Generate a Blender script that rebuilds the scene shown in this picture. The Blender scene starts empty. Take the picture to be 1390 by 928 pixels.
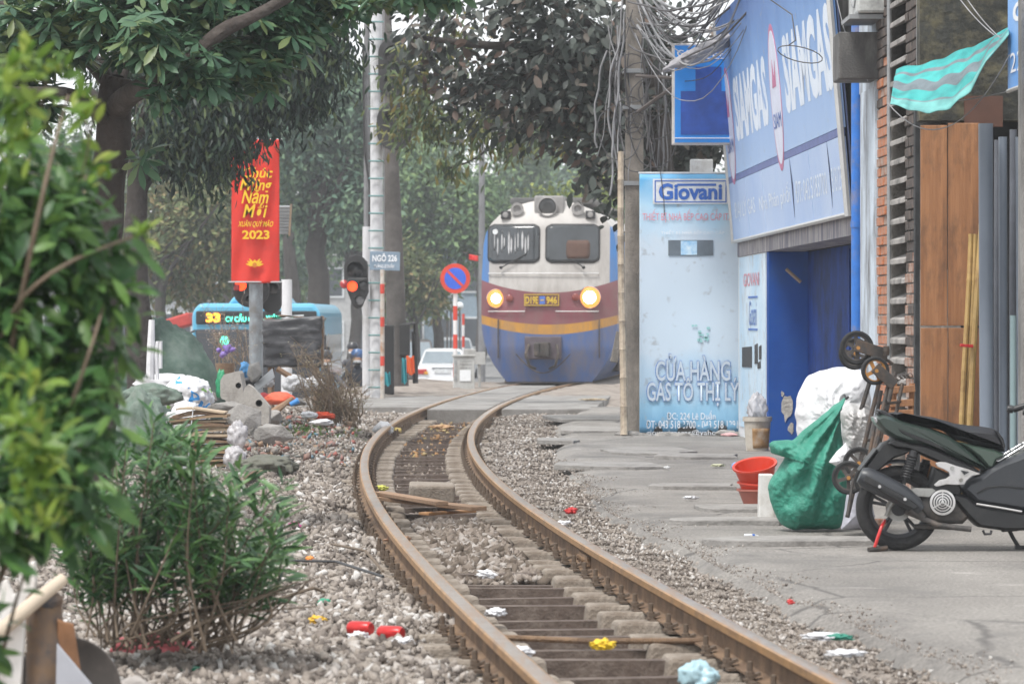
import bpy, bmesh, math, random
import numpy as np
from mathutils import Vector, Matrix, Euler, noise
R = math.radians
random.seed(7); rng = np.random.default_rng(7)
SC = bpy.context.scene
COL = SC.collection

# ------------------------------------------------------------------ camera
F, CX, YH, H = 5000.0, 695.0, 431.0, 1.35          # focal length and horizon of the photograph (1390 px wide), eye height in metres
cam_d = bpy.data.cameras.new('camera'); cam = bpy.data.objects.new('camera', cam_d); COL.objects.link(cam)
cam.location = (0, 0, H); cam.rotation_euler = (R(90), 0, 0)
cam_d.sensor_width = 36; cam_d.lens = 36*F/1390
cam_d.shift_y = -(464-YH)/1390
cam_d.clip_start = 0.5; cam_d.clip_end = 3000
cam_d.dof.use_dof = True; cam_d.dof.focus_distance = 29; cam_d.dof.aperture_fstop = 7
SC.camera = cam

# ------------------------------------------------------------------ sky and sun (bright overcast)
w = bpy.data.worlds.new('World'); SC.world = w; w.use_nodes = True
nt = w.node_tree; nt.nodes.clear()
sky = nt.nodes.new('ShaderNodeTexSky'); sky.sky_type = 'NISHITA'; sky.sun_disc = False
SUN_EL, SUN_AZ = R(62), R(215)
sky.sun_elevation = SUN_EL; sky.sun_rotation = SUN_AZ; sky.dust_density = 1; sky.air_density = 1.0; sky.ozone_density = 1
hs = nt.nodes.new('ShaderNodeHueSaturation'); hs.inputs['Saturation'].default_value = 0.12
bg = nt.nodes.new('ShaderNodeBackground'); bg.inputs['Strength'].default_value = 0.105
wo = nt.nodes.new('ShaderNodeOutputWorld')
nt.links.new(sky.outputs[0], hs.inputs['Color']); mxw = nt.nodes.new('ShaderNodeMixRGB'); mxw.inputs[0].default_value = .75; mxw.inputs[2].default_value = (5.2, 5.35, 5.5, 1)      # even cloud deck
nt.links.new(hs.outputs[0], mxw.inputs[1]); nt.links.new(mxw.outputs[0], bg.inputs[0]); nt.links.new(bg.outputs[0], wo.inputs[0])
sd = bpy.data.lights.new('sun', 'SUN'); sd.energy = 1.5; sd.angle = R(16); sd.color = (1, .97, .92)
so = bpy.data.objects.new('sun', sd); COL.objects.link(so)
_d = Vector((math.sin(SUN_AZ)*math.cos(SUN_EL), math.cos(SUN_AZ)*math.cos(SUN_EL), math.sin(SUN_EL)))
so.rotation_euler = _d.to_track_quat('Z', 'Y').to_euler()
SC.view_settings.view_transform = 'Standard'; SC.view_settings.look = 'None'; SC.view_settings.gamma = 1
SC.view_settings.exposure = 1.3
SC.cycles.volume_bounces = 0; SC.cycles.max_bounces = 6; SC.cycles.transparent_max_bounces = 8
SC.cycles.use_denoising = True

# ------------------------------------------------------------------ helpers
def P(px, py, Z): return Vector(((px-CX)/F*Z, Z, H-(py-YH)/F*Z))
def G(px, py, z=0.0):
    Z = (H-z)*F/(py-YH); return Vector(((px-CX)/F*Z, Z, z))
MATS = {}
def mat(name, c, rough=.65, metal=0.0, var=.18, scale=6.0, bump=0.0, bscale=60.0, dirt=None, emit=None, alpha=1.0, c2=None, spec=.5, stretch=None, coat=0.0):
    """procedural material in object space; dirt = (colour, cover 0..1, scale[, stretch])"""
    if name in MATS: return MATS[name]
    m = bpy.data.materials.new(name); m.use_nodes = True; MATS[name] = m
    N, L = m.node_tree.nodes, m.node_tree.links
    b = N['Principled BSDF']; tc = N.new('ShaderNodeTexCoord')
    src = tc.outputs['Object']
    if stretch:
        mp = N.new('ShaderNodeMapping'); mp.inputs['Scale'].default_value = stretch; L.new(src, mp.inputs[0]); src = mp.outputs[0]
    n = N.new('ShaderNodeTexNoise'); n.inputs['Scale'].default_value = scale; n.inputs['Detail'].default_value = 6; n.inputs['Roughness'].default_value = .65
    L.new(src, n.inputs['Vector'])
    r = N.new('ShaderNodeValToRGB'); L.new(n.outputs['Fac'], r.inputs[0])
    e = r.color_ramp.elements; e[0].position = .3; e[1].position = .7
    lo = [max(0, x*(1-var)) for x in c[:3]]; hi = [min(1, x*(1+var)) for x in c[:3]]
    if c2: lo, hi = list(c[:3]), list(c2[:3])
    e[0].color = (*lo, 1); e[1].color = (*hi, 1)
    out = r.outputs[0]
    if dirt:
        d = N.new('ShaderNodeTexNoise'); d.inputs['Scale'].default_value = dirt[2]; d.inputs['Detail'].default_value = 8; d.inputs['Roughness'].default_value = .7
        if len(dirt) > 3:
            mp = N.new('ShaderNodeMapping'); mp.inputs['Scale'].default_value = dirt[3]; L.new(tc.outputs['Object'], mp.inputs[0]); L.new(mp.outputs[0], d.inputs['Vector'])
        else: L.new(tc.outputs['Object'], d.inputs['Vector'])
        r2 = N.new('ShaderNodeValToRGB'); L.new(d.outputs['Fac'], r2.inputs[0])
        t = .72-.4*dirt[1]; r2.color_ramp.elements[0].position = t-.1; r2.color_ramp.elements[1].position = t+.12
        mx = N.new('ShaderNodeMixRGB'); L.new(r2.outputs[0], mx.inputs[0]); L.new(out, mx.inputs[1]); mx.inputs[2].default_value = (*dirt[0], 1)
        out = mx.outputs[0]
    L.new(out, b.inputs['Base Color'])
    b.inputs['Roughness'].default_value = rough; b.inputs['Metallic'].default_value = metal
    b.inputs['Specular IOR Level'].default_value = spec
    if coat: b.inputs['Coat Weight'].default_value = coat; b.inputs['Coat Roughness'].default_value = .08
    if bump:
        bn = N.new('ShaderNodeTexNoise'); bn.inputs['Scale'].default_value = bscale; bn.inputs['Detail'].default_value = 5; L.new(src, bn.inputs['Vector'])
        bp = N.new('ShaderNodeBump'); bp.inputs['Strength'].default_value = bump; bp.inputs['Distance'].default_value = .02; L.new(bn.outputs['Fac'], bp.inputs['Height']); L.new(bp.outputs[0], b.inputs['Normal'])
    if emit: b.inputs['Emission Color'].default_value = (*emit[0], 1); b.inputs['Emission Strength'].default_value = emit[1]
    if alpha < 1: b.inputs['Alpha'].default_value = alpha
    return m
def island_mat(name, cols, rough=.6, trans=.0, nscale=.8, bump=0, spec=.3, poswarp=.35, objrand=False):
    """colour picked per loose piece (leaf, stone, scrap), shifted by a slow noise"""
    if name in MATS: return MATS[name]
    m = bpy.data.materials.new(name); m.use_nodes = True; MATS[name] = m
    N, L = m.node_tree.nodes, m.node_tree.links; b = N['Principled BSDF']
    g = N.new('ShaderNodeNewGeometry'); tc = N.new('ShaderNodeTexCoord'); n = N.new('ShaderNodeTexNoise')
    n.inputs['Scale'].default_value = nscale; n.inputs['Detail'].default_value = 3; L.new(tc.outputs['Object'], n.inputs['Vector'])
    a = N.new('ShaderNodeMath'); a.operation = 'MULTIPLY_ADD'; L.new(n.outputs['Fac'], a.inputs[0]); a.inputs[1].default_value = poswarp*2; a.inputs[2].default_value = -poswarp
    s = N.new('ShaderNodeMath'); s.operation = 'ADD'; s.use_clamp = True; oi = N.new('ShaderNodeObjectInfo'); L.new(oi.outputs['Random'] if objrand else g.outputs['Random Per Island'], s.inputs[0]); L.new(a.outputs[0], s.inputs[1])
    r = N.new('ShaderNodeValToRGB'); L.new(s.outputs[0], r.inputs[0])
    els = r.color_ramp.elements
    while len(els) < len(cols): els.new(.5)
    for i, c in enumerate(cols): els[i].position = i/(len(cols)-1); els[i].color = (*c, 1)
    L.new(r.outputs[0], b.inputs['Base Color']); b.inputs['Roughness'].default_value = rough; b.inputs['Specular IOR Level'].default_value = spec
    if bump:
        bn = N.new('ShaderNodeTexNoise'); bn.inputs['Scale'].default_value = 90; L.new(tc.outputs['Object'], bn.inputs['Vector'])
        bp = N.new('ShaderNodeBump'); bp.inputs['Strength'].default_value = bump; bp.inputs['Distance'].default_value = .01; L.new(bn.outputs['Fac'], bp.inputs['Height']); L.new(bp.outputs[0], b.inputs['Normal'])
    if trans:
        t = N.new('ShaderNodeBsdfTranslucent'); mx = N.new('ShaderNodeMixShader'); mx.inputs[0].default_value = trans
        L.new(r.outputs[0], t.inputs[0]); L.new(b.outputs[0], mx.inputs[1]); L.new(t.outputs[0], mx.inputs[2]); L.new(mx.outputs[0], N['Material Output'].inputs[0])
    return m

def poff(p):
    v = Vector()
    while p is not None and not p.get('_local'): v += Vector(p.location); p = p.parent
    return v
class MB:
    """collects shapes; build() links them as one mesh object"""
    def __init__(s): s.v = []; s.f = []; s.m = []; s.mi = 0
    def add(s, vs, fs):
        o = len(s.v); s.v += [tuple(v) for v in vs]; s.f += [[i+o for i in f] for f in fs]; s.m += [s.mi]*len(fs); return s
    def box(s, c, d, rot=None, top=1.0):
        hx, hy, hz = d[0]/2, d[1]/2, d[2]/2
        vs = [Vector((x*hx*(top if z > 0 else 1), y*hy*(top if z > 0 else 1), z*hz)) for z in (-1, 1) for y in (-1, 1) for x in (-1, 1)]
        if rot is not None:
            M = rot if isinstance(rot, Matrix) else Euler(rot).to_matrix()
            vs = [M @ v for v in vs]
        c = Vector(c)
        return s.add([v+c for v in vs], [[0, 2, 3, 1], [4, 5, 7, 6], [0, 1, 5, 4], [2, 6, 7, 3], [0, 4, 6, 2], [1, 3, 7, 5]])
    def tube(s, pts, r, n=8, cap=True):
        pts = [Vector(p) for p in pts]; k = len(pts); rs = r if isinstance(r, (list, tuple)) else [r]*k
        t0 = (pts[1]-pts[0]).normalized(); up = Vector((0, 0, 1)) if abs(t0.z) < .9 else Vector((1, 0, 0))
        a = t0.cross(up).normalized(); vs = []; fs = []
        for i, p in enumerate(pts):
            t = (pts[min(i+1, k-1)]-pts[max(i-1, 0)])
            t = t.normalized() if t.length > 1e-9 else t0
            a = (a-t*a.dot(t)); a = a.normalized() if a.length > 1e-6 else t.orthogonal().normalized(); b = t.cross(a)
            for j in range(n):
                q = 2*math.pi*j/n; vs.append(p+(a*math.cos(q)+b*math.sin(q))*rs[i])
        for i in range(k-1):
            for j in range(n): fs.append([i*n+j, i*n+(j+1) % n, (i+1)*n+(j+1) % n, (i+1)*n+j])
        if cap: fs.append(list(range(n))[::-1]); fs.append([(k-1)*n+j for j in range(n)])
        return s.add(vs, fs)
    def lathe(s, prof, n=24, M=None, cap=True):
        M = M or Matrix(); vs = []; fs = []; k = len(prof)
        for r, z in prof:
            for j in range(n):
                q = 2*math.pi*j/n; vs.append(M @ Vector((r*math.cos(q), r*math.sin(q), z)))
        for i in range(k-1):
            for j in range(n): fs.append([i*n+j, i*n+(j+1) % n, (i+1)*n+(j+1) % n, (i+1)*n+j])
        if cap: fs.append(list(range(n))[::-1]); fs.append([(k-1)*n+j for j in range(n)])
        return s.add(vs, fs)
    def ring(s, prof, n=24, M=None):
        """closed profile swept round z"""
        M = M or Matrix(); k = len(prof); vs = []; fs = []
        for r, z in prof:
            for j in range(n):
                q = 2*math.pi*j/n; vs.append(M @ Vector((r*math.cos(q), r*math.sin(q), z)))
        for i in range(k):
            for j in range(n):
                i2 = (i+1) % k; fs.append([i*n+j, i*n+(j+1) % n, i2*n+(j+1) % n, i2*n+j])
        return s.add(vs, fs)
    def prism(s, out, d0, d1, M=None):
        M = M or Matrix(); n = len(out)
        vs = [M @ Vector((x, y, d0)) for x, y in out]+[M @ Vector((x, y, d1)) for x, y in out]
        fs = [list(range(n))[::-1], list(range(n, 2*n))]+[[i, (i+1) % n, n+(i+1) % n, n+i] for i in range(n)]
        return s.add(vs, fs)
    def puff(s, out, hw, ch, inset, M=None, off=0.0):
        """side outline with rounded flanks: half width hw, flank ch deep, outline shrunk by inset on the faces"""
        M = M or Matrix(); n = len(out); cx = sum(p[0] for p in out)/n; cy = sum(p[1] for p in out)/n
        def sh(k):
            r = []
            for i in range(n):
                a, b, c = Vector(out[i-1]), Vector(out[i]), Vector(out[(i+1) % n])
                e1 = (b-a).normalized(); e2 = (c-b).normalized(); nn = Vector((-(e1.y+e2.y), e1.x+e2.x))
                nn = nn.normalized() if nn.length > 1e-6 else Vector((-e1.y, e1.x))
                r.append(b+nn*k)
            return r
        area = sum(out[i-1][0]*out[i][1]-out[i][0]*out[i-1][1] for i in range(n)); sg = 1 if area > 0 else -1
        rings = [(inset, -hw), (inset*.3, -hw+ch*.4), (0, -hw+ch), (0, hw-ch), (inset*.3, hw-ch*.4), (inset, hw)]
        vs = []; fs = []
        for k, d in rings: vs += [M @ Vector((p.x, p.y, d+off)) for p in sh(k*sg)]
        for i in range(5):
            for j in range(n): fs.append([i*n+j, i*n+(j+1) % n, (i+1)*n+(j+1) % n, (i+1)*n+j])
        fs.append(list(range(n))[::-1]); fs.append([5*n+j for j in range(n)])
        return s.add(vs, fs)
    def grid(s, nu, nv, fn):
        vs = [fn(i/(nu-1), j/(nv-1)) for j in range(nv) for i in range(nu)]
        return s.add(vs, [[j*nu+i, j*nu+i+1, (j+1)*nu+i+1, (j+1)*nu+i] for j in range(nv-1) for i in range(nu-1)])
    def stone(s, c, r, seed=0, sub=1, sq=(1, 1, .75), jit=.25):
        bm = bmesh.new(); bmesh.ops.create_icosphere(bm, subdivisions=sub, radius=1)
        rd = random.Random(seed); q = Euler((rd.random()*6, rd.random()*6, rd.random()*6)).to_matrix(); c = Vector(c)
        vs = []
        for v in bm.verts:
            k = 1+rd.uniform(-jit, jit); w_ = q @ (v.co*k); vs.append(Vector((w_.x*sq[0], w_.y*sq[1], w_.z*sq[2]))*r+c)
        fs = [[v.index for v in f.verts] for f in bm.faces]; bm.free(); return s.add(vs, fs)
    def build(s, name, m, parent=None, smooth=False, bevel=0, solid=0, sub=0, loc=None, kind=None, auto=True):
        me = bpy.data.meshes.new(name); me.from_pydata(s.v, [], s.f)
        for x in (m if isinstance(m, (list, tuple)) else [m]): me.materials.append(x)
        if s.m and max(s.m): me.polygons.foreach_set('material_index', s.m)
        bm = bmesh.new(); bm.from_mesh(me); bmesh.ops.recalc_face_normals(bm, faces=bm.faces); bm.to_mesh(me); bm.free()
        o = bpy.data.objects.new(name, me); COL.objects.link(o)
        if loc is not None:
            l = Vector(loc); me.transform(Matrix.Translation(-l)); o.location = l
        if parent: o.parent = parent; o.location = Vector(o.location)-poff(parent)
        if smooth: me.polygons.foreach_set('use_smooth', [True]*len(me.polygons))
        if smooth and auto:
            try: me.set_sharp_from_angle(angle=R(40))
            except Exception: pass
        if solid: md = o.modifiers.new('solid', 'SOLIDIFY'); md.thickness = solid; md.offset = 0
        if bevel: md = o.modifiers.new('bevel', 'BEVEL'); md.width = bevel; md.segments = 2; md.limit_method = 'ANGLE'; md.angle_limit = R(35)
        if sub: md = o.modifiers.new('sub', 'SUBSURF'); md.levels = sub; md.render_levels = sub
        if kind: o['kind'] = kind
        return o
def tag(o, label=None, cat=None, group=None, kind=None):
    if label: o['label'] = label
    if cat: o['category'] = cat
    if group: o['group'] = group
    if kind: o['kind'] = kind
    return o
def thing(name, label, cat, loc=(0, 0, 0), rz=0, group=None, local=False):
    """an Empty at the thing's base. local=True: children are modelled round the origin; else in world coordinates"""
    o = bpy.data.objects.new(name, None); COL.objects.link(o); o.empty_display_size = .1
    o.location = loc; o.rotation_euler = (0, 0, rz)
    if local: o['_local'] = 1
    return tag(o, label, cat, group)
def copy_tree(o, parent=None):
    c = o.copy(); COL.objects.link(c)
    if parent: c.parent = parent
    for ch in list(o.children): copy_tree(ch, c)
    return c
def mesh_np(name, V, T, m, parent=None, smooth=False, kind=None):
    me = bpy.data.meshes.new(name); n = len(V); k = len(T)
    me.vertices.add(n); me.vertices.foreach_set('co', np.asarray(V, dtype=np.float32).ravel())
    me.loops.add(k*3); me.loops.foreach_set('vertex_index', np.asarray(T, dtype=np.int32).ravel())
    me.polygons.add(k); me.polygons.foreach_set('loop_start', np.arange(0, k*3, 3, dtype=np.int32))
    if smooth: me.polygons.foreach_set('use_smooth', np.ones(k, dtype=bool))
    me.materials.append(m); me.update(calc_edges=True)
    o = bpy.data.objects.new(name, me); COL.objects.link(o)
    if parent:
        o.parent = parent; o.location = -poff(parent)
    if kind: o['kind'] = kind
    return o
def inst(tv, tt, mats, pos):
    """copies of a triangle template: mats (N,3,3) columns = axes times scale"""
    N, k = len(pos), len(tv)
    V = np.einsum('nij,kj->nki', mats, tv)+pos[:, None, :]
    T = (np.arange(N)[:, None, None]*k+tt[None]).reshape(-1, 3)
    return V.reshape(-1, 3), T
def axes(d, n, s=None):
    d = d/np.linalg.norm(d, axis=1, keepdims=True); y = np.cross(n, d); y /= np.linalg.norm(y, axis=1, keepdims=True)+1e-9; z = np.cross(d, y)
    A = np.stack([d, y, z], axis=2)
    return A if s is None else A*s[:, None, None]
def leaf_template(w=.3, fold=.25, droop=.15, n=3, tip=.8, st=.08):
    """a leaf 1 long along x with a folded midrib and a drooping tip"""
    v = [(0, 0, 0)]; xs = [st+(1-st)*(i+.5)/(n+.3) for i in range(n)]
    for x in xs:
        q = (x-st)/(1-st); ww = w/2*math.sin(math.pi*min(1, q**tip))**.75; z = -droop*x*x
        v += [(x, -ww, z+fold*ww), (x, 0, z), (x, ww, z+fold*ww)]
    v.append((1, 0, -droop)); t = [(0, 1, 2), (0, 2, 3)]
    for i in range(n-1):
        a, b = 1+3*i, 4+3*i; t += [(a, b, a+1), (b, b+1, a+1), (a+1, b+1, a+2), (b+1, b+2, a+2)]
    e = len(v)-1; a = e-3; t += [(a, e, a+1), (a+1, e, a+2)]
    return np.array(v), np.array(t)
def rvec(n): 
    x = rng.normal(size=(n, 3)); return x/np.linalg.norm(x, axis=1, keepdims=True)
TXT = {}
def text(body, box, M, m, parent, name='lettering', ext=.002, align='fit', bold=0.0, font_sc=None):
    """letters scaled to fill box (x0,y0,x1,y1) in the plane of M (x right, y up, z towards the reader)"""
    cu = bpy.data.curves.new('t', 'FONT'); cu.body = body; cu.extrude = 0; cu.offset = bold; cu.resolution_u = 3
    to = bpy.data.objects.new('t', cu); COL.objects.link(to); bpy.context.view_layer.update()
    me = bpy.data.meshes.new_from_object(to.evaluated_get(bpy.context.evaluated_depsgraph_get()))
    bpy.data.objects.remove(to)
    n = len(me.vertices); co = np.empty(n*3, dtype=np.float32); me.vertices.foreach_get('co', co); co = co.reshape(-1, 3)
    a, b = co.min(0), co.max(0); x0, y0, x1, y1 = box
    co[:, 0] = x0+(co[:, 0]-a[0])/(b[0]-a[0])*(x1-x0); co[:, 1] = y0+(co[:, 1]-a[1])/(b[1]-a[1])*(y1-y0); co[:, 2] = ext
    me.vertices.foreach_set('co', co.ravel()); me.transform(M); me.materials.clear(); me.materials.append(m)
    me.name = name; o = bpy.data.objects.new(name, me); COL.objects.link(o); o.parent = parent; o.location = -poff(parent)
    return o
def plane_M(origin, right, up):
    r = Vector(right).normalized(); u = Vector(up); u = (u-r*u.dot(r)).normalized(); n = r.cross(u)
    return Matrix(((r.x, u.x, n.x, origin[0]), (r.y, u.y, n.y, origin[1]), (r.z, u.z, n.z, origin[2]), (0, 0, 0, 1)))
def blob(name, c, size, seed, m, parent=None, sub=4, amp=.18, fs=1.6, ridge=.12, rs=4.0, flat=.25, taper=0.0, lean=(0, 0), fn=None):
    """a sack, bag or draped heap: crumpled sphere with folds and a settled base"""
    bm = bmesh.new(); bmesh.ops.create_icosphere(bm, subdivisions=sub, radius=1); off = Vector((seed*3.1, seed*1.7, seed*.9))
    for v in bm.verts:
        p = v.co.copy(); k = 1+amp*noise.noise(p*fs+off)+amp*.4*noise.noise(p*fs*2.7+off)
        q = p*rs+off; q.z *= .45
        k += ridge*(.5-abs(noise.noise(q)))-ridge*.25 + ridge*.35*(abs(noise.noise(q*2.6))-.3)
        p *= k
        t = (p.z+1)/2; sc_ = 1-taper*max(0, t)
        p.x = p.x*sc_+lean[0]*t; p.y = p.y*sc_+lean[1]*t
        if p.z < -1+flat: p.z = -1+flat+(p.z+1-flat)*.1; p.x *= 1.04; p.y *= 1.04
        if fn: p = fn(p)
        v.co = Vector((p.x*size[0], p.y*size[1], (p.z+1-flat)*size[2]*2/(2-flat)))+Vector(c)
    me = bpy.data.meshes.new(name); bm.to_mesh(me); bm.free(); me.materials.append(m)
    me.polygons.foreach_set('use_smooth', [True]*len(me.polygons))
    o = bpy.data.objects.new(name, me); COL.objects.link(o)
    l = Vector(c); me.transform(Matrix.Translation(-l)); o.location = l
    if parent: o.parent = parent; o.location = l-poff(parent)
    return o
def sstep(a, b, x):
    t = np.clip((np.asarray(x, dtype=float)-a)/(b-a), 0, 1); return t*t*(3-2*t)
# ================================================================== TERRAIN
_ty = [4, 13.58, 18.29, 21.84, 25.1, 30.8, 35.7, 42.45, 52.3, 59.2, 69.6, 76]
_tx = [1.62, .672, .185, -.122, -.36, -.675, -.907, -.975, -.85, -.58, .22, .82]
_pc = np.polyfit(_ty, _tx, 5); _s76 = float(np.polyval(np.polyder(_pc), 74)); _x74 = float(np.polyval(_pc, 74))
def tc(y):
    y = np.asarray(y, dtype=float); return np.where(y < 74, np.polyval(_pc, np.minimum(y, 74)), _x74+_s76*(y-74))
def tcs(y): return float(np.polyval(np.polyder(_pc), min(y, 74)))
_py = [4, 10, 14.3, 15, 16, 16.8, 17.6, 18.75, 19.6, 21.8, 22.5, 26, 29.3, 36, 39.9, 48.6, 54, 60]
_px = [3.0, 2.2, 1.66, 1.58, 1.5, 1.42, 1.29, 1.23, 1.12, 1.0, .90, .62, .60, .38, .46, .56, .95, 1.0]
def pav_edge(y): return np.interp(y, _py, _px)
def gz(x, y):
    """ground height: ballast bed, low bank on the left, street lying lower beyond the crossing"""
    x = np.asarray(x, dtype=float); y = np.asarray(y, dtype=float); u = x-tc(y)
    z = -.215+.125*sstep(.60, .80, np.abs(u)+.16*np.sin(y*1.7+u)*np.sin(y*.63)+.06*np.sin(y*5.1))
    z = z+.02*sstep(-1.0, -1.8, u)+.10*sstep(-1.6, -3.2, u)*sstep(20, 30, y)
    hole = .06*np.exp(-((y-18.5)/4.5)**2)*(np.abs(u) < .34)          # ballast missing between the blocks
    z = z-hole
    z = np.where((x > pav_edge(y)+.15) & (y < 62), -.12, z)
    z = z+.10*sstep(60, 64, y)                                       # level crossing and beyond
    a = sstep(75.5, 84, y)*sstep(-1.0, -1.8, u); b = sstep(58, 68, y)*sstep(-2.6, -4.2, u)
    return z-1.1*np.maximum(a, b)
def noisez(x, y): return .012*np.sin(x*7.1+y*3.3)*np.sin(y*5.7-x*2.1)+.008*np.sin(x*19+y*13)
m_ground = mat('dusty_earth', (.27, .235, .205), rough=.95, var=.3, scale=3, bump=.8, bscale=25, dirt=((.17, .14, .12), .45, 1.2))
xs = np.unique(np.concatenate([np.linspace(-180, -14, 16), np.linspace(-14, -4, 26), np.linspace(-4, 3, 100), np.linspace(3, 14, 12), np.linspace(14, 180, 14)]))
ys = np.unique(np.concatenate([np.linspace(-8, 12, 12), np.linspace(12, 34, 150), np.linspace(34, 90, 150), np.linspace(90, 330, 30)]))
X, Y = np.meshgrid(xs, ys); Zg = gz(X, Y)+noisez(X, Y)*(Y < 75)
nx, ny = len(xs), len(ys); idx = np.arange(nx*ny).reshape(ny, nx)
q = np.stack([idx[:-1, :-1], idx[:-1, 1:], idx[1:, 1:], idx[1:, :-1]], -1).reshape(-1, 4)
ground = mesh_np('ground', np.stack([X.ravel(), Y.ravel(), Zg.ravel()], 1), np.concatenate([q[:, [0, 1, 2]], q[:, [0, 2, 3]]]), m_ground, smooth=True, kind='structure')
def gh(x, y): return float(gz(x, y))

# street surface beyond the crossing (asphalt laid 4 mm over the ground)
m_asph = mat('worn_asphalt', (.15, .15, .155), rough=.85, var=.2, scale=2, bump=.3, bscale=40, dirt=((.24, .23, .22), .4, .6))
sb = MB()
def _st(i, j):
    y = 66+j*200; x0 = -60; x1 = float(tc(y))-1.9 if y > 80 else -4.5
    x = x0+(x1-x0)*i; return Vector((x, y, gh(x, y)+.02))
sb.grid(60, 60, _st); street = sb.build('street', m_asph, kind='structure', smooth=True)

# ------------------------------------------------------------------ pavement (concrete apron on the right)
def pavement_mat():
    m = bpy.data.materials.new('worn_concrete'); m.use_nodes = True; N, L = m.node_tree.nodes, m.node_tree.links; b = N['Principled BSDF']
    tcn = N.new('ShaderNodeTexCoord')
    def nz(sc, det=6, st=None, ro=.6):
        n = N.new('ShaderNodeTexNoise'); n.inputs['Scale'].default_value = sc; n.inputs['Detail'].default_value = det; n.inputs['Roughness'].default_value = ro
        mp = N.new('ShaderNodeMapping'); mp.inputs['Scale'].default_value = st or (1, 1, 1); L.new(tcn.outputs['Object'], mp.inputs[0]); L.new(mp.outputs[0], n.inputs['Vector']); return n.outputs['Fac']
    def ramp(s, stops):
        r = N.new('ShaderNodeValToRGB'); L.new(s, r.inputs[0]); e = r.color_ramp.elements
        while len(e) < len(stops): e.new(.5)
        for k, (p, c) in enumerate(stops): e[k].position = p; e[k].color = (*c, 1)
        return r.outputs[0]
    def mixc(f, a, c, mode='MIX'):
        x = N.new('ShaderNodeMixRGB'); x.blend_type = mode
        if isinstance(f, float): x.inputs[0].default_value = f
        else: L.new(f, x.inputs[0])
        L.new(a, x.inputs[1])
        if isinstance(c, tuple): x.inputs[2].default_value = (*c, 1)
        else: L.new(c, x.inputs[2])
        return x.outputs[0]
    base = ramp(nz(.9, 8, (1, .45, 1)), [(.3, (.185, .172, .16)), (.5, (.25, .233, .215)), (.7, (.31, .29, .268))])
    fine = ramp(nz(55, 4), [(.33, (.55, .55, .55)), (.67, (1.22, 1.22, 1.22))]); base = mixc(1.0, base, fine, 'MULTIPLY')
    lite = ramp(nz(1.6, 6, (.6, 1.6, 1), .7), [(.60, (0, 0, 0)), (.68, (1, 1, 1))]); base = mixc(lite, base, (.40, .375, .35))
    dk = ramp(nz(.7, 7, (1, .8, 1), .7), [(.52, (0, 0, 0)), (.66, (1, 1, 1))]); base = mixc(dk, base, (.135, .128, .122))
    v = N.new('ShaderNodeTexVoronoi'); v.feature = 'DISTANCE_TO_EDGE'; v.inputs['Scale'].default_value = .55; v.inputs['Randomness'].default_value = 1
    wp = N.new('ShaderNodeMixRGB'); wp.inputs[0].default_value = .12; L.new(tcn.outputs['Object'], wp.inputs[1])
    wn = N.new('ShaderNodeTexNoise'); wn.inputs['Scale'].default_value = 3; wn.inputs['Detail'].default_value = 6; L.new(tcn.outputs['Object'], wn.inputs['Vector']); L.new(wn.outputs['Color'], wp.inputs[2]); L.new(wp.outputs[0], v.inputs['Vector'])
    cr0 = ramp(v.outputs['Distance'], [(.002, (1, 1, 1)), (.010, (0, 0, 0))]); ck = ramp(nz(.45, 3), [(.40, (0, 0, 0)), (.50, (1, 1, 1))]); cr = mixc(1.0, cr0, ck, 'MULTIPLY'); base = mixc(cr, base, (.10, .093, .088))
    L.new(base, b.inputs['Base Color']); b.inputs['Roughness'].default_value = .9
    ad = N.new('ShaderNodeMath'); ad.operation = 'MULTIPLY_ADD'; L.new(cr, ad.inputs[0]); ad.inputs[1].default_value = -1.0; L.new(nz(45, 8), ad.inputs[2])
    bp = N.new('ShaderNodeBump'); bp.inputs['Strength'].default_value = .7; bp.inputs['Distance'].default_value = .012; L.new(ad.outputs[0], bp.inputs['Height']); L.new(bp.outputs[0], b.inputs['Normal'])
    return m
m_pave = pavement_mat()
pb = MB(); PY = np.concatenate([np.linspace(4, 12, 12), np.linspace(12.2, 30, 190), np.linspace(30.3, 56, 120)])
cols = np.concatenate([np.array([0, .012, .03, .06, .1, .16, .24, .34, .46, .6]), np.linspace(.75, 1, 6)])
def _pv(y, c):
    e = float(pav_edge(y))+.05*noise.noise(Vector((0, y*2.3, 0)))+.06*noise.noise(Vector((3, y*.9, 0)))+.03*noise.noise(Vector((5, y*9, 0)))
    x = e+(8.5-e)*c
    z = -.085 if c == 0 else (-.03+.02*noise.noise(Vector((x*9, y*9, 0))) if c < .02 else 0)
    z += .009*noise.noise(Vector((x*.9, y*.7, 1)))+.006*noise.noise(Vector((x*4, y*3, 2)))
    if y > 33 and c > 0: z += .014*noise.noise(Vector((x*1.6, y*1.1, 4)))
    return (x, y, z)
pb.add([_pv(y, c) for y in PY for c in cols], [[j*len(cols)+i, j*len(cols)+i+1, (j+1)*len(cols)+i+1, (j+1)*len(cols)+i] for j in range(len(PY)-1) for i in range(len(cols)-1)])
pave = pb.build('pavement', m_pave, kind='structure', smooth=True, auto=False)
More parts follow.
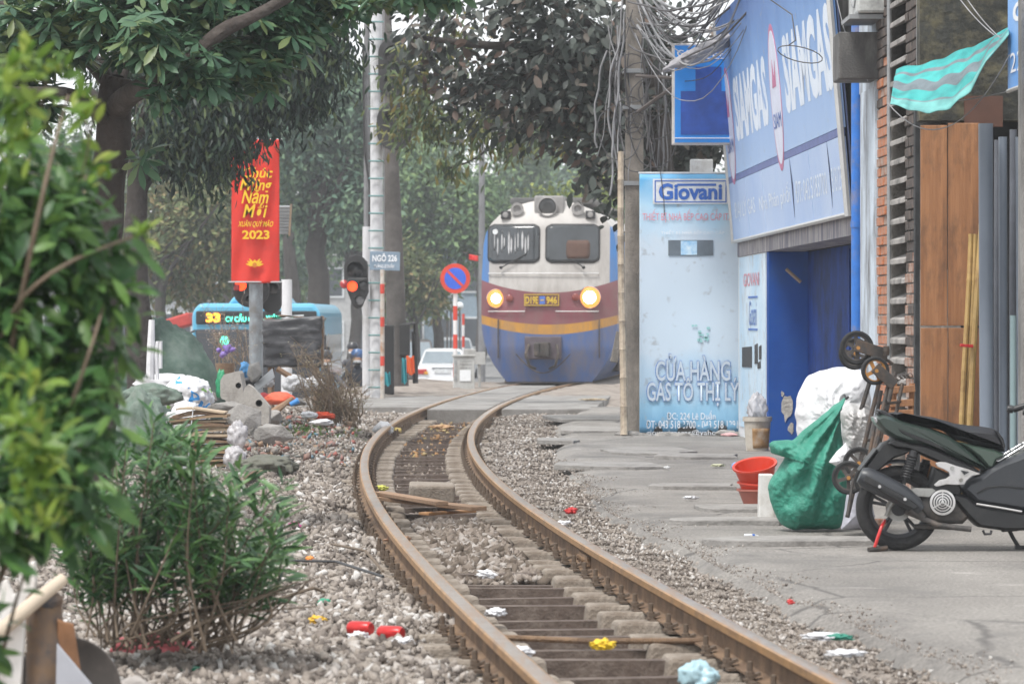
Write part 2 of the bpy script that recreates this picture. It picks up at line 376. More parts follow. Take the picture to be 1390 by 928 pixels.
# broken slabs lying on the far part of the pavement
m_slab = mat('old_slab', (.30, .285, .27), rough=.92, var=.22, scale=3, bump=.6, bscale=40, dirt=((.17, .16, .15), .45, 2))
rd = random.Random(3)
for k, (px, py, wx, wy) in enumerate([(800, 583, .9, 2.2), (880, 612, 1.0, 1.6), (760, 598, .5, 1.2), (945, 620, .9, 1.1), (835, 632, 1.1, 1.3), (1010, 690, .9, .7), (940, 660, .8, .8), (800, 567, 1.3, 2.2), (985, 708, .9, .5), (1075, 735, 1.2, .5)]):
    c = G(px, py, .012); n_ = 9; out = []
    for i in range(n_):
        a = 2*math.pi*i/n_+rd.uniform(-.25, .25); rr = rd.uniform(.72, 1.05); out.append((math.copysign(abs(math.cos(a))**.6, math.cos(a))*wx/2*rr, math.copysign(abs(math.sin(a))**.6, math.sin(a))*wy/2*rr))
    mb = MB(); mb.prism(out, -.03, .012+rd.uniform(0, .012), Matrix.Translation(c) @ Euler((rd.uniform(-.008, .008), rd.uniform(-.012, .012), 0)).to_matrix().to_4x4())
    mb.build('slab', m_slab, pave, bevel=.006, loc=c)

# ================================================================== RAILWAY TRACK
m_rust = mat('rusty_steel', (.15, .095, .06), rough=.8, metal=.25, var=.3, scale=14, bump=.5, bscale=80, dirt=((.27, .175, .105), .45, 5))
m_head = mat('worn_rail_head', (.34, .29, .25), rough=.36, metal=.75, var=.15, scale=9, dirt=((.36, .21, .11), .42, 3.0, (6, .5, 6)))
m_edge = mat('rail_head_edge', (.44, .25, .105), rough=.42, metal=.6, var=.25, scale=8, dirt=((.24, .14, .08), .4, 5, (4, .6, 4)))
m_bolt = mat('rusty_bolt', (.13, .095, .07), rough=.85, metal=.2, var=.35, scale=30, bump=.4)
m_block = mat('dusty_concrete_block', (.285, .245, .205), rough=.93, var=.22, scale=7, bump=.6, bscale=60, dirt=((.17, .135, .105), .45, 4))
m_tie = mat('brown_tie_bar', (.115, .085, .07), rough=.8, metal=.2, var=.3, scale=9, bump=.4, bscale=70, dirt=((.2, .165, .14), .3, 5))
track = thing('railway_track', 'rusty narrow gauge railway track curving away towards the train', 'railway track')
RT = .02
prof = [(-.035, 0), (-.026, .004), (.026, .004), (.035, 0), (.036, -.03), (.030, -.038), (.009, -.046), (.009, -.118), (.022, -.127), (.056, -.134), (.056, -.142), (-.056, -.142), (-.056, -.134), (-.022, -.127), (-.009, -.118), (-.009, -.046), (-.030, -.038), (-.036, -.03)]
prof = [(x*1.12, z) for x, z in prof]
def rail(side, y0, y1):
    mb = MB(); ysr = np.arange(y0, y1+.01, .4); ysr[-1] = y1; k = len(prof); vs = []; 
    for y in ysr:
        t = tcs(y); l = math.hypot(1, t); nx_, ny_ = 1/l, -t/l; x0 = float(tc(y))+side*.5325*nx_; yy = y+side*.5325*ny_
        for (u, z) in prof: vs.append((x0+nx_*u, yy+ny_*u, RT+z))
    fs = []; ms = []
    for i in range(len(ysr)-1):
        for j in range(k):
            fs.append([i*k+j, i*k+(j+1) % k, (i+1)*k+(j+1) % k, (i+1)*k+j]); ms.append(1 if j == 1 else (2 if j in (0, 2, 3, 17) else 0))
    fs.append(list(range(k))); fs.append([(len(ysr)-1)*k+j for j in range(k)]); ms += [0, 0]
    mb.add(vs, fs); mb.m = ms
    return mb.build('rail', [m_rust, m_head, m_edge], track, smooth=True)
JY = 21.55
rail(-1, 5, 88); rail(1, 5, JY-.004); rail(1, JY+.004, 88)
def at_rail(y, u, z):
    t = tcs(y); l = math.hypot(1, t); return Vector((float(tc(y))+u/l, y-u*t/l, z))
def rotz(y): return Matrix.Rotation(-math.atan(tcs(y)), 4, 'Z')
# fishplates at the joint
jb = MB()
for s in (-1, 1): jb.box(at_rail(JY, .5325+s*.024, RT-.082), (.022, .5, .06), rotz(JY).to_3x3())
for k in range(4): jb.lathe([(.017, -.05), (.017, .05)], 6, Matrix.Translation(at_rail(JY-.18+.12*k, .5325, RT-.082)) @ Matrix.Rotation(R(90), 4, 'Y'))
jb.build('fishplate', m_rust, track)
# sleepers: two concrete blocks and an angle bar; fastenings
zb = RT-.142
bm_ = MB(); w0, w1, h = .125, .095, .2; a, b = .235, .94
bm_.add([(a, -w0, -h), (b, -w0, -h), (b, w0, -h), (a, w0, -h), (a+.03, -w1, 0), (b-.03, -w1, 0), (b-.03, w1, 0), (a+.03, w1, 0)], [[0, 1, 2, 3], [4, 5, 6, 7], [0, 1, 5, 4], [1, 2, 6, 5], [2, 3, 7, 6], [3, 0, 4, 7]])
tb = MB(); tb.box((0, .0, -.075), (.62, .012, .095)); tb.box((0, .045, -.034), (.62, .09, .012))
fb = MB()
fb.box((.0, 0, .003), (.20, .15, .012)); 
for s in (-1, 1):
    fb.lathe([(.030, .009), (.030, .016), (.019, .018), (.019, .045), (.012, .047), (.012, .085), (.008, .088)], 6, Matrix.Translation((s*.088, 0, 0)))
    fb.box((s*.068, 0, .03), (.05, .05, .014), (0, s*.35, 0))
oB = bm_.build('concrete_block', m_block, bevel=.018); oT = tb.build('tie_bar', m_tie); oF = fb.build('rail_fastening', m_bolt)
protos = [oB, oT, oF]; first = [True]*3
def sub_of(k, parent, loc, rz):
    o = protos[k]
    if first[k]: first[k] = False
    else: o = o.copy(); COL.objects.link(o)
    o.parent = parent; o.location = loc; o.rotation_euler = (0, 0, rz); return o
sl_y = 11.3; rd = random.Random(11)
while sl_y < 53.6:
    o = bpy.data.objects.new('sleeper', None); COL.objects.link(o); o.parent = track; o['_local'] = 1; o.empty_display_size = .1
    o.matrix_basis = Matrix.Translation((float(tc(sl_y)), sl_y, zb-.004)) @ rotz(sl_y) @ Matrix.Rotation(rd.uniform(-.025, .025), 4, 'Z')
    sub_of(1, o, (rd.uniform(-.02, .02), 0, rd.uniform(-.022, .01)), rd.uniform(-.03, .03)).rotation_euler.y = rd.uniform(-.015, .015)
    for s_ in (0, 1):
        b_ = sub_of(0, o, (0, rd.uniform(-.02, .02), rd.uniform(-.022, .008)), math.pi*s_+rd.uniform(-.03, .03)); b_.scale = (rd.uniform(.97, 1.03), rd.uniform(.8, 1.15), 1); b_.rotation_euler.x = rd.uniform(-.05, .05)
        if sl_y < 50: sub_of(2, o, ((.5325, -.5325)[s_], 0, 0), rd.uniform(-.08, .08))
    sl_y += .6*rd.uniform(.95, 1.05)
# loose rod lying across the track, second joint bar pieces
tr = MB(); tr.tube([at_rail(16.9, -.62, -.10), at_rail(16.7, 0, -.115), at_rail(16.55, .62, -.105)], .014, 8); tag(tr.build('steel_rod', m_rust), 'long rusty steel rod lying across the sleepers between the rails', 'rod')
tr = MB(); tr.tube([at_rail(14.15, -.30, -.10), at_rail(14.2, .05, -.105), at_rail(14.3, .42, -.10)], .016, 8); tag(tr.build('iron_bar', m_rust), 'short rusty iron bar lying beside the pale blue bag between the rails', 'bar')
# planks and a concrete lump lying between the rails
m_plank = mat('weathered_plank', (.30, .19, .12), rough=.85, var=.3, scale=5, stretch=(2, 14, 14), bump=.4, bscale=40)
def plank(px0, py0, px1, py1, wd, th, z, name, label, cat, m, group=None):
    a, b = G(px0, py0, z), G(px1, py1, z); mb = MB(); d = b-a; an = math.atan2(d.y, d.x)
    mb.box((a+b)/2, (d.length, wd, th), Matrix.Rotation(an, 3, 'Z') @ Matrix.Rotation(.02, 3, 'X')); return tag(mb.build(name, m, bevel=.004, loc=(a+b)/2), label, cat, group)
plank(520, 676, 650, 690, .13, .03, -.04, 'wooden_plank', 'lower weathered board lying between the rails', 'plank', m_plank)
plank(515, 669, 600, 683, .10, .03, -.008, 'wooden_plank', 'upper thin board laid over another board between the rails', 'plank', m_plank)
plank(575, 697, 640, 693, .10, .02, -.09, 'wooden_plank', 'short orange brown board under the boards between the rails', 'plank', mat('orange_board', (.42, .22, .1), var=.25, scale=8))
c = G(586, 668, -.03); mb = MB(); mb.box(c, (.36, .22, .14), (0.12, .03, .05)); tag(mb.build('concrete_lump', m_block, bevel=.02, loc=c), 'loose grey concrete block lying between the rails beyond the boards', 'concrete block')

# level crossing panels
m_panel = mat('crossing_concrete', (.27, .26, .25), rough=.9, var=.25, scale=2.5, bump=.5, bscale=40, dirt=((.15, .14, .13), .5, 1.4))
lc = thing('level_crossing', 'worn concrete level crossing panels between and beside the rails', 'level crossing')
def lpanel(y0, y1, u0, u1, z0, z1, n=1):
    for k in range(n):
        ya = y0+(y1-y0)*k/n+.02; yb = y0+(y1-y0)*(k+1)/n-.02; mb = MB(); vs = []
        for y in (ya, (ya+yb)/2, yb):
            for u in (u0, u1): p = at_rail(y, u, 0); vs += [(p.x, p.y, z1+.004*k), (p.x, p.y, z0)]
        mb.add(vs, [[0, 2, 6, 4], [4, 6, 10, 8], [1, 3, 7, 5], [5, 7, 11, 9], [0, 1, 3, 2], [8, 9, 11, 10], [0, 1, 5, 4], [4, 5, 9, 8], [2, 3, 7, 6], [6, 7, 11, 10]])
        mb.build('panel', m_panel, lc, bevel=.012)
lpanel(53.8, 72, -.44, .44, -.2, .01, 5)
lpanel(55.6, 64, -3.0, -.62, -.25, .0, 2)
lpanel(54.5, 64, .62, 2.0, -.25, -.002, 3)
mb = MB(); mb.grid(24, 20, lambda i, j: Vector((float(tc(63.6+j*12))-4.2+i*16, 63.6+j*12, .006+.012*noise.noise(Vector((i*16, j*9, 0)))-(.0 if i > .1 else .0))))
# ground on the far side of the crossing
cr_ = MB()
def _cr(i, j):
    y = 63.9+j*13; u = (-.66-i*1.35); p = at_rail(y, u, 0); return Vector((p.x, p.y, .004+.02*noise.noise(p*1.3)-(.12 if j < .01 or i > .99 else 0)))
cr_.grid(14, 20, _cr); cr_.build('path', mat('packed_dirt_path', (.27, .25, .23), rough=.95, var=.25, scale=1.5, bump=.5, dirt=((.25, .17, .1), .4, 1.0)), kind='structure', smooth=True)
cr2 = MB()
def _cr2(i, j):
    y = 63.9+j*24; u = (.66+i*5); p = at_rail(y, u, 0); return Vector((p.x, p.y, .0+.02*noise.noise(p*1.3)))
cr2.grid(14, 20, _cr2); cr2.build('path', m_ground, kind='structure', smooth=True)

# ================================================================== BALLAST (stuff: crushed stone)
IV = np.array([(x, y, z) for z in (-.62, .62) for y in (-.62, .62) for x in (-.62, .62)])*np.array([1.1, 1, .95])
IT = np.array([(0, 2, 3), (0, 3, 1), (4, 5, 7), (4, 7, 6), (0, 1, 5), (0, 5, 4), (2, 6, 7), (2, 7, 3), (0, 4, 6), (0, 6, 2), (1, 3, 7), (1, 7, 5)])
OV = np.array([(1, 0, 0), (-1, 0, 0), (0, 1, 0), (0, -1, 0), (0, 0, 1), (0, 0, -1)], float); OT = np.array([(0, 2, 4), (2, 1, 4), (1, 3, 4), (3, 0, 4), (2, 0, 5), (1, 2, 5), (3, 1, 5), (0, 3, 5)])
def stones(x, y, rad, tv, tt, zoff=0.0, jit=.42):
    n = len(x); z = gz(x, y)+noisez(x, y)
    q = rvec(n); A = axes(q, rvec(n)); sc_ = rad[:, None]*np.stack([rng.uniform(.8, 1.5, n), rng.uniform(.6, 1.05, n), rng.uniform(.35, .75, n)], 1)
    A = A*sc_[:, None, :]
    V = np.einsum('nij,nkj->nki', A, tv[None]*(1+rng.uniform(-jit, jit, (n, len(tv), 1))))+np.stack([x, y, z+rad*.35+zoff], 1)[:, None, :]
    T = (np.arange(n)[:, None, None]*len(tv)+tt[None]).reshape(-1, 3); return V.reshape(-1, 3), T
def scatter(n, y0, y1, ulo, uhi, keep):
    y = y0+(y1-y0)*rng.random(n); lo = np.maximum(ulo(y), -.139*y-.5-tc(y)); u = lo+(uhi(y)-lo)*rng.random(n); x = u+tc(y)
    k = keep(u, y); return x[k], y[k]
VV = []; TT = []; o_ = 0
def put(V, T):
    global o_
    VV.append(V); TT.append(T+o_); o_ += len(V)
L0 = lambda y: np.full_like(y, -3.6)
for (n, y0, y1, r0, r1, tv, tt) in [(36000, 13, 20, .005, .032, IV, IT), (28000, 20, 30, .007, .036, IV, IT), (26000, 30, 55, .012, .042, OV, OT)]:
    x, y = scatter(n, y0, y1, L0, lambda y: np.full_like(y, -.50), lambda u, y: rng.random(len(u)) < 1)
    put(*stones(x, y, r0+(r1-r0)*rng.random(len(x))**3.2, tv, tt))
mesh_out = (VV, TT); VV = []; TT = []; o_ = 0
for (n, y0, y1, r0, r1, tv, tt) in [(7000, 13, 22, .012, .028, IV, IT), (5200, 22, 30, .014, .036, IV, IT), (9000, 30, 53.5, .016, .04, OV, OT)]:
    x, y = scatter(n, y0, y1, lambda y: np.full_like(y, -.52), lambda y: np.full_like(y, .52), lambda u, y: rng.random(len(u)) < np.where((y > 21) & (y < 26.5), 1, np.where(y < 21, .6, .7)+.35*(np.sin(y*1.9) > .2)*(np.abs(u) < .3)))
    put(*stones(x, y, r0+(r1-r0)*rng.random(len(x))**2, tv, tt, 0))
x, y = scatter(2600, 21.2, 26.8, lambda y: np.full_like(y, -.26), lambda y: np.full_like(y, .26), lambda u, y: u < 9); put(*stones(x, y, .02+.025*rng.random(len(x)), IV, IT, .06))
m_stone2 = island_mat('rust_stained_stone', [(.085, .066, .052), (.14, .112, .09), (.19, .157, .13), (.235, .195, .165), (.29, .25, .22), (.40, .37, .345)], rough=.92, nscale=1.2, bump=.5, spec=.2, poswarp=.3)
mesh_np('ballast', np.concatenate(VV), np.concatenate(TT), m_stone2, kind='stuff'); VV, TT = mesh_out; o_ = sum(len(v) for v in VV)
for (n, y0, y1, r0, r1, tv, tt) in [(13000, 13, 22, .004, .017, OV, OT), (13000, 22, 34, .005, .022, OV, OT), (11000, 34, 54, .008, .028, OV, OT)]:
    x, y = scatter(n, y0, y1, lambda y: np.full_like(y, .50), lambda y: pav_edge(y)-tc(y)+.12, lambda u, y: u > 0)
    put(*stones(x, y, r0+(r1-r0)*rng.random(len(x))**2.5, tv, tt, .01))
m_stone = island_mat('crushed_stone', [(.11, .093, .082), (.19, .163, .144), (.25, .215, .188), (.29, .252, .22), (.33, .29, .255), (.38, .34, .31), (.55, .53, .51)], rough=.92, nscale=.9, bump=.5, spec=.2, poswarp=.3)
mesh_np('ballast', np.concatenate(VV), np.concatenate(TT), m_stone, kind='stuff')
# crumbs spilled on the pavement edge
VV = []; TT = []; o_ = 0
y = 13+22*rng.random(5000); x = pav_edge(y)+np.abs(rng.normal(0, .10, 5000))*(1+.8*np.sin(y*2.7)); r_ = .002+.007*rng.random(5000)**3
V, T = stones(x, y, r_, OV, OT); V = V.reshape(-1, 6, 3); V[:, :, 2] += (.004+.0*x-(gz(x, y)+noisez(x, y)))[:, None]
mesh_np('gravel', V.reshape(-1, 3), T, m_stone, kind='stuff')
# ================================================================== RIGHT SIDE: SHOPS
def fx(Z): return 2.6+.025*(42-Z)                   # the row of shop fronts
def FP(px, py):                                      # a point of the shop-front plane seen at a pixel
    Z = (3.65*F)/((px-CX)+.025*F); return Vector((fx(Z), Z, H-(py-YH)/F*Z))
m_render = mat('stained_render', (.30, .29, .28), rough=.9, var=.3, scale=2, bump=.4, dirt=((.09, .09, .09), .6, 1.2, (1, 1, .3)))
m_lintel = mat('stained_lintel', (.38, .36, .36), rough=.9, var=.3, scale=3, bump=.3, dirt=((.14, .14, .19), .5, 2.2, (3, 3, .5)))
m_blue = mat('blue_door_paint', (.006, .046, .25), rough=.75, spec=.2, var=.3, scale=1.5, dirt=((.006, .018, .07), .5, 1.1), bump=.1)
m_bluejamb = mat('blue_jamb_paint', (.010, .075, .33), rough=.75, spec=.2, var=.2, scale=2, dirt=((.02, .07, .22), .4, 2))
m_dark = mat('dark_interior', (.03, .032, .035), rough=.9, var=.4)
m_white = mat('white_paint', (.72, .74, .76), rough=.7, var=.06, scale=4, dirt=((.45, .44, .42), .3, 3))
m_galv = mat('grey_metal', (.33, .34, .35), rough=.5, metal=.5, var=.15, scale=6)
m_blk = mat('black_plastic', (.02, .02, .022), rough=.45, var=.2)
gas = thing('gas_shop', 'long gas shop front with a recessed blue door under the slanted sign', 'building', (3.0, 36, 0))
n_r = Vector((1, .025, 0)).normalized()            # out of the wall, away from the street
def wallbox(mb, Z0, Z1, z0, z1, depth, off=0.0):
    vs = []
    for Z in (Z0, Z1):
        for d in (off, off+depth):
            for z in (z0, z1): vs.append((fx(Z)+d, Z, z))
    mb.add(vs, [[0, 1, 3, 2], [4, 6, 7, 5], [0, 4, 5, 1], [2, 3, 7, 6], [0, 2, 6, 4], [1, 5, 7, 3]]); return mb
def wb(name, m, Z0, Z1, z0, z1, depth, off, parent, **k): return wallbox(MB(), Z0, Z1, z0, z1, depth, off).build(name, m, parent, **k)
wb('pier', m_white, 38.83, 42.2, 0, 2.04, .4, 0, gas)
wb('lintel', m_lintel, 30.75, 42.2, 2.043, 2.24, .4, -.012, gas)
wb('upper_wall', m_render, 30.75, 42.2, 2.243, 5.2, .4, .02, gas)
wb('jamb', m_bluejamb, 38.6, 38.825, .0, 2.04, .42, .004, gas)
wb('pier', m_bluejamb, 30.75, 31.02, 0, 2.04, .4, 0, gas)
wb('rear_wall', m_dark, 30.75, 42.2, 0, 2.24, .1, .50, gas)
dr = wb('door', m_blue, 31.05, 34.7, .03, 2.035, .05, .42, gas)
dr2 = wb('door', m_blue, 34.73, 38.59, .03, 2.035, .05, .415, gas)
for d, (a, b) in ((dr, (31.05, 34.7)), (dr2, (34.73, 38.59))):
    wb('rib', m_blue, a+.02, a+.12, .05, 2.0, .012, .4, d)
hb = MB(); p = Vector((fx(32.2)+.39, 32.2, 1.5)); hb.lathe([(.02, 0), (.025, .03), (0, .035)], 12, Matrix.Translation(p) @ Matrix.Rotation(R(-90), 4, 'Y')); hb.build('knob', m_galv, dr)
# peeled plaster patches on the jamb
m_peel = mat('bare_plaster', (.45, .42, .38), rough=.95, var=.3, scale=12, bump=.8, bscale=40)
rd = random.Random(5)
for (px, py, wx, wz) in [(1068, 554, .065, .14), (1074, 582, .035, .06), (1062, 534, .02, .03)]:
    out = [(math.cos(a)*wx*rd.uniform(.6, 1.2), math.sin(a)*wz*rd.uniform(.6, 1.2)) for a in [2*math.pi*i/13 for i in range(13)]]
    p = P(px, py, 38.59); mb = MB(); mb.prism(out, 0, .006, plane_M((p.x, 38.595, p.z), (1, 0, 0), (0, 0, 1))); mb.build('peeled_patch', m_peel, gas)
# small brown stick hung in the doorway
mb = MB(); mb.tube([P(1067, 365, 38.4), P(1087, 383, 38.4)], .018, 8); tag(mb.build('wooden_stick', mat('pale_wood', (.32, .24, .17))), 'short pale stick hanging slanted inside the blue doorway', 'stick')

# ---------- poster strip on the pier
def facade_M(Z, z, off=-.004): return plane_M((fx(Z)+off, Z, z), (.025, -1, 0), (0, 0, 1))
m_pblue = mat('poster_light_blue', (.42, .62, .80), rough=.5, c2=(.70, .80, .88), scale=.8, dirt=((.40, .38, .36), .22, 4))
m_txtblue = mat('print_blue', (.03, .13, .48), rough=.5, var=.1); m_txtred = mat('print_faded_red', (.72, .26, .32), rough=.6, var=.15, scale=30)
m_txtwhite = mat('print_white', (.78, .80, .84), rough=.5, var=.05); m_txtgrey = mat('print_grey', (.10, .11, .12), rough=.6)
m_pale = mat('print_faded_blue', (.35, .52, .72), rough=.6, var=.1)
ps = thing('wall_poster', 'narrow torn blue and white kitchen poster on the pier beside the door', 'poster', (fx(40.4), 40.4, .1))
m_paper = mat('torn_black_backing', (.035, .035, .04), rough=.8)
wallbox(MB(), 38.86, 42.0, .12, 2.03, .006, -.0085).build('sheet', m_pblue, ps)
M_ = facade_M(42.0, 0, -.012)
def fz(py, Z): return H-(py-YH)/F*Z
text('GIOVANI', (.6, fz(388, 40.3), 2.5, fz(370, 40.3)), M_, m_txtred, ps, 'faded_lettering')
text('Giovani', (1.3, fz(442, 40), 2.2, fz(408, 40)), M_, m_txtblue, ps)
mb = MB()
for z in (fz(447, 40), fz(403, 40)): mb.box((1.75, z, .002), (1.1, .02, .002))
mb.v = [tuple(M_ @ Vector(v)) for v in mb.v]; mb.build('rule', m_txtblue, ps)
for (a, b, y0, y1) in [(1009, 1022, 470, 498), (1026, 1030, 466, 494), (1032, 1035, 468, 488), (1030, 1034, 490, 500)]:
    p0, p1 = FP(a, y1), FP(b, y0); mb = MB(); mb.add([(p0.x-.014, p0.y, p0.z), (p1.x-.014, p1.y, p0.z+.01), (p1.x-.014, p1.y, p1.z), (p0.x-.014, p0.y, p1.z-.02)], [[0, 1, 2, 3]]); mb.build('torn_patch', m_paper, ps, solid=.003)

def print_mat(name, stops, axis=2, z0=0.0, z1=1.0, noise_amt=.12):
    m = bpy.data.materials.new(name); m.use_nodes = True; N, L = m.node_tree.nodes, m.node_tree.links; b = N['Principled BSDF']; b.inputs['Roughness'].default_value = .45
    t = N.new('ShaderNodeTexCoord'); sp = N.new('ShaderNodeSeparateXYZ'); L.new(t.outputs['Object'], sp.inputs[0])
    mr = N.new('ShaderNodeMapRange'); mr.inputs[1].default_value = z0; mr.inputs[2].default_value = z1; L.new(sp.outputs[axis], mr.inputs[0])
    n = N.new('ShaderNodeTexNoise'); n.inputs['Scale'].default_value = 2.2; n.inputs['Detail'].default_value = 5; L.new(t.outputs['Object'], n.inputs['Vector'])
    a = N.new('ShaderNodeMath'); a.operation = 'MULTIPLY_ADD'; L.new(n.outputs['Fac'], a.inputs[0]); a.inputs[1].default_value = noise_amt*2; a.inputs[2].default_value = -noise_amt
    s = N.new('ShaderNodeMath'); L.new(mr.outputs[0], s.inputs[0]); L.new(a.outputs[0], s.inputs[1])
    r = N.new('ShaderNodeValToRGB'); L.new(s.outputs[0], r.inputs[0]); e = r.color_ramp.elements
    while len(e) < len(stops): e.new(.5)
    for k, (p, c) in enumerate(stops): e[k].position = p; e[k].color = (*c, 1)
    d = N.new('ShaderNodeTexNoise'); d.inputs['Scale'].default_value = 9; d.inputs['Detail'].default_value = 8; L.new(t.outputs['Object'], d.inputs['Vector'])
    r2 = N.new('ShaderNodeValToRGB'); L.new(d.outputs['Fac'], r2.inputs[0]); r2.color_ramp.elements[0].position = .62; r2.color_ramp.elements[1].position = .8
    mx = N.new('ShaderNodeMixRGB'); L.new(r2.outputs[0], mx.inputs[0]); L.new(r.outputs[0], mx.inputs[1]); mx.inputs[2].default_value = (.34, .36, .38, 1)
    L.new(mx.outputs[0], b.inputs['Base Color']); return m
# ---------- the big slanted sign board
sg = thing('shop_sign', 'huge faded blue gas sign board leaning out over the shop front', 'sign', (fx(36.5), 36.5, 2.22))
SZ0, SZ1 = 30.95, 42.15; lean = .085
def SB(s, z, off=0.0):                               # s metres from the far end towards the viewer; z height
    Z = SZ1-s; return Vector((fx(Z)-.06-lean*(z-2.22)-off, Z, z))
M_s = plane_M(SB(0, 2.22), (.025, -1, 0), (-lean, 0, 1))
def sz(z): return (z-2.22)*math.hypot(1, lean)
m_sign = mat('faded_sign_vinyl', (.09, .22, .56), rough=.45, c2=(.36, .53, .82), scale=.35, dirt=((.50, .62, .84), .5, .45, (1, .5, .5)))
m_sign2 = mat('faded_sign_vinyl_low', (.33, .48, .78), rough=.45, c2=(.50, .62, .84), scale=.5)
m_letter = mat('faded_white_print', (.74, .82, .93), rough=.5, var=.05, scale=3, dirt=((.42, .56, .80), .22, 1.2))
seg = [0, 2.1, 4.0, 6.9, 8.6, 10.15, 11.2]
m_seam = mat('sign_seam', (.05, .07, .15), rough=.8)
def board(s0, s1, z0, z1, th, m, name='board'):
    mb = MB(); vs = []
    for s in (s0, s1):
        for z in (z0, z1):
            for o in (0, -th): vs.append(SB(s, z, o))
    mb.add(vs, [[0, 1, 3, 2], [4, 6, 7, 5], [0, 4, 5, 1], [2, 3, 7, 6], [0, 2, 6, 4], [1, 5, 7, 3]]); return mb.build(name, m, sg)
L_ = SZ1-SZ0
m_sign = print_mat('faded_sign_gradient', [(0, (.38, .54, .82)), (.35, (.30, .47, .78)), (.62, (.15, .32, .66)), (1, (.05, .14, .42))], 2, 2.9, 4.75, .16)
for a, b in zip(seg[:-1], seg[1:]):
    board(a+.004, b-.004, 2.95, 4.75, .05, m_sign); board(a+.01, b-.02, 2.235, 2.875, .045, m_sign2)
board(.0, L_, 2.88, 2.945, .04, mat('sign_stripe', (.12, .16, .38), rough=.5))
board(0, L_, 2.2, 2.97, .03-.1, m_seam, 'backing') if False else None
mb = MB(); wallvs = []
for s in (0, L_):
    for z in (2.22, 4.74):
        for o in (-.06, -.075): wallvs.append(SB(s, z, o))
mb.add(wallvs, [[0, 1, 3, 2], [4, 6, 7, 5], [0, 4, 5, 1], [2, 3, 7, 6], [0, 2, 6, 4], [1, 5, 7, 3]]); mb.build('backing', m_seam, sg)
m_alu = mat('aluminium_trim', (.55, .55, .54), rough=.45, metal=.4, var=.1)
mb = MB(); mb.tube([SB(-.02, 2.215), SB(L_+.03, 2.215)], .022, 6); mb.build('trim', m_alu, sg)
mb = MB(); mb.tube([SB(L_+.03, 2.2), SB(L_+.03, 4.75)], .03, 6); mb.build('trim', m_alu, sg)
mb = MB(); mb.tube([SB(-.02, 2.2), SB(-.02, 4.75)], .03, 6); mb.build('trim', m_alu, sg)
# tears in the lower vinyl
for (s, w_) in ((6.95, .10), (10.18, .07)):
    mb = MB(); mb.add([SB(s-.02, 2.87, .004), SB(s+w_, 2.62, .004), SB(s+.03, 2.3, .004), SB(s+.0, 2.5, .004)], [[0, 1, 2, 3]]); mb.build('tear', m_seam, sg, solid=.002)
for (s0, s1, zz0, zz1, zt) in ((1.55, 5.3, 3.28, 3.98, .0), (7.05, 11.1, 3.28, 4.02, 0)):
    text('SIAMGAS', (s0, sz(zz0), s1, sz(zz1)), M_s, m_letter, sg, bold=.045)
m_oval = mat('oval_print', (.66, .70, .84), rough=.5, var=.08); m_ovred = mat('oval_red', (.50, .16, .30), rough=.5, var=.2)
for (sc_, zc_, rx, rz) in ((.75, 3.5, .5, .66), (6.15, 3.5, .5, .72)):
    for m_, k, o in ((m_ovred, 1.0, .003), (m_oval, .91, .005)):
        mb = MB(); mb.prism([(sc_+rx*k*math.cos(a), sz(zc_)+rz*k*math.sin(a)) for a in [2*math.pi*i/40 for i in range(40)]], o-.002, o, M_s); mb.build('emblem', m_, sg)
    mb = MB()
    mb.prism([(sc_-.22, sz(zc_)+.1), (sc_-.08, sz(zc_)+.38), (sc_+.02, sz(zc_)+.2), (sc_+.18, sz(zc_)+.36), (sc_+.16, sz(zc_)+.1)], .006, .007, M_s); mb.build('flame', m_ovred, sg)
    text('SIAM', (sc_-.36, sz(zc_)-.3, sc_+.36, sz(zc_)-.15), M_s @ Matrix.Translation((0, 0, .006)), m_txtblue, sg)
text('ĐẠI LÝ GAS', (.5, sz(2.42), 3.0, sz(2.68)), M_s, m_letter, sg); text('Nhà Phân phối', (3.5, sz(2.42), 6.7, sz(2.66)), M_s, m_letter, sg)
text('ĐT: 043.5183700', (7.25, sz(2.43), 9.9, sz(2.64)), M_s, m_letter, sg); text('5181291', (10.3, sz(2.43), 11.15, sz(2.64)), M_s, m_letter, sg)

# ---------- Giovani board facing the street
gv = thing('standing_sign', 'tall pale blue kitchen and gas shop board standing by the utility pole', 'sign', (P(935, 590, 42.4).x, 42.4, 0))
Zs = 42.4; S_ = lambda px, py: P(px, py, Zs)
m_gv = print_mat('faded_board_print', [(0, (.11, .30, .50)), (.13, (.26, .48, .66)), (.22, (.44, .59, .73)), (.32, (.55, .65, .75)), (.75, (.57, .66, .75)), (.86, (.46, .68, .84)), (.97, (.14, .44, .74))], 2, 0.0, 3.0)
x0, x1, zt = S_(868, 0).x, S_(1004, 0).x, S_(0, 236).z
# printed sheet with a torn, curling lower edge
mb = MB(); nxx, nzz = 60, 40; rd = random.Random(2)
tear = [.03+.05*max(0, noise.noise(Vector((i*.23, 0, 7))))+(.05 if 8 < i < 14 else 0)+(.06 if 22 < i < 34 else 0)+(.08 if 46 < i < 52 else 0) for i in range(nxx)]
def _gs(i, j):
    k = int(round(i*(nxx-1))); z = zt+(tear[k]-zt)*j; cur = .05*max(0, j-.9)/.1*(.5+noise.noise(Vector((i*5, 3, 0))))
    return Vector((x0+(x1-x0)*i, Zs-.012-cur*.6-.010*noise.noise(Vector((i*3, j*5, 1))), z))
mb.grid(nxx, nzz, _gs); mb.build('printed_sheet', m_gv, gv, smooth=True, solid=.003)
mb = MB()
for (a, b) in ((x0, x0+.04), (x1-.04, x1)): mb.box(((a+b)/2, Zs+.04, zt/2), (b-a, .06, zt))
for z in (zt-.02, zt*.66, zt*.33, .1): mb.box(((x0+x1)/2, Zs+.04, z), (x1-x0-.08, .05, .04))
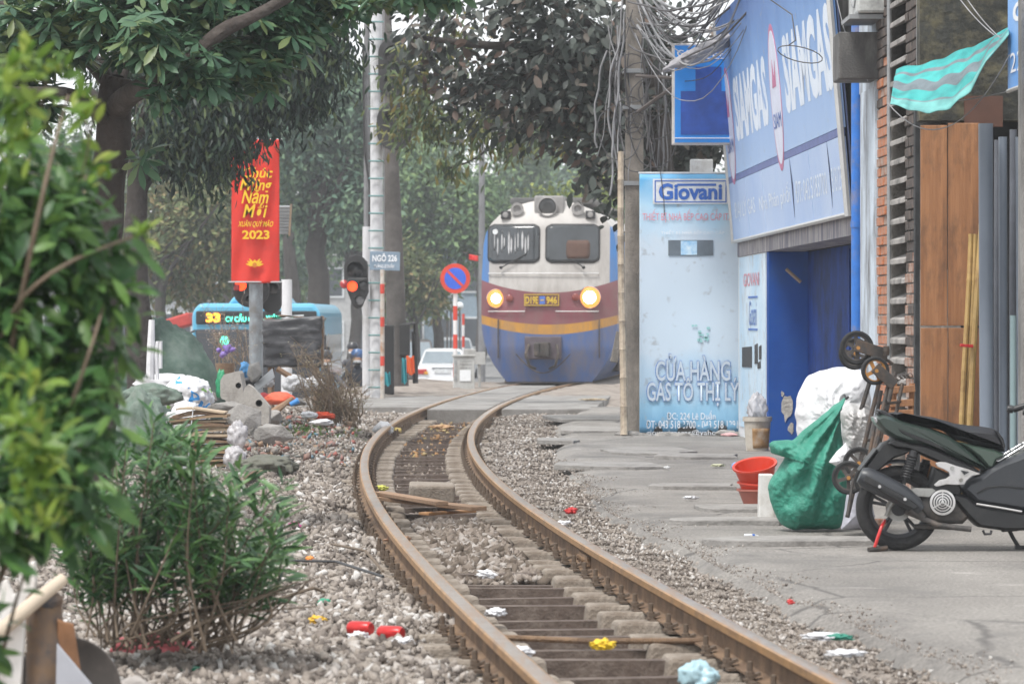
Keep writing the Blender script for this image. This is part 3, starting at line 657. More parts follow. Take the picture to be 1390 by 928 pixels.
mb.build('frame', m_galv, gv, kind=None); 
mb = MB(); mb.box(((x0+x1)/2, Zs+.085, zt/2), (x1-x0, .02, zt-.02)); mb.build('back_panel', m_render, gv)
mb = MB(); mb.box(((x0+x1)/2, Zs+.02, zt+.012), (x1-x0+.02, .07, .02)); mb.build('top_trim', m_white, gv)
GM = plane_M((0, Zs-.03, 0), (1, 0, 0), (0, 0, 1))
def gb(a, b, c, d): p, q = S_(a, d), S_(b, c); return (p.x, p.z, q.x, q.z)
def gquad(name, m, a, b, c, d, o=0.0, th=.003):
    x_0, z_0, x_1, z_1 = gb(a, b, c, d); mb = MB(); mb.box(((x_0+x_1)/2, Zs-.028-o, (z_0+z_1)/2), (x_1-x_0, th, z_1-z_0)); return mb.build(name, m, gv)
gquad('logo_ground', m_white, 886, 996, 243, 277); 
for q in ((888.5, 986, 245, 246.5), (888.5, 986, 273.5, 275), (888.5, 890, 246.5, 273.5), (984.5, 986, 246.5, 273.5)): gquad('logo_rule', m_txtblue, *q, o=.003)
text('Giovani', gb(894, 980, 249, 271.5), GM @ Matrix.Translation((0, 0, .004)), m_txtblue, gv, bold=.035)
gquad('logo_rule', m_txtblue, 919, 972, 249.5, 252.5, o=.004)
text('®', gb(988, 994, 245, 250.5), GM @ Matrix.Translation((0, 0, .004)), m_txtgrey, gv)
text('THIẾT BỊ NHÀ BẾP CAO CẤP ITALY', gb(872, 1003, 284, 302), GM, m_txtred, gv)
text('THIẾT BỊ NHÀ BẾP CAO CẤP', gb(897, 983, 312, 319), GM, m_txtwhite, gv)
gquad('photo_strip', mat('print_dark_grey', (.13, .16, .19), rough=.5), 907, 968, 326, 347)
gquad('photo_strip_picture', mat('print_cyan', (.10, .40, .72), c2=(.72, .84, .9), rough=.5, scale=9), 924, 946, 327, 346, o=.003)
m_fg = mat('print_faded_green', (.30, .56, .56), rough=.6, var=.2)
for k in range(14): px = rd.uniform(938, 960); py = rd.uniform(440, 462); gquad('faded_scrap', m_fg, px, px+rd.uniform(2, 5), py, py+rd.uniform(2, 4))
m_txtpale = mat('print_pale', (.50, .57, .65), rough=.5, var=.08); m_or = mat('print_blue_outline', (.10, .22, .52), rough=.5)
for body, bx in (('CỬA HÀNG', (890, 991, 480, 517)), ('GAS TÔ THỊ LÝ', (878, 1003, 512, 551))):
    text(body, gb(bx[0]-1.0, bx[1]+1.0, bx[2]-.7, bx[3]+.7), GM, m_or, gv, bold=.04); text(body, gb(*bx), GM @ Matrix.Translation((0, 0, .004)), m_txtpale, gv, bold=.018)
text('ĐC: 224 Lê Duẩn', gb(905, 971, 557, 569), GM, m_txtwhite, gv); text('ĐT: 043 518 3700 - 043 518 1291', gb(877, 1001, 570, 581), GM, m_txtwhite, gv)
text('giovanigasgas@yahoo', gb(877, 978, 583, 592), GM @ Matrix.Translation((0, 0, .012)), m_txtwhite, gv)
# blue post beside the board (right) and blue panel (left)
mb = MB(); mb.box((S_(1007, 0).x+.03, Zs+.15, .72), (.09, .09, 1.44)); mb.build('post', mat('old_blue_paint', (.06, .14, .38), rough=.7, dirt=((.2, .2, .22), .45, 3)), gv, bevel=.006)
bpan = MB(); bpan.box((P(860.5, 0, 42.9).x, 42.9, 1.19), (P(867, 0, 42.9).x-P(854, 0, 42.9).x, .08, 2.36)); tag(bpan.build('metal_door_panel', MATS['old_blue_paint']), 'narrow worn blue metal panel between the utility pole and the tall board', 'panel')
# crumbled concrete at the foot of the board
for k, (px, py, r_) in enumerate([(905, 592, .10), (925, 594, .13), (985, 588, .08), (870, 593, .09), (855, 592, .12), (1000, 590, .07)]):
    mb = MB(); mb.stone(P(px, py, 42.1), r_, k, 2, (1.4, .6, .55), .2); tag(mb.build('concrete_chunk', m_slab), ['crumbled concrete chunk under the left of the tall board', 'largest crumbled concrete chunk under the middle of the tall board', 'small concrete chunk under the right of the tall board', 'concrete chunk at the left corner of the tall board', 'concrete chunk at the foot of the utility pole', 'small concrete chunk by the blue post of the tall board'][k], 'rubble')

# ---------- blue light box with gas bottle picture
lb = thing('light_box_sign', 'square blue gas and stove light box with dark gas bottle picture', 'sign', (P(957, 0, 41.6).x, 41.6, P(0, 196, 41.6).z))
Zb = 41.5; B_ = lambda px, py: P(px, py, Zb)
p0, p1 = B_(913, 196), B_(1002, 59)
mb = MB(); mb.box(((p0.x+p1.x)/2, Zb+.13, (p0.z+p1.z)/2), (p1.x-p0.x, .24, p1.z-p0.z)); mb.build('case', mat('light_box_frame', (.62, .58, .55), var=.15, rough=.5), lb, bevel=.008)
def bquad(name, m, a, b, c, d, o=0.0):
    q0, q1 = B_(a, d), B_(b, c); mb = MB(); mb.box(((q0.x+q1.x)/2, Zb-.001-o, (q0.z+q1.z)/2), (q1.x-q0.x, .016, q1.z-q0.z)); return mb.build(name, m, lb)
m_lb = mat('light_box_blue', (.012, .24, .70), rough=.3, var=.1, scale=2); m_lbd = mat('gas_bottle_print', (.012, .065, .33), rough=.35, var=.25, scale=7)
bquad('face', m_lb, 916, 1001, 62, 193.5)
bquad('white_rule', m_txtwhite, 916, 1001, 79, 80.2, .009); bquad('white_rule', m_txtwhite, 916, 1001, 187, 188.2, .009)
bquad('bottle_picture', m_lbd, 924, 996, 124, 183, .009); bquad('bottle_picture', m_lbd, 944, 979, 91, 124, .009)
BM = plane_M((0, Zb-.012, 0), (1, 0, 0), (0, 0, 1))
q0, q1 = B_(919, 77), B_(984, 66); wq = q1.x-q0.x; text('GAS', (q0.x, q0.z, q0.x+wq*.38, q0.z+(q1.z-q0.z)*.8), BM, m_txtwhite, lb, bold=.02); text('BẾP', (q0.x+wq*.6, q0.z, q1.x, q1.z), BM, m_txtwhite, lb, bold=.02)
mb = MB()
for (a, b) in (((864, 103), (914, 106)), ((866, 152), (914, 118))): mb.tube([P(*a, 42.3), P(*b, 41.7)], .022, 6)
mb.build('bracket', mat('bracket_iron', (.10, .085, .08), rough=.8), lb)
bx = MB(); p = P(952, 226, 42.9); bx.box(p, (.26, .2, .16)); tag(bx.build('junction_box', m_white, bevel=.01, loc=p), 'small pale junction box above the tall board', 'box')

# ---------- utility pole and bamboo pole
m_cpole = mat('old_concrete_pole', (.27, .24, .21), rough=.95, var=.25, scale=5, bump=.5, dirt=((.13, .12, .11), .4, 3, (1, 1, .4)))
up = thing('utility_pole', 'square concrete utility pole hung with tangled cables beside the tall board', 'utility pole', (P(861, 0, 42.7).x, 42.7, 0))
px_ = P(861, 0, 42.7).x; mb = MB(); mb.box((px_, 42.7, 3.5), (.24, .24, 7.0), None, .72); mb.build('shaft', m_cpole, up, bevel=.012)
for z in (4.35-.15, 3.78, 2.9): mb = MB(); mb.box((px_, 42.7, z), (.27, .27, .05)); mb.build('band', m_galv, up, bevel=.004)
m_bam = mat('bamboo_tan', (.44, .34, .215), rough=.6, var=.2, scale=6, dirt=((.24, .17, .1), .4, 5), stretch=(1, 1, .5))
def bamboo(name, p0, p1, r, label, m=m_bam, knots=.32, cat='pole', group=None):
    p0, p1 = Vector(p0), Vector(p1); d = p1-p0; L_b = d.length; n = max(2, int(L_b/knots)); pts = []; rs = []; rdb = random.Random(int(p0.x*1000))
    for i in range(n+1):
        t = i/n
        for dt, k in ((-.012/L_b, 1.0), (0, 1.14), (.012/L_b, 1.0)):
            q = min(1, max(0, t+dt)); pts.append(p0+d*q+Vector((.01*math.sin(q*5+p0.x), 0, 0))); rs.append(r*k*(1-.15*q))
    mb = MB(); mb.tube(pts, rs, 8); return tag(mb.build(name, m, smooth=True), label, cat, group)
bamboo('bamboo_pole', P(846, 590, 42.0), P(843, 206, 42.3), .042, 'tall single bamboo pole leaning in front of the utility pole', mat('pale_bamboo', (.45, .37, .28), var=.25, scale=8, dirt=((.22, .17, .13), .4, 6)))
mb = MB(); mb.tube([P(834, 448, 43), P(836, 492, 43)], .005, 4)
q0, q1 = P(832, 450, 42.6), P(843, 492, 42.6); mb = MB(); mb.box((q0+q1)/2, (.09, .06, .36), (0, .2, 0)); tag(mb.build('electric_meter_bracket', m_cpole, bevel=.01), 'small pale perforated bracket fixed behind the bamboo pole', 'bracket')

# ---------- hanging cable tangle
m_cab = mat('old_cable', (.075, .072, .075), rough=.65, var=.5, scale=3); m_cab2 = mat('pale_cable', (.25, .25, .26), rough=.6, var=.35, scale=3)
rd = random.Random(21)
def sag(a, b, s, n=14, w=.0):
    a, b = Vector(a), Vector(b); ph = rd.random()*6
    return [a+(b-a)*(i/n)+Vector((w*math.sin(ph+i*.9), 0, -s*4*(i/n)*(1-i/n)+w*math.cos(ph+i*1.3))) for i in range(n+1)]
CKN = [0]
def CK():
    k = rd.randrange(6); CKN[0] = ('thick ', 'thin ', 'very thin ')[k//2]+('dark ', 'pale grey ')[k % 2]; return (.012, .008, .005)[k//2], (m_cab, m_cab2)[k % 2]
def cable(name, pts, r, m, label, group):
    if label.startswith('cable '): label = CKN[0]+label
    mb = MB(); mb.tube(pts, r, 5); return tag(mb.build(name, m, smooth=True), label, 'cable', group)
GC = 'cables sagging from the utility pole'
for k in range(36):                                   # sagging bundle from the pole to the wall above the sign
    a = P(rd.uniform(852, 880), rd.uniform(-60, 60), 42.3+rd.uniform(-.3, .3)); b = P(rd.uniform(985, 1075), rd.uniform(-130, -10), rd.uniform(37, 41.0))
    cable('overhead_cable', sag(a, b, rd.uniform(.25, 1.05), 16, .015), *CK(), 'cable sagging from the utility pole across to the gas sign', GC)
for k in range(26):                                   # drooping loops down the pole
    x_ = rd.uniform(822, 905); a = P(x_, rd.uniform(-20, 90), 42.4+rd.uniform(-.2, .5)); b = P(x_+rd.uniform(-22, 30), rd.uniform(190, 300), 42.5+rd.uniform(-.2, .5)); mid = (a+b)/2+Vector((rd.uniform(-.32, .2), 0, rd.uniform(-.2, .1)))
    pts = [a*(1-t)**2+mid*2*t*(1-t)+b*t*t+Vector((.012*math.sin(t*17+k), 0, 0)) for t in [i/14 for i in range(15)]]
    cable('hanging_cable', pts, *CK(), 'cable hanging in a loose loop beside the utility pole', 'cables hanging down beside the utility pole')
for k in range(9):                                    # coils
    c_ = P(rd.uniform(840, 900), rd.uniform(90, 230), 42.5); rr = rd.uniform(.12, .3); pts = [c_+Vector((rr*math.cos(a)*(1+.1*math.sin(3*a)), .05*math.sin(a*2), rr*1.25*math.sin(a))) for a in [2*math.pi*i/20 for i in range(21)]]
    cable('cable_coil', pts, .007, m_cab, 'coil of dark cable hung beside the utility pole', 'coils of cable beside the utility pole')
cable('long_cable', [P(1002, 0, 33) + Vector((0, 0, .2)), P(1075, 20, 32), P(1080, 55, 31.6), P(1070, 62, 31.5)], .006, m_cab, 'thin dark wire hanging down over the front of the gas sign', None)
cable('wire_loop', [P(1070+26*math.sin(a)+16*(1-math.cos(a)), 62+12*(1-math.cos(a)), 31.5) for a in [2*math.pi*i/16 for i in range(17)]], .005, m_cab, 'thin wire loop dangling in front of the gas sign lettering', None)
blob('plastic_sheet', P(960, 98, 40.6), (.42, .18, .26), 4, mat('dusty_plastic', (.33, .32, .34), rough=.5, var=.3, scale=3), None, 4, .25, 1.5, .3, 3, .05, 0, (0, 0), lambda p: Vector((p.x, p.y, p.z*.35+p.x*.75)))
tag(bpy.context.scene.objects['plastic_sheet'], 'torn grey plastic sheet caught in the cables before the light box', 'plastic sheet')

# ---------- blue drainpipe, ledge, air conditioner, white panel
m_bp = mat('blue_pipe_paint', (.03, .17, .56), rough=.5, var=.2, scale=4, dirt=((.20, .20, .28), .3, 5))
pp = thing('drain_pipe', 'bright blue drainpipe running down beside the big sign', 'pipe', (P(1163, 0, 30.7).x, 30.7, 0))
xx = P(1163, 0, 30.65).x; mb = MB(); mb.lathe([(.047, 0), (.047, 4.3)], 16, Matrix.Translation((xx, 30.65, 0))); mb.build('tube', m_bp, pp, smooth=True)
for z in (2.1, 3.6, 1.0): mb = MB(); mb.lathe([(.053, z), (.053, z+.05)], 16, Matrix.Translation((xx, 30.65, 0))); mb.build('coupling', m_bp, pp, smooth=True)
brick_b = thing('brick_house', 'narrow house front of orange and sooty brick with concrete louvre vent', 'building', (3.0, 28.5, 0))
m_wp = mat('peeling_white_paint', (.55, .62, .70), rough=.8, var=.12, scale=3, dirt=((.17, .17, .18), .42, 2.2, (1, 2, .6)))
wb('white_panel', m_wp, 29.45, 30.45, 0, 3.2, .3, -.01, brick_b); wb('upper_wall', m_wp, 29.45, 30.75, 3.2, 5, .3, .0, brick_b)
mb = MB(); q0, q1 = P(1134, 113, 29.9), P(1190, 50, 29.9); mb.box(((q0.x+q1.x)/2, 29.65, (q0.z+q1.z)/2), (q1.x-q0.x+.04, .5, q1.z-q0.z))
led = mb.build('ledge', m_render, brick_b, bevel=.012)
ac = thing('air_conditioner', 'outdoor air conditioner unit perched on a bracket above the concrete ledge', 'air conditioner', P(1180, 24, 29.6))
c_ = P(1180, 0, 29.4); mb = MB(); mb.box((c_.x, 29.4, P(0, 24, 29.4).z+.28), (.26, .8, .55)); mb.build('case', mat('ac_white', (.5, .51, .5), rough=.5, dirt=((.2, .2, .2), .35, 4)), ac, bevel=.02)
mb = MB(); mb.ring([(.21, 0), (.225, 0), (.225, .02), (.21, .02)], 28, Matrix.Translation((c_.x-.14, 29.3, P(0, 24, 29.4).z+.29)) @ Matrix.Rotation(R(90), 4, 'Y')); mb.build('fan_guard', m_galv, ac)
mb = MB(); mb.box((c_.x-.02, 29.4, P(0, 24, 29.4).z-.02), (.34, .7, .035)); mb.build('bracket', m_galv, ac)

# ---------- bricks, one by one
m_bor = mat('orange_brick', (.46, .175, .085), rough=.9, var=.3, scale=6, bump=.5, bscale=60, dirt=((.30, .25, .22), .35, 7))
m_bso = mat('sooty_brick', (.135, .10, .085), rough=.95, var=.4, scale=6, bump=.5, bscale=60, dirt=((.05, .05, .05), .5, 5))
m_bmx = mat('worn_red_brick', (.30, .145, .095), rough=.9, var=.35, scale=7, bump=.5, bscale=60, dirt=((.40, .36, .32), .42, 6))
m_mort = mat('mortar', (.26, .24, .22), rough=.95, var=.3, scale=12, bump=.5); m_mortd = mat('sooty_mortar', (.07, .065, .06), rough=.95, var=.4, scale=12, bump=.5)
def brickcol(Z0, Z1, z0, z1, per, pick, off):
    ch = .078; n = int((z1-z0)/ch); bl = (Z1-Z0)/per; cache = {}
    for r_ in range(n):
        z = z0+r_*ch; sh = (r_ % 2)*bl*.5; cuts = [0]+[k*bl+sh for k in range(0, per+1) if 0.02 < k*bl+sh < Z1-Z0-.02]+[Z1-Z0]
        for a, b in zip(cuts[:-1], cuts[1:]):
            m = pick(z, rd); key = (round(b-a, 3), m.name)
            if key not in cache:
                mb = MB(); vs = []
                for Zq in (0, -(b-a-.012)):
                    for d in (0, .10):
                        for zz in (0, ch-.012): vs.append((d-.025*Zq*0+(-Zq)*.025, Zq, zz))
                mb.add(vs, [[0, 1, 3, 2], [4, 6, 7, 5], [0, 4, 5, 1], [2, 3, 7, 6], [0, 2, 6, 4], [1, 5, 7, 3]]); o = mb.build('brick', m, brick_b, bevel=.004); cache[key] = o
            else: o = cache[key].copy(); COL.objects.link(o)
            Zs_ = Z1-a-.006; o.location = Vector((fx(Zs_)+off+rd.uniform(-.007, .009), Zs_, z))-poff(brick_b); o.rotation_euler = (0, 0, rd.uniform(-.02, .02))
brickcol(28.62, 29.42, .05, 4.0, 2, lambda z, r: (m_bso if r.random() < sstep(2.8, 3.4, z) else (m_bmx if r.random() < .15 else m_bor)), .0)
brickcol(26.95, 27.62, .05, 4.0, 2, lambda z, r: (m_bso if r.random() < float(sstep(1.55, 2.0, z)) else (m_bmx if r.random() < .8 else m_bso)), -.01)
wb('wall', m_mort, 28.6, 29.44, 0, 2.9, .3, .014, brick_b); wb('wall', m_mortd, 28.6, 29.44, 2.9, 4.3, .3, .014, brick_b)
wb('wall', m_mort, 26.93, 27.64, 0, 1.7, .3, .006, brick_b); wb('wall', m_mortd, 26.93, 27.64, 1.7, 4.3, .3, .006, brick_b)
wb('vent_cavity', m_mortd, 27.64, 28.6, 0, 4.3, .1, .30, brick_b)
m_lou = mat('grey_louvre', (.36, .34, .325), rough=.9, var=.25, scale=5, bump=.5, dirt=((.12, .115, .11), .4, 3))
for k in range(25):
    z = .55+k*.152; mb = MB(); vs = []
    for Zq in (27.66, 28.58):
        x = fx(Zq)
        vs += [(x-.015, Zq, z-.01), (x-.015, Zq, z+.03), (x+.26, Zq, z+.135), (x+.26, Zq, z+.10)]
    mb.add(vs, [[0, 1, 2, 3], [4, 7, 6, 5], [0, 4, 5, 1], [1, 5, 6, 2], [2, 6, 7, 3], [3, 7, 4, 0]]); mb.build('louvre', m_lou, brick_b, bevel=.006)
for (px, z0, z1, Z, r_, lab) in ((1207, 1.0, 4.2, 28.5, .018, 'thin grey conduit running up between the bricks and the louvres'), (1247.5, 3.15, 4.2, 26.9, .02, 'thin pale conduit running up the sooty brick corner')):
    x_ = P(px, 0, Z).x; mb = MB(); mb.lathe([(r_, z0), (r_, z1)], 10, Matrix.Translation((x_, Z, 0))); tag(mb.build('conduit', m_galv, smooth=True), lab, 'conduit')

# ---------- open store at the right: boards, bamboo, pipes
m_moss = mat('mossy_wall', (.035, .036, .032), rough=.95, var=.5, scale=3, bump=.8, bscale=20, dirt=((.14, .125, .075), .42, 4))
mb = MB(); mb.box((3.9, 26.75, 3.75), (1.9, .2, 1.95)); st = thing('store_front', 'open fronted store under a dark mossy upper wall', 'building', (3.6, 26.5, 0)); mb.build('upper_wall', m_moss, st)
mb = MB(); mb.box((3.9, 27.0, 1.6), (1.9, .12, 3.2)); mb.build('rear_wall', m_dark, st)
mb = MB(); mb.box((4.8, 24, 2), (.2, 6, 4)); mb.build('side_wall', m_render, st)
mb = MB(); mb.box((P(1383, 0, 23.6).x+.1, 23.7, 2.1), (.16, .16, 4.2)); mb.build('post', m_render, st)
m_wd = mat('brown_board', (.42, .20, .09), rough=.6, c2=(.24, .10, .04), scale=2.2, stretch=(11, 11, .5), bump=.2, bscale=30, dirt=((.11, .06, .035), .4, 2.2, (2, 2, .7)))
WZ = 26.35; GW = 'brown boards in the store'
for (a, b, t, bt, th, lab) in ((1250, 1286, 170, 442, .03, 'upper brown wooden board next to the sooty brick corner'), (1287.2, 1330, 167, 442, .03, 'upper brown wooden board behind the bamboo poles'), (1250, 1286.5, 445, 690, .035, 'lower brown wooden board next to the sooty brick corner'), (1287.5, 1330, 445, 690, .033, 'lower brown wooden board behind the bamboo poles')):
    q0, q1 = P(a, bt, WZ), P(b, t, WZ); z0 = max(q0.z, 0.0); mb = MB(); mb.box(((q0.x+q1.x)/2, WZ+.02, (z0+q1.z)/2), (q1.x-q0.x, th, q1.z-z0)); tag(mb.build('wooden_board', m_wd, bevel=.004, loc=((q0.x+q1.x)/2, WZ, z0)), lab, 'board', GW)
q0, q1 = P(1310, 172, 26.5), P(1362, 130, 26.5); mb = MB(); mb.box(((q0.x+q1.x)/2, 26.55, (q0.z+q1.z)/2), (q1.x-q0.x, .04, q1.z-q0.z)); mb.build('fascia', mat('dark_red_wood', (.10, .045, .03)), st)
m_yb = mat('yellow_bamboo', (.50, .33, .12), rough=.5, var=.25, scale=5, dirt=((.26, .15, .06), .35, 5))
GB = 'bamboo poles leaning in the store'
bamboo('bamboo_pole', P(1303, 690, 26.0), P(1316, 318, 26.25), .020, 'short bamboo pole, first of the pair tied with red tape', m_yb, .3, 'bamboo pole', GB)
bamboo('bamboo_pole', P(1309, 690, 26.05), P(1322, 318, 26.25), .020, 'short bamboo pole, second of the pair tied with red tape', m_yb, .3, 'bamboo pole', GB)
bamboo('bamboo_pole', P(1313, 690, 25.9), P(1337, 180, 26.2), .023, 'longest bamboo pole, leaning between the boards and grey pipes', m_yb, .3, 'bamboo pole', GB)
mb = MB(); mb.box(P(1312, 469, 25.98), (.09, .07, .022), (0, .08, 0)); tag(mb.build('red_tape', mat('red_tape', (.6, .03, .03), rough=.4), bevel=.005), 'red tape tied round the short bamboo poles', 'tape')
m_pvc = mat('grey_pvc', (.20, .235, .29), rough=.4, var=.08, scale=2); m_pvc2 = mat('green_grey_pvc', (.24, .33, .345), rough=.4, var=.08, scale=2); m_pvcd = mat('dark_pvc', (.12, .13, .155), rough=.45)
GP = 'plastic pipes standing in the store'
for (px, top, wd, Z, m, lab) in ((1340, 168, 20, 25.3, m_pvc, 'thickest grey plastic pipe standing next to the bamboo'), (1362, 186, 12, 25.4, m_pvc, 'slim grey plastic pipe behind the green pipe'), (1374, 176, 10, 25.7, m_pvcd, 'dark plastic pipe standing deepest in the store'), (1375.5, 428, 9, 25.1, m_pvc2, 'short green grey plastic pipe among taller pipes'), (1387, 186, 12, 25.2, m_pvc, 'grey plastic pipe nearest to the store post'), (1353, 190, 9, 25.8, m_pvcd, 'thin dark pipe between two thick grey pipes')):
    x_ = P(px, 0, Z).x; r_ = wd/F*Z/2; zt_ = H-(top-YH)/F*Z; mb = MB(); M_p = Matrix.Translation((x_, Z, 0)) @ Matrix.Rotation(rd.uniform(-.006, .006), 4, 'Y')
    mb.ring([(r_, 0), (r_, zt_), (r_*.86, zt_), (r_*.86, 0)], 20, M_p); tag(mb.build('plastic_pipe', m, smooth=True), lab, 'pipe', GP)
mb = MB(); p = P(1388, 400, 25.0); 
for k in range(5): mb.ring([(.03, 0), (.033, .003), (.03, .006)], 12, Matrix.Translation(p+Vector((rd.uniform(-.02, .02), 0, -.02*k))) @ Euler((rd.uniform(-.5, .5), 1.2, 0)).to_matrix().to_4x4())
tag(mb.build('green_string', mat('green_string', (.02, .25, .12)), kind=None), 'tangle of green string hung on the grey pipes', 'string')
# blue sign high at the right edge
rs = thing('projecting_sign', 'blue hanging sign with white lettering beside the striped awning', 'sign', (3.3, 24, 2.6))
RS0 = P(1368, 122, 24.4); 
def RSp(s, z, o=0.0): return Vector((RS0.x+.035*s+o, 24.4-s, z))
zb_, zt_ = RS0.z, 4.3
mb = MB(); vs = [RSp(s, z, o) for s in (0, 2.6) for z in (zb_, zt_) for o in (0, .08)]
mb.add(vs, [[0, 1, 3, 2], [4, 6, 7, 5], [0, 4, 5, 1], [2, 3, 7, 6], [0, 2, 6, 4], [1, 5, 7, 3]]); mb.build('panel', mat('sign_blue', (.06, .27, .72), c2=(.22, .45, .82), scale=.8, rough=.4), rs)
RM = plane_M(RSp(0, zb_, -.003), (.035, -1, 0), (0, 0, 1))
text('224', (.12, .10, .85, .23), RM, m_txtwhite, rs); text('GAS BẾP', (.22, .42, 2.4, .62), RM, m_txtwhite, rs, bold=.04)
mb = MB(); mb.tube([RSp(0, zb_-.01), RSp(2.6, zb_-.01)], .014, 6); mb.build('trim', m_alu, rs)

# striped awning cloth
m_cyan = bpy.data.materials.new('striped_awning'); m_cyan.use_nodes = True
N, L = m_cyan.node_tree.nodes, m_cyan.node_tree.links; b = N['Principled BSDF']; b.inputs['Roughness'].default_value = .7
at = N.new('ShaderNodeUVMap'); sp = N.new('ShaderNodeSeparateXYZ'); L.new(at.outputs[0], sp.inputs[0])
r = N.new('ShaderNodeValToRGB'); r.color_ramp.interpolation = 'CONSTANT'; L.new(sp.outputs[1], r.inputs[0]); e = r.color_ramp.elements
ST = [(0, (.03, .34, .33)), (.16, (.16, .20, .22)), (.22, (.05, .38, .365)), (.38, (.15, .185, .205)), (.58, (.045, .36, .345)), (.78, (.18, .25, .26)), (.81, (.15, .42, .40))]
while len(e) < len(ST): e.new(.5)
for k, (p_, c_) in enumerate(ST): e[k].position = p_; e[k].color = (*c_, 1)
n = N.new('ShaderNodeTexNoise'); n.inputs['Scale'].default_value = 9; n.inputs['Detail'].default_value = 7; tcn = N.new('ShaderNodeTexCoord'); L.new(tcn.outputs['Object'], n.inputs['Vector'])
mx = N.new('ShaderNodeMixRGB'); mx.blend_type = 'MULTIPLY'; mx.inputs[0].default_value = .7; rr = N.new('ShaderNodeValToRGB'); rr.color_ramp.elements[0].position = .3; rr.color_ramp.elements[0].color = (.45, .47, .5, 1); rr.color_ramp.elements[1].position = .6; L.new(n.outputs['Fac'], rr.inputs[0]); L.new(r.outputs[0], mx.inputs[1]); L.new(rr.outputs[0], mx.inputs[2]); L.new(mx.outputs[0], b.inputs['Base Color'])
top = [(1217, 95), (1246, 88), (1280, 80), (1312, 66), (1335, 58), (1352, 48), (1368, 38)]; bot = [(1208, 142), (1232, 149), (1262, 153), (1290, 148), (1318, 124), (1338, 84), (1370, 47)]
bm = bmesh.new(); uv = bm.loops.layers.uv.new('UVMap'); nu, nv = 61, 17; vv = []
def ip(tbl, t): q = t*(len(tbl)-1); i = min(int(q), len(tbl)-2); f = q-i; return (tbl[i][0]*(1-f)+tbl[i+1][0]*f, tbl[i][1]*(1-f)+tbl[i+1][1]*f)
for j in range(nv):
    for i in range(nu):
        u, v = i/(nu-1), j/(nv-1); a, c_ = ip(top, u), ip(bot, u); Z = 24.6+.9*(1-u)*1.0-.75*v*(1-.5*u); px = a[0]*(1-v)+c_[0]*v; py = a[1]*(1-v)+c_[1]*v
        p = P(px, py, Z); p.z += .012*math.sin(u*31+v*3)*math.sin(v*math.pi)+.02*noise.noise(Vector((u*8, v*5, 0))); p.y += .05*noise.noise(Vector((u*11, v*4, 5))); vv.append(bm.verts.new(p))
for j in range(nv-1):
    for i in range(nu-1):
        f = bm.faces.new((vv[j*nu+i], vv[j*nu+i+1], vv[(j+1)*nu+i+1], vv[(j+1)*nu+i])); f.smooth = True
        for l_, (a, c_) in zip(f.loops, ((i, j), (i+1, j), (i+1, j+1), (i, j+1))): l_[uv].uv = (a/(nu-1), c_/(nv-1)+.0)
me = bpy.data.meshes.new('awning_cloth'); bm.to_mesh(me); bm.free(); me.materials.append(m_cyan); aw = bpy.data.objects.new('awning_cloth', me); COL.objects.link(aw); md = aw.modifiers.new('s', 'SOLIDIFY'); md.thickness = .004
tag(aw, 'torn turquoise and grey striped awning cloth slung over the store front', 'awning')
GWi = 'wires before the store front'
for k, (a, c_, s_) in enumerate((((1205, 140), (1370, 75), .32), ((1300, -5), (1350, 48), .02), ((1310, -5), (1358, 52), .02), ((1240, 140), (1390, 118), .03))):
    cable('thin_wire', sag(P(*a, 25.6), P(*c_, 24.2), s_, 18), .004, m_cab2, ['thin wire drooping in a wide curve under the striped awning', 'upper straight wire running down to the awning', 'lower straight wire running down to the awning', 'nearly level wire under the striped awning'][k], None)
cable('thin_wire', sag(P(1142, 30, 30), P(1178, 110, 29.4), .02, 8), .004, m_cab2, 'thin white wire slanting from the sign edge to the concrete ledge', None)
cable('stay_wire', sag(P(1135, -5, 30), P(1152, 60, 29.6), .02, 8), .004, m_cab2, 'short white wire hanging behind the concrete ledge corner', None)
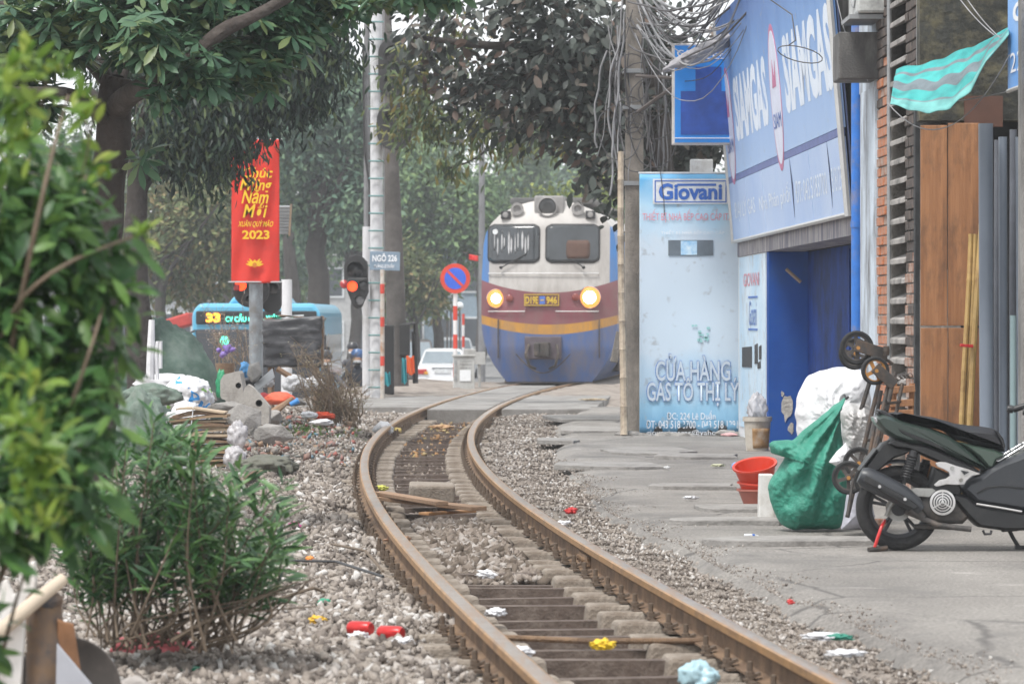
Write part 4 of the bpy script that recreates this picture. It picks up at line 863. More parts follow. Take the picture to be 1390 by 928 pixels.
# ================================================================== LOCOMOTIVE
TZ = 74.0; TX = .73; HEAD = math.atan(.085)
loco = thing('locomotive', 'red yellow and blue diesel train coming round the bend with headlights lit', 'locomotive', (TX, TZ, 0), -HEAD, None, True)
def loco_paint():
    m = bpy.data.materials.new('loco_paint'); m.use_nodes = True; N, L = m.node_tree.nodes, m.node_tree.links; b = N['Principled BSDF']; b.inputs['Roughness'].default_value = .5
    t = N.new('ShaderNodeTexCoord'); s = N.new('ShaderNodeSeparateXYZ'); L.new(t.outputs['Object'], s.inputs[0])
    def mth(op, a, c=None, d=None):
        x = N.new('ShaderNodeMath'); x.operation = op
        for k, v in enumerate((a, c, d)):
            if v is None: continue
            if isinstance(v, (int, float)): x.inputs[k].default_value = v
            else: L.new(v, x.inputs[k])
        return x.outputs[0]
    xa = mth('MINIMUM', mth('ABSOLUTE', s.outputs[0]), 1.38); x2 = mth('MULTIPLY', xa, xa); z = s.outputs[2]
    def mix(f, a, c):
        x = N.new('ShaderNodeMixRGB'); L.new(f, x.inputs[0])
        for k, v in ((1, a), (2, c)):
            if isinstance(v, tuple): x.inputs[k].default_value = (*v, 1)
            else: L.new(v, x.inputs[k])
        return x.outputs[0]
    blue, yel, mar, whi, sid = (.05, .11, .29), (.50, .24, .025), (.21, .06, .075), (.47, .45, .43), (.04, .18, .46)
    c = mix(mth('GREATER_THAN', mth('SUBTRACT', z, mth('MULTIPLY', x2, .115)), 1.01), blue, yel)
    c = mix(mth('GREATER_THAN', mth('SUBTRACT', z, mth('MULTIPLY', x2, .10)), 1.21), c, mar)
    up = mth('GREATER_THAN', mth('SUBTRACT', z, mth('MULTIPLY', x2, .137)), 1.85)
    c = mix(up, c, mix(mth('GREATER_THAN', mth('ABSOLUTE', s.outputs[0]), 1.22), whi, sid))
    n = N.new('ShaderNodeTexNoise'); n.inputs['Scale'].default_value = 2.2; n.inputs['Detail'].default_value = 9; n.inputs['Roughness'].default_value = .7
    mp = N.new('ShaderNodeMapping'); mp.inputs['Scale'].default_value = (1.6, 1, .5); L.new(t.outputs['Object'], mp.inputs[0]); L.new(mp.outputs[0], n.inputs['Vector'])
    r = N.new('ShaderNodeValToRGB'); L.new(n.outputs['Fac'], r.inputs[0]); r.color_ramp.elements[0].position = .40; r.color_ramp.elements[1].position = .74
    lo = mth('SUBTRACT', 1.4, mth('MULTIPLY', z, .28)); d = mth('MULTIPLY', mth('MULTIPLY', r.outputs[0], .72), lo); c = mix(d, c, (.17, .14, .125))
    L.new(c, b.inputs['Base Color']); return m
m_loco = loco_paint(); m_loco_roof = mat('loco_roof', (.10, .10, .10), rough=.8, var=.3, dirt=((.2, .18, .16), .4, 2)); m_rub = mat('window_rubber', (.03, .03, .032), rough=.6)
HWp = [(.06, .86), (.2, .98), (.4, 1.12), (.6, 1.23), (.85, 1.32), (1.1, 1.365), (1.5, 1.38), (2.2, 1.37), (2.8, 1.345), (3.05, 1.30), (3.25, 1.19), (3.42, 1.02), (3.55, .80), (3.66, .52), (3.73, .2)]
def hw(z): return float(np.interp(z, [p[0] for p in HWp], [p[1] for p in HWp]))
def fd(u, z):                                       # how far the nose lies back of its foremost plane
    k = abs(u)/1.38
    return .30*k**2.6+.14*max(0, z-1.95)+.25*max(0, .75-z)**1.2+.5*max(0, z-3.15)**1.5
nzs = np.concatenate([np.linspace(.06, 3.0, 44), np.linspace(3.06, 3.73, 16)]); nu = 49
mb = MB(); vs = [(hw(z)*math.sin(t*math.pi/2), fd(hw(z)*math.sin(t*math.pi/2), z), z) for z in nzs for t in np.linspace(-1, 1, nu)]
mb.add(vs, [[j*nu+i, j*nu+i+1, (j+1)*nu+i+1, (j+1)*nu+i] for j in range(len(nzs)-1) for i in range(nu-1)])
mb.build('nose', m_loco, loco, smooth=True)
# body shell running back from the nose edge
LEN = 15.5; mb = MB(); ring = []
for z in nzs: ring.append((-hw(z), fd(hw(z), z), z))
ring2 = [(x, y, z) for x, y, z in ring]+[(-x, y, z) for x, y, z in reversed(ring)]
k = len(ring2); vs = list(ring2)+[(x*1.0, .9, z) for x, y, z in ring2]+[(x, LEN, z) for x, y, z in ring2]
fs = []
for s in (0, 1):
    for j in range(k-1): fs.append([s*k+j, s*k+j+1, (s+1)*k+j+1, (s+1)*k+j])
fs.append([2*k+j for j in range(k)]); mb.add(vs, fs); mb.build('body', m_loco, loco, smooth=True)
def patch(name, m, u0, u1, z0, z1, off, n=14, rad=.06, par=None, skew=0.0):
    mb = MB()
    def fn(i, j):
        z = z0+(z1-z0)*j; u = u0+(u1-u0)*i
        e = min(j, 1-j)*(z1-z0); c = 0
        if e < rad: c = rad-math.sqrt(max(0, rad*rad-(rad-e)**2))
        lo, hi = u0+c, u1-c; u = lo+(hi-lo)*i
        return Vector((u, fd(u, z)-off, z))
    mb.grid(n, n, fn); return mb.build(name, m, par or loco, smooth=True, solid=.012)
ux = lambda px: (px-744)/67.6; uz = lambda py: H-(py-YH)/67.6
m_glass = mat('cab_glass', (.03, .035, .04), rough=.08, var=.3, scale=3, spec=.9); m_pale_strip = mat('cab_pale_strip', (.42, .42, .43), rough=.9, var=.3, scale=6); m_cabin = mat('cab_interior_brown', (.10, .055, .04), rough=.8)
for (a, b, cur) in ((660.5, 731, True), (740.5, 812, False)):
    fr = patch('window_frame', m_rub, ux(a-1.2), ux(b+1.2), uz(357), uz(303.5), .012, 16, .12)
    patch('windscreen', m_glass, ux(a+1), ux(b-1), uz(355), uz(306), .024, 16, .09, fr)
    if cur:
        rdc = random.Random(4)
        for q in range(11):
            px = 669+q*4.6+rdc.uniform(-1, 1); patch('pale_strip', m_pale_strip, ux(px), ux(px+rdc.uniform(1.2, 3)), uz(337+rdc.uniform(-4, 12)), uz(310+rdc.uniform(0, 10)), .038, 5, .02, fr)  # pale upright strips laid over the windscreen
        mb = MB(); mb.lathe([(.055, 0), (.055, .01)], 16, Matrix.Translation((ux(670), fd(ux(670), uz(314))-.05, uz(314))) @ Matrix.Rotation(R(90), 4, 'X')); mb.build('sticker', m_white, fr)
    else: patch('driver_seat', m_cabin, ux(768), ux(800), uz(351), uz(326), .038, 6, .03, fr)
m_whline = mat('grab_rail_white', (.6, .6, .6), rough=.4)
def nose_rail(px0, px1, py, r, m): 
    mb = MB(); mb.tube([Vector((ux(px), fd(ux(px), uz(py))-.05, uz(py))) for px in np.linspace(px0, px1, 12)], r, 6)
    for px in (px0+1, px1-1): mb.tube([Vector((ux(px), fd(ux(px), uz(py))-.05, uz(py))), Vector((ux(px), fd(ux(px), uz(py))+.02, uz(py)))], r, 5)
    mb.build('grab_rail', m, loco)
nose_rail(661, 812, 371, .012, m_whline); nose_rail(661, 712, 422.5, .011, m_whline); nose_rail(754, 812, 422.5, .011, m_whline)
for (a, b, c_) in (((679, 363), (714, 344), (.02,)), ((792, 363), (776, 352), (.02,))):
    mb = MB(); pts = [Vector((ux(a[0]+(b[0]-a[0])*t), fd(ux(a[0]+(b[0]-a[0])*t), uz(a[1]+(b[1]-a[1])*t))-.07, uz(a[1]+(b[1]-a[1])*t))) for t in np.linspace(0, 1, 6)]; mb.tube(pts, .013, 5); mb.lathe([(.035, 0), (.035, .06)], 8, Matrix.Translation(pts[0]) @ Matrix.Rotation(R(90), 4, 'X')); mb.build('wiper', m_blk, loco)
# headlights: housing, reflector, glowing lens; ring emits orange to imitate the glare halo
m_lamp = mat('lit_headlamp', (1, .9, .7), emit=((1, .88, .62), 9)); m_chr = mat('chrome', (.6, .6, .6), rough=.15, metal=1, var=.05)
m_halo = mat('headlamp_halo', (.12, .06, .02), rough=.4, emit=((1, .33, .06), .75))  # orange halo of the lamp put in as emission
for (px, py, r_) in ((672, 405, .095), (800, 403.5, .125)):
    u, z = ux(px), uz(py); M_ = Matrix.Translation((u, fd(u, z)-.02, z)) @ Matrix.Rotation(R(90), 4, 'X')
    mb = MB(); mb.ring([(r_+.085, -.06), (r_+.10, .02), (r_+.09, .03), (r_+.075, -.06)], 28, M_); h_ = mb.build('headlight', m_chr, loco, smooth=True)
    mb = MB(); mb.lathe([(r_+.085, -.0), (r_+.05, .03), (0.001, .035)], 28, M_, False); mb.build('halo_ring', m_halo, h_, smooth=True)
    mb = MB(); mb.lathe([(r_*1.0, .034), (r_*.75, .055), (r_*.34, .07), (.001, .075)], 28, M_, False); mb.build('lens', m_lamp, h_, smooth=True)
    # marker lamp beside it
    u2 = u+(.28 if u < 0 else -.28); M2 = Matrix.Translation((u2, fd(u2, z)-.01, z)) @ Matrix.Rotation(R(90), 4, 'X'); mb = MB(); mb.lathe([(.075, -.05), (.075, .04), (.05, .055), (.001, .06)], 20, M2, False); mb.build('marker_lamp', mat('dim_red_lamp', (.22, .05, .04), rough=.25), loco, smooth=True)
# number plate
m_plate = mat('plate_brown', (.15, .065, .06), rough=.5); m_ylw = mat('plate_yellow', (.62, .42, .04), rough=.5, var=.08)
pl = MB(); pl.box((ux(735), -.03, uz(407)), (.70, .03, .235)); pl_o = pl.build('number_plate', m_plate, loco, bevel=.005)
mb = MB()
for (cx_, cz_, wx, wz) in ((0, .108, .70, .014), (0, -.108, .70, .014), (.343, 0, .014, .215), (-.343, 0, .014, .215)): mb.box((ux(735)+cx_, -.05, uz(407)+cz_), (wx, .012, wz))
mb.build('plate_border', m_ylw, pl_o)
LM = plane_M((0, -.052, 0), (1, 0, 0), (0, 0, 1)); text('D19E', (ux(713), uz(412.6), ux(730.5), uz(402)), LM, m_ylw, pl_o, bold=.03); text('946', (ux(741.5), uz(412.6), ux(756), uz(402)), LM, m_ylw, pl_o, bold=.03)
mb = MB(); mb.box((ux(736), -.055, uz(407.3)), (.11, .012, .16)); mb.build('plate_emblem', mat('plate_blue', (.08, .16, .5)), pl_o); mb = MB(); mb.box((ux(736), -.064, uz(407.3)), (.07, .008, .02)); mb.build('plate_dash', m_ylw, pl_o)
# roof lamp box, horns
m_horn = mat('grey_horn', (.26, .25, .245), rough=.6, var=.2)
u0, z0 = ux(745.5), uz(279.5); yf = fd(0, z0)
mb = MB(); mb.box((u0-.03, yf+.22, z0+.0), (.60, .6, .43)); rb = mb.build('lamp_box', m_horn, loco, bevel=.03)
M_ = Matrix.Translation((u0-.1+.04, yf-.09, z0-.01)) @ Matrix.Rotation(R(90), 4, 'X'); mb = MB(); mb.ring([(.17, -.02), (.205, -.02), (.205, .06), (.18, .07)], 28, M_); mb.build('lamp_rim', m_horn, rb, smooth=True)
mb = MB(); mb.lathe([(.175, -.01), (.10, .0), (.001, .0)], 24, M_, False); mb.build('unlit_lens', mat('unlit_lens', (.05, .05, .05), rough=.15, spec=.8), rb)
for px, r_ in ((700, .13), (783, .13)):
    u, z = ux(px), uz(283); M_ = Matrix.Translation((u, fd(u, z)-.1, z)) @ Matrix.Rotation(R(90), 4, 'X'); mb = MB(); mb.lathe([(.07, -.25), (.08, -.06), (r_, .0), (r_, .03), (r_*.6, .03), (r_*.5, -.02), (.001, -.03)], 22, M_, False); mb.build('horn', m_horn, loco, smooth=True)
for px in (684, 800):
    u, z = ux(px), uz(291); mb = MB(); mb.box((u, fd(u, z)+.02, z), (.19, .25, .16)); b_ = mb.build('lamp_bracket', m_rub, loco, bevel=.01); mb = MB(); mb.lathe([(.06, 0), (.05, .02), (.001, .025)], 14, Matrix.Translation((u, fd(u, z)-.11, z)) @ Matrix.Rotation(R(90), 4, 'X'), False); mb.build('lens', m_horn, b_)
mb = MB(); mb.box((0, 2.2, 3.72), (1.7, 2.6, .14)); mb.build('roof_hatch', m_loco_roof, loco, bevel=.04)
for yy in (5, 8, 11): mb = MB(); mb.box((0, yy, 3.76), (1.5, 1.8, .2)); mb.build('roof_fan', m_loco_roof, loco, bevel=.05)
# coupler recess, hoses, handrails, plough, bogies
m_grime = mat('grimy_black', (.045, .04, .038), rough=.85, var=.4, scale=6, dirt=((.14, .11, .09), .4, 4))
mb = MB(); mb.box((ux(737), -.02, uz(472)), (.74, .12, .46)); cp = mb.build('coupler_recess', mat('coupler_grime', (.105, .085, .10), rough=.85, var=.3, scale=5), loco, bevel=.02)
mb = MB(); mb.box((ux(737), -.22, uz(474)), (.30, .4, .28)); mb.box((ux(737)-.1, -.42, uz(474)), (.10, .14, .26)); mb.box((ux(737)+.1, -.40, uz(474)), (.10, .1, .26)); mb.build('coupler', m_grime, cp, bevel=.02)
for s in (-1, 1):
    mb = MB(); c0 = ux(737)+s*.28; mb.tube([(c0, -.1, uz(468)), (c0+s*.05, -.3, uz(480)), (c0-s*.02, -.26, uz(496)), (c0-s*.14, -.15, uz(500))], .028, 7); mb.build('brake_hose', m_grime, cp)
mb = MB(); mb.tube([Vector((ux(px), fd(ux(px), .55)-.1, .62-.38*math.sin((px-700)/74*math.pi))) for px in np.linspace(700, 774, 16)], .014, 6); mb.build('hose_chain', m_grime, cp)
for s in (-1, 1):
    mb = MB(); pts = [Vector((s*1.02, fd(1.02, z)-.06, z)) for z in (.55, .9, 1.3)]; mb.tube([pts[0]+Vector((0, .06, 0)), *pts, pts[-1]+Vector((0, .06, 0))], .013, 6); mb.build('hand_rail', m_grime, loco)
mb = MB(); mb.grid(24, 4, lambda i, j: Vector(((i-.5)*1.8, fd((i-.5)*1.8, .1)+.02+.06*j, .03+.12*j))); mb.build('plough', m_grime, loco, solid=.02)
def bogie(y0):
    fr = MB(); fr.box((0, y0, .55), (2.1, 3.6, .35)); f_ = fr.build('bogie', m_grime, loco, bevel=.03)
    for dy in (-1.35, 0, 1.35):
        for s in (-1, 1): mb = MB(); mb.lathe([(.46, -.06), (.46, .06), (.40, .065), (.1, .07)], 24, Matrix.Translation((s*.55, y0+dy, .48)) @ Matrix.Rotation(R(90), 4, 'Y')); mb.build('wheel', m_grime, f_)
bogie(2.6); bogie(12)
mb = MB(); mb.box((0, 7.3, .55), (2.3, 4.5, .7)); mb.build('fuel_tank', m_grime, loco, bevel=.05)
for y0, y1 in ((1.5, 2.3), (4.2, 5.6), (7, 8.4), (9.8, 11.2)):
    for s in (-1, 1): mb = MB(); mb.box((s*1.36, (y0+y1)/2, 2.6), (.03, y1-y0, .7)); mb.build('side_window' if y0 < 2 else 'grille', m_glass if y0 < 2 else m_grime, loco, bevel=.01)
# first carriage behind
car_ = thing('carriage', 'blue and red passenger carriage coupled behind the locomotive', 'railway carriage', (TX+16.2*math.tan(HEAD), TZ+16.2, 0), -HEAD-.06, None, True)
mb = MB(); ringc = [(-.9, .5), (-1.35, .8), (-1.38, 2.6), (-1.2, 3.3), (-.6, 3.65), (.6, 3.65), (1.2, 3.3), (1.38, 2.6), (1.35, .8), (.9, .5)]
mb.prism(ringc, 0, 19, Matrix(((1, 0, 0, 0), (0, 0, 1, 0), (0, 1, 0, 0), (0, 0, 0, 1)))); mb.build('body', m_loco, car_, bevel=.04)
for k in range(7):
    for s in (-1, 1): mb = MB(); mb.box((s*1.375, 1.6+2.5*k, 2.25), (.03, 1.2, .8)); mb.build('window', m_glass, car_, bevel=.02)
mb = MB(); mb.box((0, 3, .35), (2, 3, .5)); mb.box((0, 16, .35), (2, 3, .5)); mb.build('bogies', m_grime, car_); 

# ================================================================== CROSSING FURNITURE
m_ivory = mat('pale_pole_paint', (.58, .58, .60), rough=.6, var=.08, dirt=((.30, .29, .28), .3, 3, (1, 1, .3)))
m_teal = mat('teal_band', (.10, .22, .22), rough=.6); m_pgrey = mat('pole_grey', (.21, .21, .22), rough=.8, var=.2, dirt=((.12, .12, .12), .4, 3))
SZ = 62.0
sm = thing('signal_mast', 'white railway signal mast with ladder rungs and dark signal heads', 'signal mast', (P(511, 0, SZ).x, SZ, -.05))
mb = MB(); mb.lathe([(.108, -.05), (.10, 6.6)], 20, Matrix.Translation((P(511, 0, SZ).x, SZ, 0))); mb.build('pole', m_ivory, sm, smooth=True)
xl, xr = P(500.5, 0, SZ).x, P(521.5, 0, SZ).x
for k in range(22):
    z = .18+k*.292; mb = MB(); mb.tube([(xl, SZ-.15, z), (xr, SZ-.15, z)], .016, 6); mb.build('rung', m_teal, sm)
for x_ in (xr,): mb = MB(); mb.tube([(x_, SZ-.15, 0), (x_, SZ-.15, 6.6)], .014, 6); mb.build('ladder_rail', m_pgrey, sm)
m_head = mat('signal_black', (.028, .027, .028), rough=.6, var=.2)
def sighead(par, c, w_, h_, d_, lamps, lit=None, hood=True):
    mb = MB(); out = [(-w_/2, -h_/2+w_/2)]+[(-w_/2*math.cos(a), -h_/2+w_/2-w_/2*math.sin(a)) for a in np.linspace(.2, math.pi-.2, 9)]+[(w_/2, -h_/2+w_/2), (w_/2, h_/2-w_/2)]+[(w_/2*math.cos(a), h_/2-w_/2+w_/2*math.sin(a)) for a in np.linspace(.2, math.pi-.2, 9)]+[(-w_/2, h_/2-w_/2)]
    mb.prism(out, -d_/2, d_/2, plane_M(c, (1, 0, 0), (0, 0, 1))); hd = mb.build('signal_head', m_head, par, bevel=.01)
    for (dx, dz, r_, m_l) in lamps:
        M_ = Matrix.Translation((c[0]+dx, c[1]-d_/2, c[2]+dz)) @ Matrix.Rotation(R(90), 4, 'X')
        mb = MB(); mb.lathe([(r_, 0), (r_*.8, .02), (.001, .035)], 18, M_, False); mb.build('lens', m_l, hd, smooth=True)
        if hood:
            mb = MB(); k_ = 13
            vs = [M_ @ Vector((r_*1.1*math.cos(a), r_*1.1*math.sin(a), zz)) for zz in (0, r_*1.9) for a in np.linspace(-.25, math.pi+.25, k_)]
            mb.add(vs, [[i, i+1, k_+i+1, k_+i] for i in range(k_-1)]); mb.build('hood', m_head, hd, solid=.008, smooth=True)
    return hd
m_off = mat('unlit_lamp', (.06, .06, .065), rough=.2, spec=.7); m_redlit = mat('lit_red_lamp', (1, .12, .03), emit=((1, .045, .008), 1.5)); m_dimg = mat('grey_lamp', (.26, .26, .27), rough=.25)
sighead(sm, (P(534, 0, SZ).x, SZ-.05, P(0, 93, SZ).z), .50, 1.0, .3, ((0, .22, .13, m_off), (0, -.2, .13, m_off)))
sighead(sm, (P(536, 0, SZ).x, SZ-.05, P(0, 172, SZ).z), .60, .8, .3, ((0, .1, .16, m_off),))
mb = MB(); mb.tube([(xr, SZ, 5.6), (xr+.25, SZ, 5.6)], .03, 6); mb.tube([(xr, SZ, 4.5), (xr+.25, SZ, 4.5)], .03, 6); mb.build('arm', m_head, sm)
gp = thing('thin_post', 'thin grey pole rising just left of the white signal mast', 'pole', (P(498, 0, 63).x, 63, 0)); gx = P(498, 0, 63).x
mb = MB(); mb.lathe([(.06, -.1), (.05, 6.5)], 12, Matrix.Translation((gx, 63, 0))); mb.build('shaft', m_pgrey, gp, smooth=True); mb = MB(); mb.lathe([(.075, -.1), (.07, 2.9)], 12, Matrix.Translation((gx, 62.9, 0))); mb.build('sleeve', m_ivory, gp, smooth=True)
gpw = MB(); gpw.tube([(gx-.06, 62.9, 6), (gx-.04, 62.9, 4.2), (gx+.05, 62.9, 3.6), (gx+.04, 62.9, 2.5)], .02, 6); gpw.build('cable', m_head, gp)
# street lamp signal on the left of the mast
tl = thing('crossing_signal', 'black crossing signal with one red light lit beside the white mast', 'traffic light', (P(484, 0, 62).x, 62, P(0, 420, 62).z))
sighead(tl, (P(483, 0, 62).x, 62.1, P(0, 371, 62).z), .40, .62, .2, ((0, .06, .13, m_off),))
c_ = (P(487, 0, 62).x, 61.9, P(0, 396, 62).z); mb = MB()
mb.prism([(-.17, .24), (.16, .24), (.17, .0), (.06, -.26), (-.02, -.30), (-.10, -.22), (-.2, .05)], -.1, .1, plane_M(c_, (1, 0, 0), (0, 0, 1))); h_ = mb.build('signal_head', m_head, tl, bevel=.03)
for (dx, dz, r_, m_) in ((-.10, .09, .085, m_redlit), (.09, .10, .085, m_off), (.02, -.14, .08, m_dimg)):
    M_ = Matrix.Translation((c_[0]+dx, c_[1]-.1, c_[2]+dz)) @ Matrix.Rotation(R(90), 4, 'X'); mb = MB(); mb.lathe([(r_, 0), (r_*.8, .02), (.001, .03)], 18, M_, False); mb.build('lens', m_, h_, smooth=True)
    k_ = 11; mb = MB(); vs = [M_ @ Vector((r_*1.12*math.cos(a), r_*1.12*math.sin(a), zz)) for zz in (0, r_*1.3) for a in np.linspace(.2, math.pi+.9, k_)]; mb.add(vs, [[i, i+1, k_+i+1, k_+i] for i in range(k_-1)]); mb.build('hood', m_head, h_, solid=.006, smooth=True)
M_ = Matrix.Translation((c_[0]-.24, c_[1]-.03, c_[2]+.12)) @ Matrix.Rotation(R(75), 4, 'X'); mb = MB(); mb.lathe([(.06, -.05), (.07, .05), (.001, .07)], 14, M_, False); mb.build('side_lamp', mat('dark_red_lens', (.30, .02, .02), rough=.25), h_, smooth=True)
mb = MB(); mb.tube([(P(487, 0, 62).x+.1, 62, P(0, 355, 62).z), (gx, 62.9, P(0, 355, 62).z)], .02, 6); mb.tube([(P(487, 0, 62).x+.1, 62, P(0, 400, 62).z), (gx, 62.9, P(0, 400, 62).z)], .02, 6); mb.build('arm', m_head, tl)
# lane name plate
np_ = thing('lane_sign', 'small grey blue lane name plate fixed to the white mast', 'street sign', (P(522, 0, 61.8).x, 61.8, P(0, 367, 61.8).z))
q0, q1 = P(502, 367, 61.8), P(543, 341.5, 61.8); mb = MB(); mb.box(((q0.x+q1.x)/2, 61.8, (q0.z+q1.z)/2), (q1.x-q0.x, .02, q1.z-q0.z), (0, .03, 0)); mb.build('plate', mat('plate_grey_blue', (.20, .27, .35), rough=.5), np_, bevel=.006)
NM = plane_M((0, 61.785, 0), (1, 0, -.03), (0, 0, 1))
def nb(a, b, c, d): p, q = P(a, d, 61.8), P(b, c, 61.8); return (p.x, p.z, q.x, q.z)
M_t = Matrix.Translation((0, 61.786, 0)) @ Matrix.Rotation(R(90), 4, 'X')
text('NGÕ 226', nb(505.5, 539, 344, 355), M_t, m_txtwhite, np_, bold=.03); text('ĐƯỜNG LÊ DUẨN', nb(508, 535, 357, 363.5), M_t, m_txtwhite, np_, bold=.02)
# leaning dark concrete post with a box
cpz = 64.5; cpt = thing('leaning_post', 'dark tapering concrete post leaning beside the white mast', 'post', (P(541, 0, cpz).x, cpz, 0)); m_dpost = mat('dark_post', (.105, .095, .09), rough=.9, var=.25, dirt=((.06, .055, .05), .4, 2))
mb = MB(); mb.tube([P(541, 524, cpz), P(535, 350, cpz), P(524, 30, cpz), P(522, -20, cpz)], [.18, .165, .10, .095], 12); mb.build('shaft', m_dpost, cpt, smooth=True)
mb = MB(); c_ = P(549.5, 461, cpz-.2); mb.box(c_, (.18, .25, .55)); mb.build('box', m_head, cpt, bevel=.015)
bz = 61.3; bt = thing('barrier_post', 'thin rusty white and red barrier pole standing by the mast', 'pole', (P(519, 0, bz).x, bz, 0)); m_bar = mat('rusty_white', (.5, .46, .42), rough=.8, var=.2, dirt=((.34, .15, .06), .45, 5)); x_ = P(519, 0, bz).x
mb = MB(); mb.lathe([(.035, -.1), (.035, 2.15)], 10, Matrix.Translation((x_, bz, 0))); mb.build('shaft', m_bar, bt, smooth=True); m_rband = mat('red_band', (.55, .05, .03), rough=.5)
for z in (1.2, .55, 1.75): mb = MB(); mb.lathe([(.037, z), (.037, z+.16)], 10, Matrix.Translation((x_, bz, 0))); mb.build('red_band', m_rband, bt, smooth=True)
q0 = P(524, 470, 63); mb = MB(); mb.box((q0.x, 63.6, .62), (.24, .2, 1.2)); tag(mb.build('control_box', m_head, bevel=.02), 'dark box standing between the white mast and the leaning post', 'box')
# orange and teal cloths by the post
m_or_ = mat('orange_cloth', (.75, .12, .02), rough=.7, var=.15); m_tl = mat('teal_cloth', (.03, .36, .42), rough=.7, var=.15)
def cloth(name, px0, px1, py0, py1, Z, m, label, sway=.03):
    p0, p1 = P(px0, py1, Z), P(px1, py0, Z); mb = MB(); mb.grid(14, 14, lambda i, j: Vector((p0.x+(p1.x-p0.x)*i*(1-.12*j), Z+.04*math.sin(i*9+j)+sway*j, p0.z+(p1.z-p0.z)*j+.02*math.sin(i*8)))); return tag(mb.build(name, m, smooth=True, solid=.01, loc=p0), label, 'cloth')
cloth('orange_cloth', 551, 563, 484, 508, 64.1, m_or_, 'orange cloth hung beside the dark leaning post'); cloth('teal_cloth', 545.5, 552, 487, 520, 63.9, m_tl, 'tall teal cloth hung against the dark leaning post'); cloth('teal_cloth', 522, 530, 506, 523, 62.5, m_tl, 'short teal cloth on the ground left of the leaning post')
mb = MB(); mb.tube([P(562.5, 450, 64.6), P(564, 520, 64.6)], .05, 8); tag(mb.build('short_post', m_head), 'short dark post between the leaning post and the white car', 'post')
mb = MB(); mb.tube([P(545, 440, 64.4), P(563, 438, 64.4), P(563, 455, 64.6)], .025, 6); tag(mb.build('bent_rod', m_head), 'bent dark rod above the orange cloth', 'rod')
# no parking sign and cabinet
nz_ = 70.0; npk = thing('no_parking_sign', 'round red and blue no parking sign on a red and white striped pole', 'road sign', (P(618, 0, nz_).x, nz_, 0)); sx_ = P(618, 0, nz_).x; szc = P(0, 378, nz_).z
m_red = mat('sign_red', (.62, .055, .03), rough=.4, var=.08); m_sbl = mat('sign_blue_disc', (.04, .12, .62), rough=.4, var=.08); m_wp2 = mat('pole_white', (.72, .70, .70), rough=.5, var=.06)
for kk in range(8):
    z0 = -.05+kk*.27; mb = MB(); mb.lathe([(.042, z0), (.042, z0+.27)], 14, Matrix.Translation((sx_, nz_, 0))); mb.build('pole_band', m_red if kk % 2 else m_wp2, npk, smooth=True)
M_ = Matrix.Translation((sx_, nz_-.06, szc)) @ Matrix.Rotation(R(90), 4, 'X')
mb = MB(); mb.lathe([(.285, -.012), (.285, .012)], 40, M_); dsk = mb.build('disc', m_red, npk, bevel=.004)
mb = MB(); mb.lathe([(.205, .012), (.205, .017)], 36, M_); mb.build('blue_field', m_sbl, dsk)
mb = MB(); mb.box((0, 0, .019), (.40, .05, .006), Matrix.Rotation(R(-45), 3, 'Z')); mb.v = [tuple(M_ @ Vector(v)) for v in mb.v]; mb.build('slash', m_red, dsk)
cb = thing('signal_cabinet', 'grey metal cabinet with notices at the foot of the no parking sign', 'cabinet', (P(630, 0, 69.5).x, 69.5, 0)); q0, q1 = P(615.5, 521, 69.5), P(644, 484, 69.5); cx_ = (q0.x+q1.x)/2
m_cabg = mat('cabinet_grey', (.42, .42, .41), rough=.6, var=.1, dirt=((.25, .24, .22), .35, 4))
mb = MB(); mb.box((cx_, 69.65, (q1.z)/2+.0), (q1.x-q0.x, .32, q1.z)); mb.build('body', m_cabg, cb, bevel=.01)
mb = MB(); mb.box((cx_, 69.65, q1.z+.02), (q1.x-q0.x+.06, .38, .04)); mb.build('lid', m_cabg, cb, bevel=.008)
CM = Matrix.Translation((0, 69.484, 0)) @ Matrix.Rotation(R(90), 4, 'X')
def cbb(a, b, c, d): p, q = P(a, d, 69.5), P(b, c, 69.5); return (p.x, p.z, q.x, q.z)
for t_, y_ in (('TỦ ĐIỀU KHIỂN', 488.5), ('ĐƯỜNG NGANG', 493), ('CẤM SỜ VÀO', 497.5)): text(t_, cbb(624.5, 640.5, y_, y_+2.8), CM, m_txtgrey, cb)
mb = MB(); p_, q_ = P(624, 517, 69.47), P(639, 502, 69.47); mb.box(((p_.x+q_.x)/2, 69.48, (p_.z+q_.z)/2), (q_.x-p_.x, .01, q_.z-p_.z)); mb.build('notice', m_white, cb)
for py in (492, 503, 513): mb = MB(); p_ = P(618.5, py, 69.48); mb.box(p_, (.04, .03, .08)); mb.build('hinge', m_galv, cb)
p_ = P(651, 486, 71); b2 = MB(); b2.box(p_, (.22, .2, .24)); b2.tube([p_, p_-Vector((0, 0, .75))], .03, 6); tag(b2.build('meter_box', m_cabg), 'small grey meter box on a stalk between cabinet and train', 'box')
p_ = P(638, 478, 70.2); b2 = MB(); b2.box(p_, (.22, .2, .13)); b2.tube([p_, p_-Vector((0, 0, .12))], .03, 6); tag(b2.build('pale_lamp_unit', m_cabg, bevel=.02), 'small pale unit sitting on top of the grey cabinet', 'unit')

